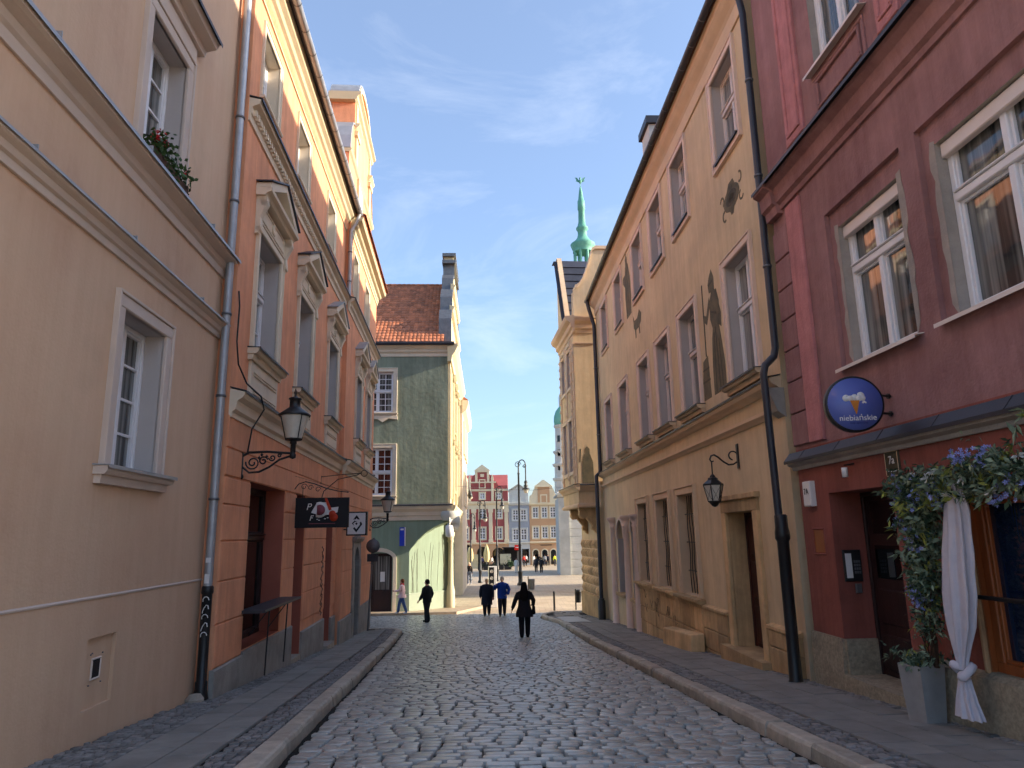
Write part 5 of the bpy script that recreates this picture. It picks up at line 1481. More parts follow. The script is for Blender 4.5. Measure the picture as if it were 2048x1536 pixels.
# street side facade and gable
SF = Fr(0, 0, (-0.0375, 0.9993), 1); SF.o = V((C_.x, C_.y, 0))
z_ = lambda zr: GR.P(0, zr).z
W = MB(); sops = [(2.2 + 2.6 * i, 3.3 + 2.6 * i, z0, z0 + 2.1) for i in range(4) for z0 in (4.6, 8.4)]
wallgrid(W, SF, 0, 13, z_(2.5), z_(11.1), sops, shell=0); W.build('street_wall', M['cream_yellow'], gn)
for a, b, c0, c1 in sops:
    w = window(SF, gn, a, b, c0, c1, 0.2, 2, 0.5, (2, 2), mt='white', gl='glass')
    surround(SF, w, a, b, c0, c1, 0.16, 0.08, 'cream_yellow', bottom=True)
    MB().prof(SF, a - 0.3, b + 0.3, [(-0.02, c1 + 0.25), (0.2, c1 + 0.3), (0.34, c1 + 0.4), (-0.02, c1 + 0.46)]).build('hood', M['cream_yellow'], w)
for u in (0.02, 0.9, 4.0, 8.4, 12.2):
    m = MB(); m.bbox(SF, u, u + 0.62, z_(3.3), z_(10.6), -0.02, 0.12); m.bbox(SF, u + 0.1, u + 0.52, z_(3.6), z_(10.2), 0.1, 0.17); m.build('pilaster', M['cream_yellow'], gn)
MB().prof(SF, -0.4, 13.2, [(-0.02, z_(10.5)), (0.2, z_(10.5)), (0.24, z_(10.8)), (0.4, z_(11.0)), (0.55, z_(11.3)), (0.55, z_(11.42)), (-0.02, z_(11.45))]).build('street_cornice', M['cream_yellow'], gn)
MB().prof(SF, -0.3, 13.2, [(-0.02, z_(2.55)), (0.2, z_(2.6)), (0.28, z_(2.9)), (0.42, z_(3.15)), (0.42, z_(3.25)), (-0.02, z_(3.3))]).build('street_string_course', M['cream_yellow'], gn)
W = MB(); wallgrid(W, SF, 2.2, 13, -3, z_(2.6), [], shell=0, w=-0.25); W.build('street_ground_wall', M['green_low'], gn)
gtop = z_(16.4)
ge = z_(11.45)
half = [(0.35, ge), (0.35, ge + 1.5), (0.9, ge + 2.2), (1.5, ge + 2.35), (1.55, ge + 3.2), (2.2, ge + 3.9), (2.9, ge + 4.1), (3.0, ge + 4.9), (3.5, ge + 5.3), (4.2, ge + 5.4), (4.25, ge + 6.4)]
full = half + [(12.9 - u, z) for u, z in half[::-1]]
gg = MB().poly(SF, full, -0.45, 0.05).build('gable', M['cream_yellow'], gn)
cp = MB()
for (a, za), (b, zb_) in zip(half, half[1:]):
    for mir in (0, 1):
        ua, ub = (12.9 - a, 12.9 - b) if mir else (a, b)
        d2 = 0.10
        cp.poly(SF, [(ua, za + 0.02), (ub, zb_ + 0.02), (ub - (0.03 if not mir else -0.03), zb_ + d2 + 0.04), (ua - (0.03 if not mir else -0.03), za + d2 + 0.04)], -0.55, 0.16)
cp.box(SF, 3.9, 9.0, ge + 6.4, ge + 6.62, -0.6, 0.25); cp.box(SF, 4.1, 8.8, ge + 6.95, ge + 7.15, -0.6, 0.25)
cp.build('gable_coping', M['galv'], gg)
m = MB(); m.box(SF, 4.3, 8.6, ge + 6.62, ge + 6.95, -0.5, 0.1)
m.prof(SF, 1.4, 11.5, [(0, ge + 2.4), (0.2, ge + 2.5), (0.3, ge + 2.7), (0, ge + 2.8)]); m.prof(SF, 2.7, 10.2, [(0, ge + 4.2), (0.2, ge + 4.3), (0.3, ge + 4.5), (0, ge + 4.6)])
m.build('gable_mouldings', M['cream_yellow'], gg)
# corner scroll, column and globe lamp
m = MB()
cz = z_(2.6)
for dz, rr, wx in ((-0.15, 0.30, 0.12), (-0.42, 0.22, 0.05)):
    m.lathe(C_ + V((wx - 0.05, -0.22, cz + dz - C_.z)), [(rr, 0), (rr * 0.9, 0.05), (rr * 0.55, 0.08), (rr * 0.5, 0.3), (rr, 0.55)], 14, ax=(1, 0.2, 0))
m.lathe(V((C_.x + 0.1, C_.y + 0.1, cz - 0.1)), [(0.42, 0), (0.5, 0.15), (0.55, 0.35), (0.5, 0.5)], 12)
m.build('corner_scroll', M['stone_white'], gn)
m = MB()
qz = gz(40)
qb = V((Q_.x - 0.12, Q_.y - 0.35, 0))
m.lathe(V((qb.x, qb.y, qz)), [(0.24, 0), (0.24, 1.0), (0.2, 1.05), (0.2, 1.2), (0.16, 1.25), (0.14, 2.6), (0.13, 3.5), (0.2, 3.6), (0.15, 3.7), (0.24, 3.95), (0.24, 4.05), (0.16, 4.1), (0.16, 4.6)], 14)
m.build('corner_column', M['cream_yellow'], gn)
gl_ = thing('globe_lamp', 'white cylinder lamp on the corner of the green house', 'lamp', V((C_.x, C_.y - 0.25, z_(1.7))))
MB().lathe(V((C_.x + 0.1, C_.y - 0.30, z_(1.75))), [(0.05, -0.05), (0.2, 0), (0.22, 0.3), (0.2, 0.55), (0.05, 0.6)], 12).build('shade', M['offwhite'], gl_)
MB().tube([V((C_.x + 0.1, C_.y - 0.3, z_(2.3))), V((C_.x + 0.1, C_.y - 0.3, z_(2.5)))], 0.03, 6).build('stem', M['iron'], gl_)
# next house along
NH = SF.off(0.32)
nh = thing('cream_row_house', 'cream house seen edge-on just beyond the green house', 'house', NH.P(18, -2.3))
W = MB(); wallgrid(W, NH, 13.2, 24, -3, 11.5, [(15 + 3 * i, 16.2 + 3 * i, z, z + 2) for i in range(3) for z in (4.2, 8)], shell=9); W.build('wall', M['cream'], nh)
for i in range(3):
    for z in (4.2, 8):
        w = window(NH, nh, 15 + 3 * i, 16.2 + 3 * i, z, z + 2, 0.2, 2, None, (2, 1)); surround(NH, w, 15 + 3 * i, 16.2 + 3 * i, z, z + 2, 0.2, 0.12, 'cream', bottom=True)
MB().prof(NH, 13.1, 24.1, [(0, 10.6), (0.3, 10.8), (0.45, 11.2), (0.45, 11.5), (0, 11.6)]).build('cornice', M['cream'], nh)
MB().prof(NH, 13.1, 24.1, [(0.4, 11.6), (-4, 14.5), (-8, 11.6)]).build('roof', M['tile'], nh)

# ------------------------------------------------------------------ far side of the square
FH = Fr(0, 120, (1, 0), 1)
M['far_red'] = mat('far_red_plaster', (164, 86, 84), var=0.06, scale=0.5, bump=0.1)
M['far_blue'] = mat('far_bluegrey_plaster', (154, 160, 170), var=0.05, scale=0.5, bump=0.1)
M['far_tan'] = mat('far_tan_plaster', (196, 156, 120), var=0.06, scale=0.5, bump=0.1)
M['far_cream'] = mat('far_cream', (222, 208, 178), var=0.05, scale=0.5, bump=0.1)
M['far_grey'] = mat('far_grey_trim', (200, 202, 198), var=0.05, scale=0.5, bump=0.1)
def far_window(root, u, z, w_, h_, mt='white', trim='far_cream', tr=0.45):
    a, b = u - w_ / 2, u + w_ / 2
    wn_ = window(FH, root, a, b, z, z + h_, 0.10, 2, 0.5, (2, 2), vbars=0, mt=mt, gl='glass', rv=None, fw=0.09, th=0.06)
    m = MB(); rframe(m, FH, a - 0.18, b + 0.18, z - 0.18, z + h_ + 0.18, 0.18, -0.05, 0.08); m.build('surround', M[trim], wn_)
def far_house(name, label, u0, u1, top, wallm, cols, rows, trim, groundm, base=-3.3):
    t = thing(name, label, 'house', FH.P((u0 + u1) / 2, -3.0))
    ops = [(u - w_ / 2, u + w_ / 2, z, z + h_) for u in cols for (z, h_, w_) in rows]
    W = MB(); wallgrid(W, FH, u0, u1, 0.35, top, ops, shell=8); W.build('wall', M[wallm], t)
    W = MB(); W.box(FH, u0 + 0.01, u1 - 0.01, base, 0.35, -8, 0.0); W.build('ground_wall', M[groundm], t)
    for u in cols:
        for (z, h_, w_) in rows: far_window(t, u, z, w_, h_, trim=trim)
    MB().prof(FH, u0, u1, [(-0.02, 0.35), (0.2, 0.4), (0.25, 0.6), (-0.02, 0.66)]).build('string_course', M[trim], t)
    return t
rdh = far_house('red_gabled_house', 'red house with cream pilasters and central gable across the square', -11.5, -1.0, 7.2, 'far_red', (-8.12, -5.3, -2.55), ((4.55, 1.75, 0.95), (1.2, 1.85, 0.95)), 'far_cream', 'far_tan')
for u in (-10.9, -6.75, -3.95, -1.35):
    m = MB(); m.bbox(FH, u - 0.3, u + 0.3, 0.66, 6.0, -0.02, 0.15); m.bbox(FH, u - 0.42, u + 0.42, 5.5, 6.1, -0.02, 0.22); m.bbox(FH, u - 0.38, u + 0.38, 0.66, 1.1, -0.02, 0.2); m.build('pilaster', M['far_cream'], rdh)
MB().prof(FH, -11.6, -0.95, [(-0.02, 6.1), (0.1, 6.1), (0.15, 6.7), (0.4, 7.0), (0.45, 7.3), (-0.02, 7.35)]).build('cornice', M['far_cream'], rdh)
at = MB(); wallgrid(at, FH, -11.5, -1.05, 7.3, 9.95, [(u - 0.42, u + 0.42, 7.75, 8.75) for u in (-8.12, -5.3, -2.55)], w=-0.1, shell=6); at.build('attic_wall', M['far_red'], rdh)
for u in (-8.12, -5.3, -2.55): far_window(rdh, u, 7.75, 0.84, 1.0)
MB().prof(FH, -11.5, -1.0, [(-0.2, 9.05), (0.0, 9.05), (0.05, 9.35), (-0.2, 9.4)]).build('attic_band', M['far_cream'], rdh)
gpts = [(-8.0, 9.95), (-7.7, 10.6), (-7.2, 10.8), (-6.9, 11.6), (-6.4, 11.9), (-6.35, 12.6), (-5.3, 13.35), (-4.25, 12.6), (-4.2, 11.9), (-3.7, 11.6), (-3.4, 10.8), (-2.9, 10.6), (-2.6, 9.95)]
gb2 = MB().poly(FH, gpts, -0.6, 0.0).build('gable', M['far_red'], rdh)
m = MB()
m.poly(FH, [(-6.6, 12.5), (-4.0, 12.5), (-5.3, 13.5)], -0.7, 0.25); m.bbox(FH, -6.5, -4.1, 12.2, 12.5, -0.1, 0.2)
for u in (-7.4, -3.6): m.bbox(FH, u - 0.2, u + 0.2, 7.4, 11.0, -0.1, 0.12); m.poly(FH, [(u - 0.25, 11.0), (u + 0.25, 11.0), (u, 12.0)], -0.2, 0.1)
for u in (-6.3, -4.3): m.bbox(FH, u - 0.2, u + 0.2, 10.6, 12.2, -0.1, 0.1)
m.bbox(FH, -7.6, -3.0, 10.4, 10.62, -0.1, 0.15); rframe(m, FH, -5.85, -4.75, 9.5, 11.0, 0.15, -0.1, 0.12)
m.bbox(FH, -5.6, -5.0, 11.4, 11.9, -0.1, 0.1)
m.build('gable_mouldings', M['far_cream'], gb2)
MB().prof(FH, -11.5, -1.05, [(-0.1, 9.95), (-3.5, 12.0), (-6, 9.95)]).build('roof', M['far_red'], rdh)
ar = MB()
for u, r_, zz in ((-8.1, 1.1, -0.7), (-5.3, 0.95, -1.0), (-2.7, 1.0, -1.2)):
    MB().poly(FH, [(u - r_, -3.2), (u + r_, -3.2)] + [(u + r_ * math.cos(a), zz + r_ * math.sin(a)) for a in [math.radians(x) for x in range(0, 181, 20)]], -0.1, 0.03).build('archway', M['glass_dark'], rdh)
blh = far_house('blue_grey_house', 'narrow blue grey house with white gable across the square', -0.98, 2.48, 7.0, 'far_blue', (0.19, 1.52), ((4.15, 1.75, 0.95), (0.95, 1.8, 0.95)), 'far_grey', 'far_grey')
MB().prof(FH, -0.98, 2.48, [(-0.02, 6.6), (0.2, 6.7), (0.3, 7.05), (-0.02, 7.1)]).build('cornice', M['far_grey'], blh)
m = MB(); m.poly(FH, [(-0.85, 7.1), (2.35, 7.1), (2.35, 8.9), (0.78, 9.95), (-0.85, 8.9)], -1, 0.0); g3 = m.build('gable', M['far_grey'], blh)
for u in (0.19, 1.45): far_window(blh, u, 7.35, 0.8, 1.1, trim='far_grey')
m = MB()
for s in (0, 1):
    e = -1.0 if s == 0 else 2.5
    m.poly(FH, [(e, 8.85), (0.75, 9.98), (0.75, 10.2), (e, 9.05)], -1.1, 0.25)
m.build('raking_cornice', M['stone_grey'], g3)
for u in (0.15, 1.75): MB().box(FH, u - 0.55, u + 0.55, -2.7, -0.5, -0.02, 0.05).build('shop_window', M['glass_dark'], blh)
tnh = far_house('far_tan_house', 'tan brick house with three arched shopfronts across the square', 2.5, 7.6, 6.7, 'far_tan', (3.5, 5.0, 6.42), ((4.5, 1.75, 0.95), (1.2, 1.85, 0.95)), 'far_cream', 'far_tan')
MB().prof(FH, 2.45, 7.65, [(-0.02, 6.5), (0.15, 6.55), (0.3, 6.8), (-0.02, 6.85)]).build('cornice', M['far_cream'], tnh)
m = MB(); m.poly(FH, [(2.55, 6.8), (7.5, 6.8), (7.4, 8.1), (6.9, 8.4), (6.6, 9.2), (6.2, 9.7), (3.65, 9.7), (3.3, 9.2), (3.0, 8.4), (2.6, 8.1)], -0.8, 0.0); g4 = m.build('gable', M['far_cream'], tnh)
m = MB(); m.box(FH, 3.95, 5.95, 7.0, 9.6, -0.01, 0.05); m.build('gable_panel', M['far_tan'], g4)
m = MB(); m.poly(FH, [(3.5, 9.75), (6.35, 9.75), (4.92, 10.8)], -0.9, 0.25); m.bbox(FH, 3.45, 6.4, 9.55, 9.75, -0.3, 0.3); m.build('pediment', M['far_cream'], g4)
far_window(tnh.children[0] if False else tnh, 4.95, 7.05, 0.8, 1.1)
for u in (3.42, 4.9, 6.32):
    o = [(u + 0.62 * math.cos(a), -1.1 + 0.62 * math.sin(a)) for a in [math.radians(x) for x in range(0, 181, 20)]]
    i_ = [(u + 0.44 * math.cos(a), -1.1 + 0.44 * math.sin(a)) for a in [math.radians(x) for x in range(0, 181, 20)]]
    w = MB().poly(FH, [(u - 0.44, -3.0), (u + 0.44, -3.0)] + i_, -0.1, 0.02).build('shop_door', M['glass_dark'], tnh)
    MB().poly(FH, [(u + 0.62, -3.1)] + o + [(u - 0.62, -3.1), (u - 0.44, -3.1)] + i_[::-1] + [(u + 0.44, -3.1)], -0.05, 0.08).build('arch_surround', M['far_cream'], w)
MB().box(FH, 4.2, 6.1, 0.0, 0.14, 0.0, 0.06).build('shop_lettering', M['mural_dark'], tnh)
m = MB(); m.box(FH, 7.7, 30, -3.3, 9, -8, 0); bk = thing('far_row_house', 'plain grey row house behind the town hall', 'house', FH.P(18, -3.2)); m.build('wall', M['far_grey'], bk)
MB().prof(FH, 7.7, 30, [(0.3, 9), (-4, 12), (-8, 9)]).build('roof', M['tile'], bk)
m = MB(); m.box(FH, -45, -11.6, -3.3, 9.5, -8, 0); bk = thing('far_row_house', 'plain cream row house left of the red gabled house', 'house', FH.P(-28, -3.2)); m.build('wall', M['far_cream'], bk)
MB().prof(FH, -45, -11.6, [(0.3, 9.5), (-4, 12.5), (-8, 9.5)]).build('roof', M['tile'], bk)

# ------------------------------------------------------------------ town hall and its tower
tw = thing('town_hall', 'pale stone town hall with a green copper spire behind the bay-fronted house', 'town hall', V((14, 86, -2.6)))
THF = Fr(0, 80, (1, 0), 1)
m = MB(); m.box(THF, 6.05, 30, -3, 6.0, -15, 0); m.box(THF, 6.3, 30, 6.0, 20, -15, -0.3); m.build('body', M['stone_white'], tw)
m = MB()
for k in range(10): m.bbox(THF, 6.03, 9.5, -2.6 + 0.82 * k, -2.6 + 0.82 * k + 0.78, -0.1, 0.05, 0.03)
m.build('ashlar_face', M['stone_white'], tw)
m = MB(); m.box(THF, 4.9, 6.05, -3, 5.7, -6, 0.3)
m.build('buttress', M['stone_grey'], tw)
m = MB(); m.prof(THF, 4.75, 9.5, [(-0.1, 5.7), (0.35, 5.75), (0.6, 6.05), (0.6, 6.25), (-0.1, 6.5)]); m.box(THF, 4.7, 9.5, 5.95, 6.1, -6, 0.0); m.build('string_course', M['stone_grey'], tw)
tc_ = V((5.55, 80.6, 0))
m = MB()
m.lathe(tc_, [(0.95, 6.3), (0.95, 7.6), (1.1, 7.7), (1.15, 7.95), (0.9, 8.0), (0.9, 9.2), (1.1, 9.3), (1.15, 9.55), (0.85, 9.6), (0.82, 10.6), (1.0, 10.8), (1.05, 11.0), (0.75, 11.05), (0.72, 13.6), (0.85, 13.75), (0.9, 13.95), (0.68, 14.0)], 10, smooth=False)
m.build('corner_turret', M['stone_white'], tw)
MB().lathe(tc_, [(0.78, 14.0), (0.85, 14.4), (0.8, 15.0), (0.6, 15.6), (0.3, 16.0), (0.06, 16.15), (0.03, 17.2)], 12).build('turret_dome', M['copper'], tw)
m = MB()
for k in range(3): m.box(Fr(tc_.x, 80.6, (1, 0), 1), -0.55, -0.25, 12.0 - 1.6 * k, 12.7 - 1.6 * k, 0.60, 0.83)
m.build('turret_openings', M['glass_dark'], tw)
sp_ = V((11.55, 105, 0))
m = MB()
m.lathe(sp_, [(1.9, 26), (1.9, 41.9), (2.1, 42), (2.1, 42.4), (1.0, 42.4), (1.0, 42.5)], 8, smooth=False)
for k in range(8):
    a = math.radians(22.5 + 45 * k)
    m.tube([sp_ + V((1.38 * math.cos(a), 1.38 * math.sin(a), 42.4)), sp_ + V((1.38 * math.cos(a), 1.38 * math.sin(a), 45.4))], 0.21, 6)
m.lathe(sp_, [(1.6, 45.0), (1.62, 45.5), (1.75, 45.7), (1.95, 46.2), (1.95, 46.4), (1.3, 46.9), (0.85, 47.5), (0.72, 48.0), (0.75, 48.7), (0.95, 48.9), (0.95, 49.2), (0.7, 49.5), (0.55, 50.2), (0.5, 52.2), (0.6, 52.3), (0.56, 53.8), (0.45, 53.9), (0.30, 55.2), (0.14, 56.2), (0.05, 56.3), (0.04, 56.9)], 14)
m.build('spire', M['copper'], tw)
m = MB()
m.lathe(sp_ + V((0, 0, 56.8)), [(0.05, 0), (0.2, 0.2), (0.22, 0.5), (0.12, 0.8), (0.16, 1.0), (0.05, 1.15)], 8)
for s in (-1, 1):
    m.add([sp_ + V((0.1 * s, 0, 57.3)), sp_ + V((0.5 * s, 0.05, 57.9)), sp_ + V((0.85 * s, 0.1, 58.0)), sp_ + V((0.6 * s, 0.05, 57.5)), sp_ + V((0.7 * s, 0.05, 57.3)), sp_ + V((0.15 * s, 0, 57.0))], [(0, 1, 2, 3), (0, 3, 4, 5)])
m.build('finial_eagle', M['copper'], tw)
# market houses on the right of the square, behind the bay-fronted house
mh = thing('market_house', 'row of market houses on the square behind the bay-fronted house', 'house', V((14, 55, -2.3)))
MF = Fr(0, 48.5, (1, 0), 1)
m = MB(); m.box(MF, 9, 24, -3, 7.5, -13.5, 0); m.build('wall', M['cream'], mh)
MB().hexa([V(p) for p in ((8.7, 48.2, 7.5), (24.3, 48.2, 7.5), (24.3, 62.3, 7.5), (8.7, 62.3, 7.5), (9.5, 55, 11.5), (23.5, 55, 11.5), (23.5, 55.4, 11.5), (9.5, 55.4, 11.5))]).build('roof', M['tile'], mh)
# ------------------------------------------------------------------ lamps and signs on the left
def street_wall_lamp(label, F, u, zbase, arm, sc_=1.0):
    """lamp on a scrolled iron bracket standing out from the facade"""
    t = thing('wall_lamp', label, 'street lamp', F.P(u, zbase, 0))
    P0 = F.P(u, zbase, 0)
    n, Z = F.n, V((0, 0, 1))
    pt = lambda w, z: P0 + n * w * sc_ + Z * z * sc_
    m = MB()
    m.box(F, u - 0.02, u + 0.02, zbase - 0.36 * sc_, zbase + 0.02, 0, 0.035)
    m.lathe(pt(0.03, -0.42), [(0.01, 0), (0.03, 0.04), (0.02, 0.08)], 6)
    m.build('wall_plate', M['iron'], t)
    m = MB()
    L = arm / sc_
    m.tube([pt(0.02, -0.04), pt(0.12, 0.02), pt(L * 0.5, 0.03), pt(L, 0.0)], 0.02 * sc_, 6)
    m.tube([pt(0.03, -0.22), pt(0.14, -0.31), pt(0.30, -0.30), pt(0.46, -0.22), pt(0.62, -0.10), pt(L, -0.03)], 0.018 * sc_, 6)
    for cx, cz, r0, turns, ph in ((0.19, -0.15, 0.115, 1.6, 3.0), (0.36, -0.12, 0.075, 1.4, 0.3), (0.50, -0.07, 0.055, 1.3, 3.1), (0.62, -0.035, 0.035, 1.2, 0.4)):
        pts = []
        for k in range(22):
            a = ph + turns * 6.28 * k / 21
            rr = r0 * (1 - 0.78 * k / 21)
            pts.append(pt(cx + rr * math.cos(a), cz + rr * math.sin(a)))
        m.tube(pts, 0.013 * sc_, 5)
    for cx, cz in ((0.33, -0.02), (0.41, -0.05), (0.29, -0.07)):
        m.lathe(pt(cx, cz), [(0.0, -0.03), (0.03, 0), (0.0, 0.035)], 6)
    m.lathe(pt(L, -0.045), [(0.0, -0.05), (0.05, -0.03), (0.055, 0.02), (0.035, 0.05), (0.045, 0.07), (0.045, 0.2), (0.06, 0.21), (0.05, 0.26)], 10)
    m.build('bracket', M['iron'], t)
    c = pt(L, 0.22)
    s = sc_
    m = MB()
    m.lathe(c, [(0.05 * s, -0.02 * s), (0.14 * s, 0.0), (0.15 * s, 0.025 * s), (0.13 * s, 0.03 * s)], 8, smooth=False)
    m.lathe(c, [(0.255 * s, 0.40 * s), (0.27 * s, 0.42 * s), (0.22 * s, 0.46 * s), (0.11 * s, 0.54 * s), (0.09 * s, 0.56 * s), (0.09 * s, 0.68 * s), (0.11 * s, 0.69 * s), (0.10 * s, 0.71 * s), (0.02 * s, 0.74 * s), (0.02 * s, 0.78 * s), (0.03 * s, 0.80 * s), (0.005 * s, 0.88 * s)], 14)
    for k in range(4):
        a = math.radians(45 + 90 * k)
        m.tube([c + V((0.145 * s * math.cos(a), 0.145 * s * math.sin(a), 0.01 * s)), c + V((0.25 * s * math.cos(a), 0.25 * s * math.sin(a), 0.41 * s))], 0.009 * s, 5)
    m.build('lantern_frame', M['iron'], t)
    MB().lathe(c, [(0.13 * s, 0.02 * s), (0.235 * s, 0.41 * s)], 14).build('glass', M['lamp_glass'], t)
    return t
street_wall_lamp('large black street lamp on a scrolled bracket high on the orange house, nearest one', ORA, 11.88, 3.16, 0.83, 1.0)
street_wall_lamp('smaller black street lamp on the far corner of the gabled orange house', ORB, 28.6, 2.48, 0.70, 1.12)

# black hanging sign with guitar
SX = V((0.9969, 0.0792, 0))         # along the sign, away from the wall
def hanging(F, u): return lambda w, z: F.P(u, 0, 0) * 1.0 - V((0, 0, F.P(u, 0, 0).z)) + F.n * w + V((0, 0, z))
g1 = thing('hanging_sign', 'black hanging sign with a red guitar and white script, on the orange house', 'sign', ORA.P(15.75, 2.0, 0))
S1 = Fr(0, 0, (1, 0), 1); S1.d = ORA.n; S1.n = V((0.0792 * 0, -1, 0)); S1.o = ORA.P(15.85, 0, 0); S1.o.z = 0
MB().bbox(S1, 0.06, 1.20, 1.98, 2.62, -0.03, 0.03, 0.008).build('board', M['black'], g1)
m = MB()
m.lathe(S1.P(0.58, 2.36, 0.032), [(0.0, 0), (0.17, 0), (0.17, 0.004), (0.0, 0.004)], 18, ax=S1.n)
m.poly(S1, [(0.40, 2.30), (0.52, 2.52), (0.74, 2.52), (0.80, 2.40), (0.98, 2.42), (0.96, 2.30), (0.82, 2.26), (0.6, 2.24)], 0.031, 0.034)
m.build('white_shape', M['offwhite'], g1)
MB().lathe(S1.P(0.585, 2.355, 0.036), [(0.0, 0), (0.115, 0), (0.115, 0.003), (0.0, 0.003)], 18, ax=S1.n).build('record_label', M['maroon'], g1)
m = MB()
m.poly(S1, [(0.68, 2.60), (0.73, 2.61), (0.84, 2.36), (0.78, 2.34)], 0.036, 0.042)
m.lathe(S1.P(0.855, 2.27, 0.036), [(0.0, 0), (0.075, 0), (0.075, 0.006), (0, 0.006)], 14, ax=S1.n)
m.lathe(S1.P(0.885, 2.20, 0.0365), [(0.0, 0), (0.09, 0), (0.09, 0.006), (0, 0.006)], 14, ax=S1.n)
m.build('guitar', M['red_paint'], g1)
label_text('P', S1.P(0.34, 2.42, 0.032), S1.d, (0, 0, 1), 0.20, M['offwhite'], g1, shear=0.25)
label_text('F', S1.P(0.40, 2.18, 0.032), S1.d, (0, 0, 1), 0.16, M['offwhite'], g1, shear=0.25)
m = MB()
for a, b in ((0.52, 2.15), (0.56, 2.13), (0.68, 2.16), (0.74, 2.18)): m.box(S1, a, a + 0.035, b, b + 0.015, 0.03, 0.034)
m.build('lettering', M['offwhite'], g1)
m = MB(); m.box(S1, 0.36, 0.92, 2.06, 2.075, 0.03, 0.033); m.build('lettering', M['maroon'], g1)
br = MB()
br.tube([S1.P(w, z, 0) for w, z in ((0, 2.78), (0.10, 2.92), (0.25, 2.97), (0.45, 2.92), (0.7, 2.82), (0.95, 2.76), (1.18, 2.73))], 0.012, 6)
for cx, cz, r0 in ((0.22, 2.86, 0.07), (0.36, 2.84, 0.06), (0.52, 2.80, 0.06)):
    br.tube([S1.P(cx + r0 * (1 - 0.6 * k / 16) * math.cos(0.42 * k), cz + r0 * (1 - 0.6 * k / 16) * math.sin(0.42 * k), 0) for k in range(17)], 0.007, 5)
for w in (0.20, 1.02): br.tube([S1.P(w, 2.62, 0), S1.P(w, 2.90 - 0.13 * w, 0)], 0.007, 5)
br.tube([S1.P(0, 3.1, 0), S1.P(1.18, 2.74, 0)], 0.004, 4)
br.build('bracket', M['iron'], g1)
# thin empty bracket further along
eb = MB(); S3 = Fr(0, 0, (1, 0), 1); S3.d = ORA.n; S3.n = V((0, -1, 0)); S3.o = ORA.P(18.9, 0, 0); S3.o.z = 0
eb.tube([S3.P(0, 2.3, 0), S3.P(0.02, 3.35, 0)], 0.012, 5); eb.tube([S3.P(0, 2.6, 0), S3.P(0.1, 2.95, 0), S3.P(0.45, 3.25, 0), S3.P(0.95, 3.36, 0), S3.P(1.05, 3.42, 0)], 0.012, 5)
eb.tube([S3.P(0.02, 3.32, 0), S3.P(0.6, 3.38, 0), S3.P(1.05, 3.40, 0)], 0.010, 5)
eb.tube([S3.P(1.12 + 0.08 * math.cos(a), 3.40 + 0.08 * math.sin(a), 0) for a in [x * 0.45 for x in range(15)]], 0.008, 5)
eb.build('empty_sign_bracket', M['iron'], base=S3.P(0, 2.3, 0), label='thin empty iron sign bracket with a ring end above the black sign', cat='bracket')
# white box sign with diamond emblem
g2 = thing('box_sign', 'square white box sign with a black diamond emblem, on the orange houses', 'sign', ORB.P(22.0, 1.8, 0))
S2 = Fr(0, 0, (1, 0), 1); S2.d = ORA.n; S2.n = V((0, -1, 0)); S2.o = ORA.P(22.0, 0, 0); S2.o.z = 0
MB().bbox(S2, 0.26, 0.86, 1.82, 2.52, -0.09, 0.09, 0.01).build('box', M['black'], g2)
MB().box(S2, 0.30, 0.82, 1.86, 2.48, 0.088, 0.094).build('face', M['offwhite'], g2)
m = MB()
u0, z0 = 0.56, 2.17
m.poly(S2, [(u0, z0 + 0.25), (u0 + 0.10, z0 + 0.12), (u0 + 0.03, z0 + 0.12), (u0, z0 + 0.16), (u0 - 0.03, z0 + 0.12), (u0 - 0.10, z0 + 0.12)], 0.094, 0.098)
m.poly(S2, [(u0, z0 - 0.26), (u0 + 0.17, z0 - 0.02), (u0 + 0.13, z0 + 0.06), (u0 + 0.09, z0 + 0.02), (u0 + 0.11, z0 - 0.02), (u0, z0 - 0.17), (u0 - 0.06, z0 - 0.10), (u0 - 0.10, z0 - 0.14)], 0.094, 0.098)
m.poly(S2, [(u0, z0 - 0.05), (u0 + 0.035, z0), (u0, z0 + 0.035), (u0 - 0.035, z0)], 0.094, 0.098)
m.poly(S2, [(u0 - 0.14, z0), (u0 - 0.06, z0 + 0.09), (u0 + 0.02, z0 + 0.06), (u0 - 0.04, z0 + 0.05), (u0 - 0.10, z0), (u0 - 0.06, z0 - 0.06)], 0.094, 0.098)
m.build('emblem', M['black'], g2)
MB().tube([S2.P(0, 2.35, 0), S2.P(0.3, 2.35, 0)], 0.02, 6).tube([S2.P(0, 2.0, 0), S2.P(0.3, 2.0, 0)], 0.02, 6).build('bracket', M['iron'], g2)
# folding counter under the shop window
ct = thing('folding_counter', 'grey fold-down counter shelf on thin struts under the orange shop window', 'shelf', ORA.P(13.4, 0.0, 0.2))
MB().prof(ORA, 12.35, 15.15, [(-0.02, 0.55), (0.38, 0.55), (0.40, 0.57), (0.40, 0.60), (-0.02, 0.60)]).build('shelf_top', M['dark_sheet'], ct)
for u in (12.75, 14.1):
    MB().tube([ORA.P(u, 0.55, 0.37), ORA.P(u + 0.05, -0.50, 0.33)], 0.014, 6).build('strut', M['iron'], ct)
    MB().tube([ORA.P(u, 0.15, 0.05), ORA.P(u, 0.55, 0.34)], 0.010, 5).build('brace', M['iron'], ct)
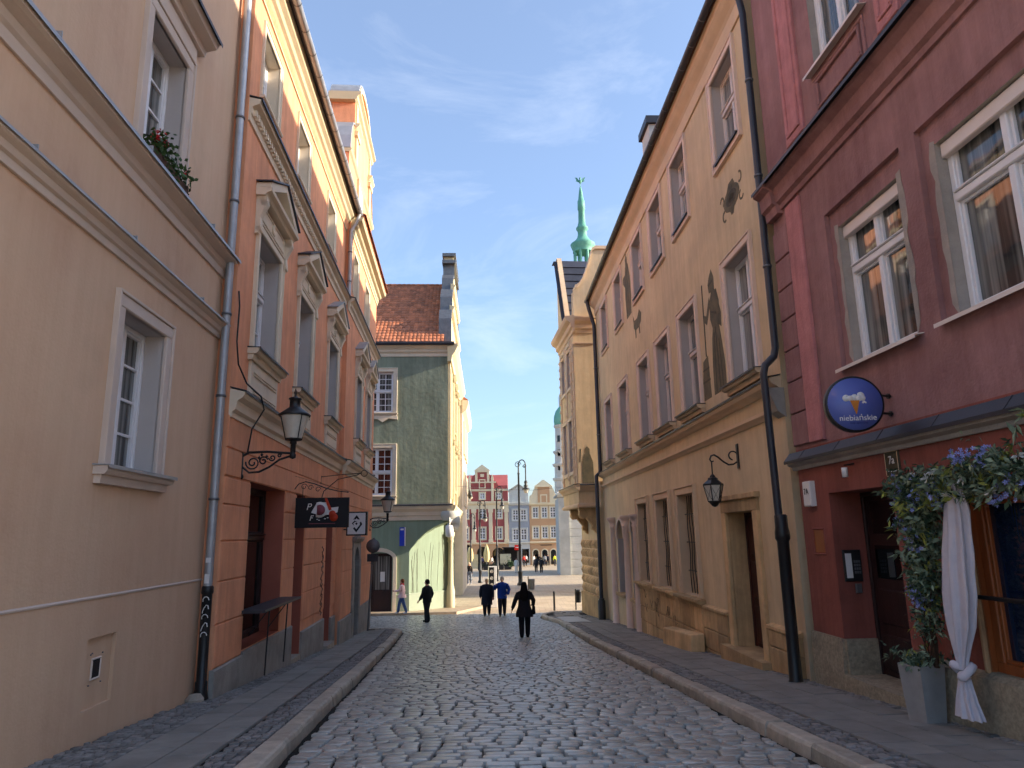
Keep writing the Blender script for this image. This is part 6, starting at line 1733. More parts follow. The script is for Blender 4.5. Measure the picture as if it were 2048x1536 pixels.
# traffic sign seen from behind
zt = gz(26.7) + 0.12
rs = thing('traffic_sign', 'round traffic sign on a thin pole, seen from behind at the left kerb', 'traffic sign', V((-5.3, 26.7, zt)))
MB().tube([V((-5.33, 26.7, zt)), V((-5.18, 26.7, 1.75))], 0.035, 8).build('pole', M['galv'], rs)
MB().lathe(V((-5.19, 26.64, 1.45)), [(0.0, 0), (0.25, 0), (0.25, 0.012), (0, 0.012)], 24, ax=(0, -1, 0)).build('disc', M['galv'], rs)
MB().hexa([V((x, y, z)) for y in (26.64, 26.655) for x, z in ((-5.40, 0.90), (-5.0, 0.90), (-5.0, 1.17), (-5.40, 1.17))]).build('plate', M['dark_sheet'], rs)

# ------------------------------------------------------------------ round ice-cream sign on the red house
rc = thing('round_sign', 'round blue sign with an ice-cream cone, lettered niebiańskie, on the red house', 'sign', RED.P(8.65, 3.2, 0))
cc = V((4.20, 8.62, 3.25)); RR = 0.34
fn = V((-0.10, -1, -0.02)).normalized()
fx = V((0, 0, 1)).cross(fn).normalized() * 1.0
fx = fx if fx.x > 0 else -fx
fz = V((0, 0, 1))
MB().lathe(cc - fn * 0.05, [(0.0, 0), (RR, 0), (RR + 0.008, 0.01), (RR + 0.008, 0.09), (RR, 0.10), (0, 0.10)], 48, ax=fn).build('casing', M['iron'], rc)
MB().lathe(cc + fn * 0.05, [(0.0, 0), (RR - 0.018, 0), (RR - 0.018, 0.004), (0, 0.004)], 48, ax=fn).build('face', M['skyblue_sign'], rc)
FP = lambda x, z, o=0.056: cc + fx * x + fz * z + fn * o
def disc(mb, x, z, r, o): mb.lathe(FP(x, z, o), [(0.0, 0), (r, 0), (r, 0.0015), (0, 0.0015)], 20, ax=fn)
m = MB()
for i, (x, z, r) in enumerate(((-0.10, 0.075, 0.042), (-0.05, 0.115, 0.05), (0.02, 0.125, 0.055), (0.075, 0.10, 0.045), (0.095, 0.07, 0.035), (0.0, 0.075, 0.045), (-0.055, 0.07, 0.035), (0.05, 0.065, 0.035))): disc(m, x, z, r, 0.0545 + i * 0.0002)
for i, (x, z, r) in enumerate(((-0.165, 0.155, 0.018), (-0.145, 0.165, 0.020), (-0.125, 0.155, 0.016), (0.09, 0.19, 0.022), (0.115, 0.195, 0.024), (0.14, 0.185, 0.018), (0.095, 0.015, 0.013), (0.11, 0.022, 0.014), (0.125, 0.013, 0.011))): disc(m, x, z, r, 0.0545 + i * 0.0002)
m.build('cloud_print', M['offwhite'], rc)
v = [FP(-0.055, 0.042, 0.056), FP(0.055, 0.042, 0.056), FP(0.008, -0.125, 0.056), FP(0.0, -0.125, 0.056)]
MB().hexa([p for p in v] + [p + fn * 0.002 for p in v]).build('cone_print', M['cone'], rc)
label_text('niebiańskie', FP(0.015, -0.175, 0.056), fx, fz, 0.098, M['offwhite'], rc, depth=0.001)
label_text('lody naturalne', FP(0.02, -0.235, 0.056), fx, fz, 0.036, M['navy_text'], rc, depth=0.001)
for dz in (0.10, -0.12):
    MB().tube([FP(RR - 0.01, dz, 0), V((RED.P(8.65, 0, 0).x, 8.64, cc.z + dz))], 0.014, 8).build('bracket', M['iron'], rc)
    MB().lathe(V((RED.P(8.65, 0, 0).x, 8.64, cc.z + dz)) + RED.n * 0.02, [(0.035, 0), (0.035, 0.02)], 8, ax=RED.n).build('mount', M['iron'], rc)

# ------------------------------------------------------------------ flower arch, planter, curtain, rail
pln = thing('planter', 'tall tapered grey planter at the foot of the flower column', 'planter', V((4.42, 8.2, gz(8.2) + 0.12)))
zb = gz(8.2) + 0.115
def sq(c, h, z, rot): return [V((c[0] + h * math.sqrt(2) * math.cos(rot + math.pi / 4 + k * math.pi / 2), c[1] + h * math.sqrt(2) * math.sin(rot + math.pi / 4 + k * math.pi / 2), z)) for k in range(4)]
PC = (4.36, 8.15)
m = MB(); m.ring([sq(PC, 0.125, zb, 0.25), sq(PC, 0.158, zb + 0.58, 0.25), sq(PC, 0.148, zb + 0.585, 0.25), sq(PC, 0.138, zb + 0.50, 0.25)], smooth=False, cap=True)
m.build('pot', M['planter'], pln)
MB().add(sq(PC, 0.142, zb + 0.53, 0.25), [(0, 1, 2, 3)]).build('soil', M['joint'], pln)
M['leaf_grey'] = mat('grey_green_leaf', (116, 130, 106), rough=0.65, var=0.3, scale=12, bump=0.0, island=0.45)
M['leaf_dark'] = mat('dark_green_leaf', (64, 84, 64), rough=0.6, var=0.3, scale=12, bump=0.0, island=0.45)
M['leaf_yellow'] = mat('yellow_green_leaf', (128, 132, 62), rough=0.6, var=0.3, scale=12, bump=0.0, island=0.4)
M['petal_blue'] = mat('blue_petal', (132, 142, 198), rough=0.6, var=0.2, scale=20, bump=0.0, island=0.35)
M['petal_pale'] = mat('pale_petal', (196, 196, 190), rough=0.6, var=0.1, scale=20, bump=0.0, island=0.2)
M['vine'] = mat('brown_vine', (74, 54, 40), rough=0.85, var=0.25, scale=20, bump=0.3)
ga = thing('flower_arch', 'arch of artificial greenery and blue flowers round the shop front of the red house', 'flower garland', V((4.4, 8.1, zb + 0.5)))
r = random.Random(21)
G = {k: MB() for k in ('leaf_grey', 'leaf_dark', 'leaf_yellow', 'petal_blue', 'petal_pale')}
def blade(mb, p, d, ln, wd):
    d = d.normalized(); s = d.cross(V((r.gauss(0, 1), r.gauss(0, 1), r.gauss(0, 1)))).normalized() * wd
    dr = V((0, 0, -ln * 0.15))
    mb.add([p, p + d * ln * 0.5 + s, p + d * ln + dr, p + d * ln * 0.5 - s], [(0, 1, 2, 3)], False)
def sprig(p, big=1.0):
    k = r.random()
    key = 'leaf_dark' if k < 0.30 else 'leaf_grey' if k < 0.84 else 'leaf_yellow'
    ax = V((r.gauss(-0.5, 1), r.gauss(-0.4, 1), r.gauss(0.05, 0.9)))
    for i in range(r.randint(4, 7)):
        d = ax + V((r.gauss(0, 0.9), r.gauss(0, 0.9), r.gauss(0, 0.9)))
        if d.length > 0.05: blade(G[key], p + V((r.gauss(0, 0.02), r.gauss(0, 0.02), r.gauss(0, 0.02))), d, r.uniform(0.05, 0.11) * big, r.uniform(0.008, 0.02) * big)
def flower(p, key, s=0.03):
    n = V((r.gauss(-0.8, 0.5), r.gauss(-0.8, 0.5), r.gauss(0, 0.5))).normalized()
    a = n.orthogonal().normalized(); b = n.cross(a)
    for q in range(5):
        t = q * 6.28 / 5
        d = a * math.cos(t) + b * math.sin(t); e = a * math.cos(t + 1.0) + b * math.sin(t + 1.0)
        G[key].add([p, p + d * s + n * s * 0.3, p + (d + e) * s * 0.62 + n * s * 0.35, p + e * s * 0.6 + n * s * 0.2], [(0, 1, 2, 3)], False)
# column
for i in range(900):
    t = r.random() ** 0.8
    z = 0.55 + t * 1.75
    dens = 1.0
    if z < 0.95 and r.random() < 0.5: continue
    wd = 0.075 + 0.055 * max(0, (z - 1.2) / 1.1)
    u = 8.06 - 0.06 * z + r.gauss(0, wd); w = 0.28 + r.gauss(0, 0.07 + 0.05 * t)
    sprig(RED.P(u, z, w), 0.85 + 0.4 * t)
for i in range(90):
    sprig(V((PC[0] + r.gauss(0, 0.11), PC[1] + r.gauss(0, 0.11), zb + 0.60 + abs(r.gauss(0, 0.05)))), 0.9)
# arch over the window
for i in range(1250):
    u = r.uniform(4.2, 8.12)
    zc = 2.21 + 0.06 * math.sin(u * 3.1) - (0.04 if u < 6.6 else 0)
    sprig(RED.P(u, zc + r.gauss(0, 0.10), 0.30 + r.gauss(0, 0.09)), 1.05)
for i in range(26):
    u = r.uniform(4.5, 6.3); sprig(RED.P(u, 2.46 + abs(r.gauss(0, 0.12)), 0.25 + r.gauss(0, 0.1)), 1.6)
def cluster(u, z, n, key, s, sp=0.06):
    for i in range(n): flower(RED.P(u + r.gauss(0, sp), z + r.gauss(0, sp), 0.40 + r.gauss(0, 0.04)), key, s)
for u, z, n in ((8.02, 2.20, 14), (8.08, 2.05, 12), (7.95, 2.12, 14), (7.85, 2.0, 12), (8.08, 1.85, 9), (7.95, 1.78, 10), (7.72, 2.15, 10), (7.45, 2.08, 14), (7.0, 2.42, 14), (6.7, 2.40, 10), (7.9, 1.62, 9), (8.05, 1.10, 16), (7.98, 1.0, 10), (6.3, 2.12, 12), (5.9, 2.2, 14), (5.3, 2.2, 12), (6.55, 2.0, 8)):
    cluster(u, z, int(n * 1.5), 'petal_blue', 0.024)
for u, z in ((7.75, 2.28), (7.5, 2.25), (7.4, 2.32), (6.95, 2.22), (6.6, 2.05), (6.2, 2.35), (7.2, 2.06)):
    for i in range(9): blade(G['petal_pale'], RED.P(u, z, 0.42), V((r.gauss(-0.4, 1), r.gauss(-0.3, 1), r.gauss(0, 1))), 0.075, 0.012)
for key, nm in (('leaf_grey', 'grey_leaves'), ('leaf_dark', 'dark_leaves'), ('leaf_yellow', 'yellow_leaves'), ('petal_blue', 'blue_flowers'), ('petal_pale', 'pale_flowers')):
    G[key].build(nm, M[key], ga, kind='stuff')
m = MB()
for i in range(11):
    u0 = 8.05 + r.gauss(0, 0.05)
    m.tube([RED.P(u0 + 0.05 * math.sin(z * 4 + i), 0.30 + z, 0.30 + 0.05 * math.cos(z * 5 + i * 2)) for z in [x * 0.14 for x in range(16)]], 0.006, 5)
m.tube([RED.P(8.02, 0.3, 0.26), RED.P(8.0, 2.3, 0.26)], 0.03, 6); m.tube([RED.P(8.1, 2.3, 0.28), RED.P(4.2, 2.4, 0.28)], 0.025, 6)
m.build('vine_stems', M['vine'], ga)
# white gauze curtain tied in a knot
M['gauze'] = mat('white_gauze', (216, 210, 218), rough=0.9, var=0.05, scale=10, bump=0.15, bscale=80)
M['gauze'].node_tree.nodes['Principled BSDF'].inputs['Alpha'].default_value = 0.82
cu = thing('curtain', 'white gauze curtain tied in a knot, hanging from the flower arch', 'curtain', RED.P(7.45, 0.0, 0.3))
def ctube(levels, n=56):
    rings = []
    for (z, u, w, hw, hd, amp, fq) in levels:
        ring = []
        for k in range(n):
            a = 2 * math.pi * k / n
            rr = 1 + amp * math.sin(fq * a + z * 2.3)
            ring.append(RED.P(u + 0.86 * hw * math.cos(a) * rr, z, w + hd * math.sin(a) * rr))
        rings.append(ring)
    return rings
up = ctube([(2.20, 7.27, 0.30, 0.10, 0.05, 0.22, 7), (1.9, 7.28, 0.30, 0.16, 0.06, 0.34, 7), (1.7, 7.31, 0.305, 0.175, 0.065, 0.30, 7), (1.5, 7.34, 0.31, 0.19, 0.07, 0.36, 7), (1.3, 7.37, 0.315, 0.195, 0.075, 0.30, 7), (1.1, 7.40, 0.32, 0.205, 0.07, 0.36, 7), (0.95, 7.42, 0.32, 0.19, 0.075, 0.32, 7), (0.8, 7.44, 0.32, 0.17, 0.07, 0.34, 7), (0.6, 7.47, 0.32, 0.105, 0.06, 0.26, 7), (0.46, 7.49, 0.32, 0.065, 0.05, 0.16, 7), (0.38, 7.50, 0.32, 0.05, 0.045, 0.1, 7)])
MB().ring(up, cap=False).build('drape', M['gauze'], cu)
lo = ctube([(0.32, 7.50, 0.32, 0.05, 0.045, 0.1, 9), (0.22, 7.50, 0.32, 0.085, 0.05, 0.22, 9), (0.08, 7.51, 0.32, 0.13, 0.06, 0.26, 9), (-0.04, 7.50, 0.32, 0.17, 0.07, 0.28, 9), (-0.075, 7.50, 0.32, 0.18, 0.072, 0.28, 9)])
MB().ring(lo, cap=False).build('tail', M['gauze'], cu)
kn = [RED.P(7.50 + 0.075 * math.cos(a), 0.36 + 0.055 * math.sin(a * 1.0) + 0.02 * math.sin(3 * a), 0.32 + 0.06 * math.sin(2 * a)) for a in [x * 6.6 / 26 for x in range(27)]]
MB().tube(kn, [0.042] * 27, 9).build('knot', M['gauze'], cu)
# handrail in front of the shop window
hr = thing('handrail', 'black horizontal handrail in front of the shop window of the red house', 'handrail', RED.P(6.8, 1.05, 0.2))
MB().tube([RED.P(8.12, 1.07, 0.02), RED.P(8.1, 1.07, 0.2), RED.P(4.2, 1.10, 0.2)], 0.022, 8).build('rail', M['iron'], hr)
for u in (8.0, 5.6): MB().tube([RED.P(u, 1.02, 0.0), RED.P(u, 1.07, 0.2)], 0.014, 6).build('bracket', M['iron'], hr)
# ------------------------------------------------------------------ square furniture
def lamp_post(label, x, y, ztop, arm, zl, s=1.0):
    zb = gz(y) - 0.02
    t = thing('lamp_post', label, 'lamp post', V((x, y, zb)), 'old lamp posts on the square')
    m = MB()
    m.lathe(V((x, y, zb)), [(0.26 * s, 0), (0.26 * s, 0.12), (0.17 * s, 0.25), (0.16 * s, 1.0), (0.19 * s, 1.05), (0.12 * s, 1.2), (0.10 * s, 3.2), (0.13 * s, 3.3), (0.085 * s, 3.4), (0.07 * s, ztop - zb - 0.8), (0.10 * s, ztop - zb - 0.75), (0.06 * s, ztop - zb - 0.6), (0.05 * s, ztop - zb)], 10)
    m.build('post', M['iron'], t)
    R_ = abs(arm) / 2; sg = 1 if arm > 0 else -1
    zc = ztop + 0.0
    m = MB()
    arc = [V((x + sg * (R_ - R_ * math.cos(a)), y, zc + R_ * 1.5 * math.sin(a))) for a in [math.radians(q) for q in range(0, 181, 15)]]
    m.tube(arc, 0.045 * s, 6)
    for cx, cz, r0, st in ((x - sg * 0.05, zc + 0.05, R_ * 0.95, 0), (x + sg * R_ * 1.75, zc - 0.05, R_ * 0.55, 3.1)):
        m.tube([V((cx + r0 * (1 - 0.7 * k / 18) * math.cos(st + 0.5 * k), y, cz + r0 * (1 - 0.7 * k / 18) * math.sin(st + 0.5 * k))) for k in range(19)], 0.028 * s, 5)
    m.tube([V((x + arm, y, zc)), V((x + arm, y, zl + 0.9))], 0.05 * s, 6)
    m.lathe(V((x + arm, y, zl)), [(0.0, 0.9), (0.1 * s, 0.85), (0.14 * s, 0.7), (0.09 * s, 0.55), (0.2 * s, 0.4), (0.13 * s, 0.3), (0.30 * s, 0.16), (0.32 * s, 0.1), (0.22 * s, 0.1), (0, 0.1)][::-1], 10)
    m.build('curled_arm', M['iron'], t)
    MB().lathe(V((x + arm, y, zl)), [(0.0, -0.22 * s), (0.12 * s, -0.18 * s), (0.19 * s, -0.05), (0.20 * s, 0.1)], 10).build('globe', M['lamp_glass'], t)
lamp_post('tallest lamp post with a big curl, in front of the blue grey house', 0.42, 62, 7.7, 0.62, 5.5, 1.1)
lamp_post('lamp post with a curled top in front of the right part of the red house', -1.7, 69.5, 6.0, 0.55, 4.4, 0.9)
lamp_post('lamp post in front of the middle of the red house', -3.2, 67, 4.6, 0.5, 3.2, 0.9)
lamp_post('lamp post with a short lamp beside the left umbrella', -4.35, 72, 3.6, 0.4, 2.3, 0.75)
lamp_post('farthest lamp post at the left edge of the square', -7.1, 100, 5.2, 0.5, 3.0, 0.8)
hw = thing('cable_lamp', 'green lamp hanging from a cable beside the green house', 'lamp', V((-2.76, 45, 4.0)))
MB().lathe(V((-2.76, 45, 4.0)), [(0.0, 0.0), (0.10, 0.06), (0.17, 0.22), (0.15, 0.3), (0.10, 0.42), (0.03, 0.62), (0.02, 0.75)], 10).build('lamp_body', M['iron'], hw)
MB().lathe(V((-2.70, 45, 4.02)), [(0.0, -0.02), (0.09, 0.02), (0.12, 0.12)], 8).build('globe', M['lamp_glass'], hw)
MB().tube([V((-6.4, 38.2, 3.8)), V((-4.9, 41, 4.45)), V((-3.6, 43.4, 4.72)), V((-2.76, 45, 4.76)), V((1.0, 52, 4.9)), V((9, 60, 6.0))], 0.012, 4).build('cable', M['iron'], hw)

ip = thing('info_pillar', 'pale info pillar with a dark panel of symbols behind the strolling couple', 'info pillar', V((-1.25, 40.5, gz(40.5))))
IF = Fr(-1.25, 40.5, (1, 0.12), 1)
zz = gz(40.5)
MB().bbox(IF, -0.22, 0.22, zz, zz + 2.2, -0.25, 0.0).build('body', M['offwhite'], ip)
MB().box(IF, -0.21, 0.07, zz + 0.9, zz + 2.15, 0.0, 0.012).build('panel', M['black'], ip)
m = MB()
for k in range(3): m.lathe(IF.P(-0.07, zz + 1.92 - 0.36 * k, 0.013), [(0.0, 0), (0.10, 0), (0.10, 0.006), (0.05, 0.006), (0.05, 0.002), (0, 0.002)], 12, ax=IF.n)
m.build('symbols', M['concrete'], ip)
bz = gz(38.2)
bo = MB(); bo.lathe(V((1.98, 38.2, bz)), [(0.055, 0), (0.055, 0.85), (0.065, 0.86), (0.065, 0.92), (0.03, 0.96)], 10)
bo.build('bollard', M['iron'], base=V((1.98, 38.2, bz)), label='single thin black bollard on the sunlit paving', cat='bollard')
lb = thing('litter_bin', 'dark litter bin on a post beside the bay-fronted house', 'litter bin', V((3.05, 37.3, gz(37.3))))
zz = gz(37.3) + 0.1
MB().tube([V((3.02, 37.3, zz)), V((3.02, 37.3, zz + 1.0))], 0.035, 8).build('post', M['iron'], lb)
MB().lathe(V((3.16, 37.3, zz + 0.35)), [(0.13, 0), (0.16, 0.5), (0.17, 0.52), (0.17, 0.56), (0.1, 0.62)], 12).build('basket', M['iron'], lb)
lb = thing('litter_bin', 'grey litter basket beyond the dark-haired woman', 'litter bin', V((1.15, 55, gz(55))))
zz = gz(55)
MB().lathe(V((1.2, 55, zz)), [(0.2, 0.05), (0.24, 0.75), (0.24, 0.8)], 12).build('basket', M['galv'], lb)
MB().tube([V((0.95, 55, zz)), V((0.95, 55, zz + 1.0))], 0.03, 6).build('post', M['iron'], lb)
M['canvas'] = mat('cream_canvas', (214, 196, 140), var=0.08, scale=3)
for i, (x, y, zt_, lab) in enumerate(((-6.45, 105, 0.25, 'closed cream parasol left of the tall lamp posts, in front of the archway'), (-4.05, 104, 0.6, 'larger closed cream parasol in front of the middle arch of the red house'))):
    u_ = thing('closed_parasol', lab, 'parasol', V((x, y, gz(y))), 'closed parasols by the red house')
    rings = []
    for z, rr in ((-1.9, 0.20), (-1.4, 0.36), (-0.6, 0.34), (0.0, 0.22), (zt_, 0.03)):
        rings.append([V((x + rr * (1 + 0.25 * math.cos(6 * a)) * math.cos(a), y + rr * (1 + 0.25 * math.cos(6 * a)) * math.sin(a), z)) for a in [6.283 * k / 24 for k in range(24)]])
    MB().ring(rings).build('canopy', M['canvas'], u_)
    MB().tube([V((x, y, gz(y))), V((x, y, zt_))], 0.04, 6).build('pole', M['galv'], u_)
KF = Fr(0, 112, (1, 0), 1)
ks = thing('cafe_kiosk', 'black canvas cafe shelter under the red sign', 'kiosk', V((-0.5, 112, gz(112))))
m = MB(); m.box(KF, -1.8, 0.85, gz(112), -0.18, -2.5, -2.4); m.box(KF, -1.8, -1.7, gz(112), -0.18, -2.4, 0); m.box(KF, -1.95, 0.95, -0.18, -0.05, -2.6, 0.15); m.build('shelter', M['black'], ks)
MB().box(KF, 0.3, 0.85, gz(112), -0.7, -2.4, -2.3).build('back_panel', M['glass'], ks)
sg = MB(); sg.box(Fr(0, 110, (1, 0), 1), -0.06, 0.78, -0.45, 0.32, -0.05, 0.05)
so_ = sg.build('red_sign', mat('red_sign_face', (214, 40, 30), bump=0, var=0.05), base=V((0.35, 110, 0)), label='small red sign with white lettering behind the tall lamp post', cat='sign')
MB().box(Fr(0, 110, (1, 0), 1), 0.1, 0.6, -0.12, 0.0, 0.05, 0.06).build('lettering', M['offwhite'], so_)
aw = thing('black_awning', 'black awning in the left archway of the red house', 'awning', V((-7.7, 112, gz(112))))
m = MB(); m.prof(KF, -8.5, -6.95, [(0, 0.1), (0.9, -0.4), (0.9, -1.35), (0.85, -1.35), (0, -0.1)]); m.build('canvas', M['black'], aw)
for u in (-8.4, -7.05): MB().tube([KF.P(u, gz(112), 0.85), KF.P(u, -0.4, 0.85)], 0.04, 5).build('pole', M['iron'], aw)
hdm = mat('dark_hedge', (40, 48, 40), rough=0.8, var=0.35, scale=6, bump=0.6, island=0.4)
HF = Fr(0, 100, (1, 0), 1)
r = random.Random(4)
for i in range(6):
    u = -5.1 + 0.72 * i
    hp = thing('planter_box', 'low dark planter box hedging the cafe terrace, %s of six from the left' % ('first', 'second', 'third', 'fourth', 'fifth', 'last')[i], 'planter', HF.P(u + 0.3, gz(100)), 'terrace planters')
    MB().box(HF, u, u + 0.66, gz(100), gz(100) + 0.5, -0.3, 0.3).build('box', M['iron'], hp)
    m = MB()
    for k in range(90): leaf_quad(m, HF.P(u + r.uniform(0, 0.66), gz(100) + 0.5 + abs(r.gauss(0.1, 0.14)), r.uniform(-0.3, 0.3)), 0.10, r)
    m.build('hedge', hdm, hp)
sb = thing('green_shrub', 'dark green potted shrub at the end of the terrace planters', 'shrub', HF.P(-0.7, gz(100)))
m = MB()
for k in range(260): leaf_quad(m, HF.P(-0.7 + r.gauss(0, 0.22), gz(100) + 0.75 + r.gauss(0, 0.3), r.gauss(0, 0.22)), 0.11, r)
m.build('foliage', mat('shrub_leaf', (50, 74, 46), var=0.3, bump=0, island=0.4), sb); MB().lathe(HF.P(-0.7, gz(100), 0), [(0.18, 0), (0.24, 0.4)], 8).build('pot', M['iron'], sb)
# terrace screens
for i, u in enumerate((-7.0, -2.2)):
    sc2 = MB(); sc2.box(Fr(0, 106, (1, 0), 1), u, u + 1.6, gz(106), gz(106) + 2.0, -0.05, 0.05)
    sc2.build('terrace_screen', mat('pale_screen', (176, 176, 158), var=0.1, bump=0), base=V((u + 0.8, 106, gz(106))), label='pale terrace screen in front of the red house, %s one' % ('left' if i == 0 else 'right'), cat='screen')
# souvenir stall by the town hall
SFm = Fr(0, 86, (1, 0), 1); zs_ = gz(86)
stl = thing('market_stall', 'souvenir stall with a white awning at the foot of the town hall', 'market stall', V((7.6, 86, zs_)))
MB().prof(SFm, 6.35, 9.2, [(-0.6, zs_ + 2.3), (0.9, zs_ + 1.9), (0.9, zs_ + 1.55), (0.86, zs_ + 1.55), (-0.6, zs_ + 2.2)]).build('awning', M['offwhite'], stl)
MB().box(SFm, 6.2, 9.2, zs_, zs_ + 0.75, -0.4, 0.5).build('counter', M['tan_stone'], stl)
gm = mat('mixed_goods', (150, 110, 100), var=0.5, scale=6, bump=0, island=0.6)
m = MB()
for k in range(46):
    u = r.uniform(6.0, 9.0); z = zs_ + 0.75 + r.uniform(0, 0.6); s = r.uniform(0.04, 0.12)
    m.box(SFm, u, u + s, z, z + s * 1.6, 0.2, 0.2 + s)
m.build('goods', gm, stl)
for u in (6.4, 9.1): MB().tube([SFm.P(u, zs_, 0.5), SFm.P(u, zs_ + 2.1, 0.5)], 0.04, 5).build('pole', M['galv'], stl)

# ------------------------------------------------------------------ people
PM = {}
def cloth(rgb):
    if rgb not in PM: PM[rgb] = fabric('cloth_%d' % len(PM), rgb)
    return PM[rgb]
SKIN = mat('skin', (196, 146, 122), rough=0.55, var=0.05, bump=0.0)
def person(label, x, y, heading, H, top, bottom, hair, shoes=(26, 24, 24), step=0.16, armL=None, armR=None, coat=None, long_hair=False, bulk=1.0, lod=0, bag=None, scarf=None, group=None, dz=0.0, turn=0.0):
    z0 = gz(y) + dz
    t = thing('person', label, 'person', V((x, y, z0)), group)
    s = H / 1.75
    ca, sa = math.cos(heading), math.sin(heading)
    def Wp(p):   # local x right, y forward
        px_, py_, pz_ = p[0] * s, p[1] * s, p[2] * s
        return V((px_ * sa + py_ * ca, -px_ * ca + py_ * sa, pz_))
    b = bulk
    J = []; E = []; Rr = []; Zn = []
    def j(p, r, zone, par=None):
        J.append(V(p)); Rr.append(r); Zn.append(zone)
        if par is not None: E.append((par, len(J) - 1))
        return len(J) - 1
    pel = j((0, 0, 0.95), (0.150 * b, 0.115 * b), 'b')
    bel = j((0, 0, 1.09), (0.140 * b, 0.105 * b), 't', pel)
    chs = j((0, 0, 1.28), (0.165 * b, 0.115 * b), 't', bel)
    nb = j((0, -0.01, 1.43), (0.085, 0.075), 't', chs)
    nk = j((0, 0.0, 1.50), (0.053, 0.053), 's', nb)
    hx, hy = 0.02 * math.sin(turn), 0.02 * math.cos(turn)
    hd = j((hx, hy, 1.605), (0.078, 0.090), 's', nk)
    cr = j((hx * 0.5, hy * 0.5 - 0.005, 1.69), (0.070, 0.080), 's', hd)
    if lod == 0:
        j((hx + 0.105 * math.sin(turn), hy + 0.098 * math.cos(turn), 1.595), (0.014, 0.018), 's', hd)
    hands = []
    for sgn, pose, st in ((-1, armL, -step), (1, armR, step)):
        hp = j((0.095 * sgn, 0, 0.88), (0.122 * b, 0.120 * b), 'b', pel)
        kn_ = j((0.10 * sgn, st * 0.65 + 0.02, 0.49), (0.094 * b, 0.095 * b), 'b', hp)
        an = j((0.095 * sgn, st * 1.15 - 0.02, 0.10), (0.078, 0.078), 'b', kn_)
        he = j((0.095 * sgn, st * 1.15 - 0.01, 0.035), (0.05, 0.042), 'f', an)
        j((0.105 * sgn, st * 1.15 + 0.15, 0.03), (0.048, 0.034), 'f', he)
        sh = j((0.185 * sgn * b, 0, 1.40), (0.068 * b, 0.065 * b), 't', nb)
        el, wr, hn = pose if pose else ((0.235 * sgn * b, -0.03 - st * 0.2, 1.12), (0.245 * sgn * b, 0.05 - st * 0.4, 0.90), (0.24 * sgn * b, 0.08 - st * 0.45, 0.80))
        e_ = j(el, (0.052 * b, 0.052 * b), 't', sh)
        w_ = j(wr, (0.036 * b, 0.036 * b), 't', e_)
        h_ = j(hn, (0.034, 0.026), 's', w_)
        hands.append((V(wr), V(hn), sgn))
    me = bpy.data.meshes.new('skel')
    me.from_pydata([p[:] for p in J], E, [])
    o = bpy.data.objects.new('skel', me)
    COL.objects.link(o)
    o.modifiers.new('skin', 'SKIN').use_smooth_shade = True
    for i, sv in enumerate(me.skin_vertices[0].data):
        sv.radius = Rr[i]; sv.use_root = (i == 0)
    ss = o.modifiers.new('sub', 'SUBSURF'); ss.levels = 2 if lod == 0 else 1; ss.render_levels = ss.levels
    bpy.context.view_layer.update()
    ev = bpy.data.meshes.new_from_object(o.evaluated_get(bpy.context.evaluated_depsgraph_get()))
    bpy.data.objects.remove(o)
    mb = MB()
    mb.add([Wp(v.co) + V((x, y, z0)) for v in ev.vertices], [tuple(p.vertices) for p in ev.polygons], True)
    zones = []
    for p in ev.polygons:
        c = p.center
        k = min(range(len(J)), key=lambda i: (J[i] - c).length - max(Rr[i]) * 0.5)
        zones.append(Zn[k])
    if lod == 0:
        for wr, hn, sgn in hands:
            d = (hn - wr).normalized()
            side = V((0, 1, 0)) - d * d.y
            side = side.normalized() if side.length > 0.1 else V((0, 0, 1))
            for f in range(4):
                a = hn + side * (0.030 - 0.019 * f)
                ln_ = (0.062, 0.072, 0.068, 0.052)[f]
                n0 = len(mb.f)
                mb.tube([Wp(q) + V((x, y, z0)) for q in (a, a + d * ln_ * 0.55, a + d * ln_ + V((-0.02 * sgn, 0, 0)))], [0.011 * s, 0.010 * s, 0.007 * s], 5)
                zones += ['s'] * (len(mb.f) - n0)
            n0 = len(mb.f)
            a = hn - d * 0.025 + side * 0.032
            mb.tube([Wp(q) + V((x, y, z0)) for q in (a, a + side * 0.028 + d * 0.02, a + side * 0.035 + d * 0.05)], [0.012 * s, 0.011 * s, 0.008 * s], 5)
            zones += ['s'] * (len(mb.f) - n0)
    body = mb.build('body', cloth(top), t)
    for mm in (cloth(bottom), SKIN, cloth(shoes)): body.data.materials.append(mm)
    idx = {'t': 0, 'b': 1, 's': 2, 'f': 3}
    body.data.polygons.foreach_set('material_index', [idx[z] for z in zones])
    bpy.data.meshes.remove(ev)
    O = V((x, y, z0))
    def ell(z, hw, hd_, yo=0.0, xo=0.0, n=18, wob=0.0):
        return [Wp((xo + hw * (1 + wob * math.sin(5 * a)) * math.cos(a), yo + hd_ * (1 + wob * math.sin(5 * a)) * math.sin(a), z)) + O for a in [6.2832 * k / n for k in range(n)]]
    # hair
    ct_, st_ = math.cos(turn), math.sin(turn)
    hxo, hyo = -0.022 * st_ + hx * 0.5, -0.022 * ct_ + hy * 0.5
    hm = cloth(hair)
    rings = [ell(1.555, 0.070, 0.066, hyo - 0.03, hxo), ell(1.60, 0.088, 0.088, hyo - 0.018, hxo), ell(1.66, 0.092, 0.100, hyo, hxo), ell(1.705, 0.085, 0.096, hyo + 0.008, hxo), ell(1.745, 0.055, 0.065, hyo + 0.005, hxo), ell(1.758, 0.01, 0.01, hyo, hxo)]
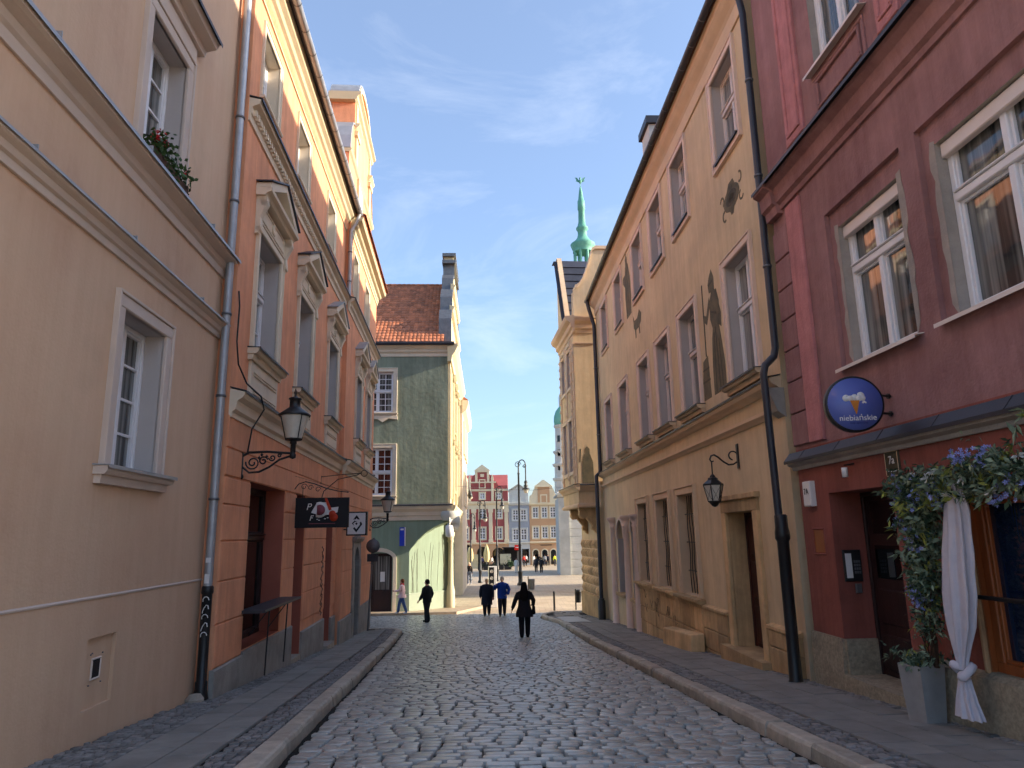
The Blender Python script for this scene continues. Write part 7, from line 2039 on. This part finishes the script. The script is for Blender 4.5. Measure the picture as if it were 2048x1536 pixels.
    if long_hair:
        rings = [ell(1.16, 0.06, 0.02, -0.15), ell(1.22, 0.125, 0.04, -0.145, wob=.05), ell(1.34, 0.15, 0.055, -0.12, wob=.05), ell(1.44, 0.145, 0.07, -0.085, wob=.05), ell(1.52, 0.115, 0.082, -0.045), ell(1.60, 0.105, 0.098, -0.022)] + rings[2:]
    MB().ring(rings).build('hair', hm, t)
    if coat:
        hem, hw, hd_, col = coat
        rg = [ell(hem, hw, hd_, 0.0, wob=0.03), ell((hem + 0.95) / 2, hw * 0.95, hd_ * 0.97, wob=0.02), ell(1.0, 0.195 * b, 0.155 * b), ell(1.15, 0.185 * b, 0.145 * b), ell(1.30, 0.20 * b, 0.145 * b), ell(1.39, 0.195 * b, 0.125 * b), ell(1.445, 0.12 * b, 0.10 * b), ell(1.49, 0.078, 0.078), ell(1.505, 0.07, 0.07)]
        m = MB().ring(rg)
        for sgn, pose, st2 in ((-1, armL, -step), (1, armR, step)):
            el, wr, hn = pose if pose else ((0.235 * sgn * b, -0.03 - st2 * 0.2, 1.12), (0.245 * sgn * b, 0.05 - st2 * 0.4, 0.90), None)
            sh = (0.175 * sgn * b, 0, 1.395)
            m.tube([Wp(q) + O for q in (sh, tuple((V(sh) + V(el)) / 2), el, tuple((V(el) + V(wr)) / 2), wr)], [0.082 * s * b, 0.078 * s * b, 0.07 * s * b, 0.062 * s * b, 0.055 * s * b], 9)
        m.build('coat', cloth(col), t)
    if scarf:
        MB().ring([ell(1.40, 0.10, 0.11), ell(1.46, 0.115, 0.115), ell(1.53, 0.085, 0.085)]).build('scarf', cloth(scarf), t)
    if bag:
        side, col = bag
        bx = 0.30 * side
        m = MB().ring([ell(0.74, 0.05, 0.15, -0.02, bx), ell(0.78, 0.06, 0.17, -0.02, bx), ell(0.98, 0.05, 0.14, -0.02, bx), ell(1.0, 0.03, 0.12, -0.02, bx)])
        m.tube([Wp(q) + O for q in ((bx, 0.08, 0.98), (0.24 * side, 0.06, 1.25), (0.19 * side, 0.03, 1.465), (0.21 * side, -0.10, 1.36), (bx, -0.14, 0.98))], 0.012, 5)
        m.build('handbag', cloth(col), t)
    return t
UP = math.pi / 2
BLK = (34, 34, 40)
person('woman with long black hair in a black coat walking away down the cobbles', 0.27, 23.9, UP, 1.74, BLK, (24, 24, 30), (16, 14, 14), coat=(0.66, 0.285, 0.20, (36, 34, 40)), bulk=1.03, long_hair=True, step=0.10,
       armL=((-0.30, -0.02, 1.15), (-0.38, 0.0, 0.93), (-0.41, 0.03, 0.83)), armR=((0.30, 0.0, 1.16), (0.29, 0.14, 1.02), (0.22, 0.2, 1.0)), bag=(1, (18, 18, 20)))
person('man in black looking left by the pale green wall', -4.0, 33.3, UP + 1.15, 1.86, (32, 34, 36), (34, 34, 40), (24, 20, 18), bulk=1.2, step=0.10, turn=-0.2, coat=(0.80, 0.20, 0.19, (32, 34, 36)),
       armL=((-0.30, 0.02, 1.16), (-0.36, 0.12, 0.96), (-0.40, 0.18, 0.86)), armR=((0.28, -0.08, 1.14), (0.29, -0.02, 0.98), (0.20, 0.10, 0.98)))
person('woman in a pink and white jacket with red scarf outside the arched door', -5.7, 37.0, math.pi, 1.66, (226, 196, 192), (70, 92, 132), (120, 70, 46), shoes=(220, 216, 210), coat=(0.80, 0.24, 0.23, (226, 190, 188)), scarf=(196, 52, 60), step=0.20, dz=0.10,
       armL=((-0.22, 0.10, 1.18), (-0.20, 0.32, 1.14), (-0.18, 0.42, 1.16)))
person('blonde woman in a long dark coat strolling towards the camera, left of the couple', -1.42, 36.1, -UP, 1.74, BLK, (30, 30, 36), (206, 178, 136), coat=(0.52, 0.28, 0.22, (28, 32, 44)), bulk=1.25, step=0.14, bag=(-1, (120, 30, 34)))
person('grey-haired man in a blue and black jacket, right of the strolling couple', -0.66, 35.9, -UP, 1.84, (30, 64, 140), (34, 34, 44), (150, 140, 130), bulk=1.15, step=0.15,
       armL=((-0.32, 0.0, 1.16), (-0.27, 0.12, 0.98), (-0.20, 0.14, 0.94)), armR=((0.34, 0.02, 1.22), (0.33, 0.20, 1.36), (0.26, 0.24, 1.42)), coat=(0.78, 0.225, 0.19, (30, 58, 128)))
person('blonde woman in a dark jacket and pink top walking out of the square', -4.05, 64.5, -UP, 1.86, (30, 28, 32), (104, 110, 122), (222, 190, 150), shoes=(214, 210, 204), lod=1, long_hair=True)
FG = 'people far across the square'
person('person in dark clothes with a backpack, nearest of the far walkers', 3.1, 87, UP, 1.80, (44, 48, 58), (30, 30, 38), (60, 46, 36), lod=1, group=FG, step=0.2)
person('person in dark clothes walking left of the backpacked walker', 2.55, 89.5, UP, 1.85, (56, 58, 64), (40, 40, 46), (150, 120, 80), lod=1, group=FG)
person('person all in white beside the tall lamp post', 0.12, 88.5, -UP, 1.75, (228, 226, 220), (222, 220, 214), (60, 50, 44), lod=1, group=FG)
for lab, x, y, c1, c2 in (('child-sized figure in red by the far shopfronts', 1.35, 112, (206, 66, 56), (40, 40, 46)), ('person in white at the left arched shopfront', 2.9, 112.5, (222, 220, 214), (60, 60, 70)),
                          ('person in black between the arched shopfronts', 3.7, 114, (30, 30, 34), (34, 34, 40)), ('person in grey at the middle arched shopfront', 4.6, 113, (188, 190, 192), (50, 54, 66)),
                          ('person in dark blue at the middle arched shopfront', 5.1, 114, (40, 46, 66), (30, 30, 36)), ('person in a yellow vest by the right arched shopfront', 6.1, 112.5, (214, 220, 70), (60, 60, 60)),
                          ('person in black and white by the blue grey shop window', 1.75, 116, (210, 210, 210), (24, 24, 28)), ('person in navy on the terrace under the middle arch', -4.9, 108, (44, 48, 90), (40, 40, 50)),
                          ('person in pale clothes on the terrace beside the parasol', -3.4, 108, (214, 206, 190), (60, 56, 60)), ('person in grey at the left edge of the terrace', -7.3, 98, (150, 152, 160), (70, 74, 84)),
                          ('person in white at the left edge of the terrace', -6.7, 96, (220, 220, 216), (50, 60, 80)), ('person in black beside the souvenir stall', 6.1, 85, (170, 120, 110), (90, 90, 96))):
    person(lab, x, y, RND.uniform(0, 6.28), 1.72, c1, c2, (60, 46, 38), lod=1, group=FG)
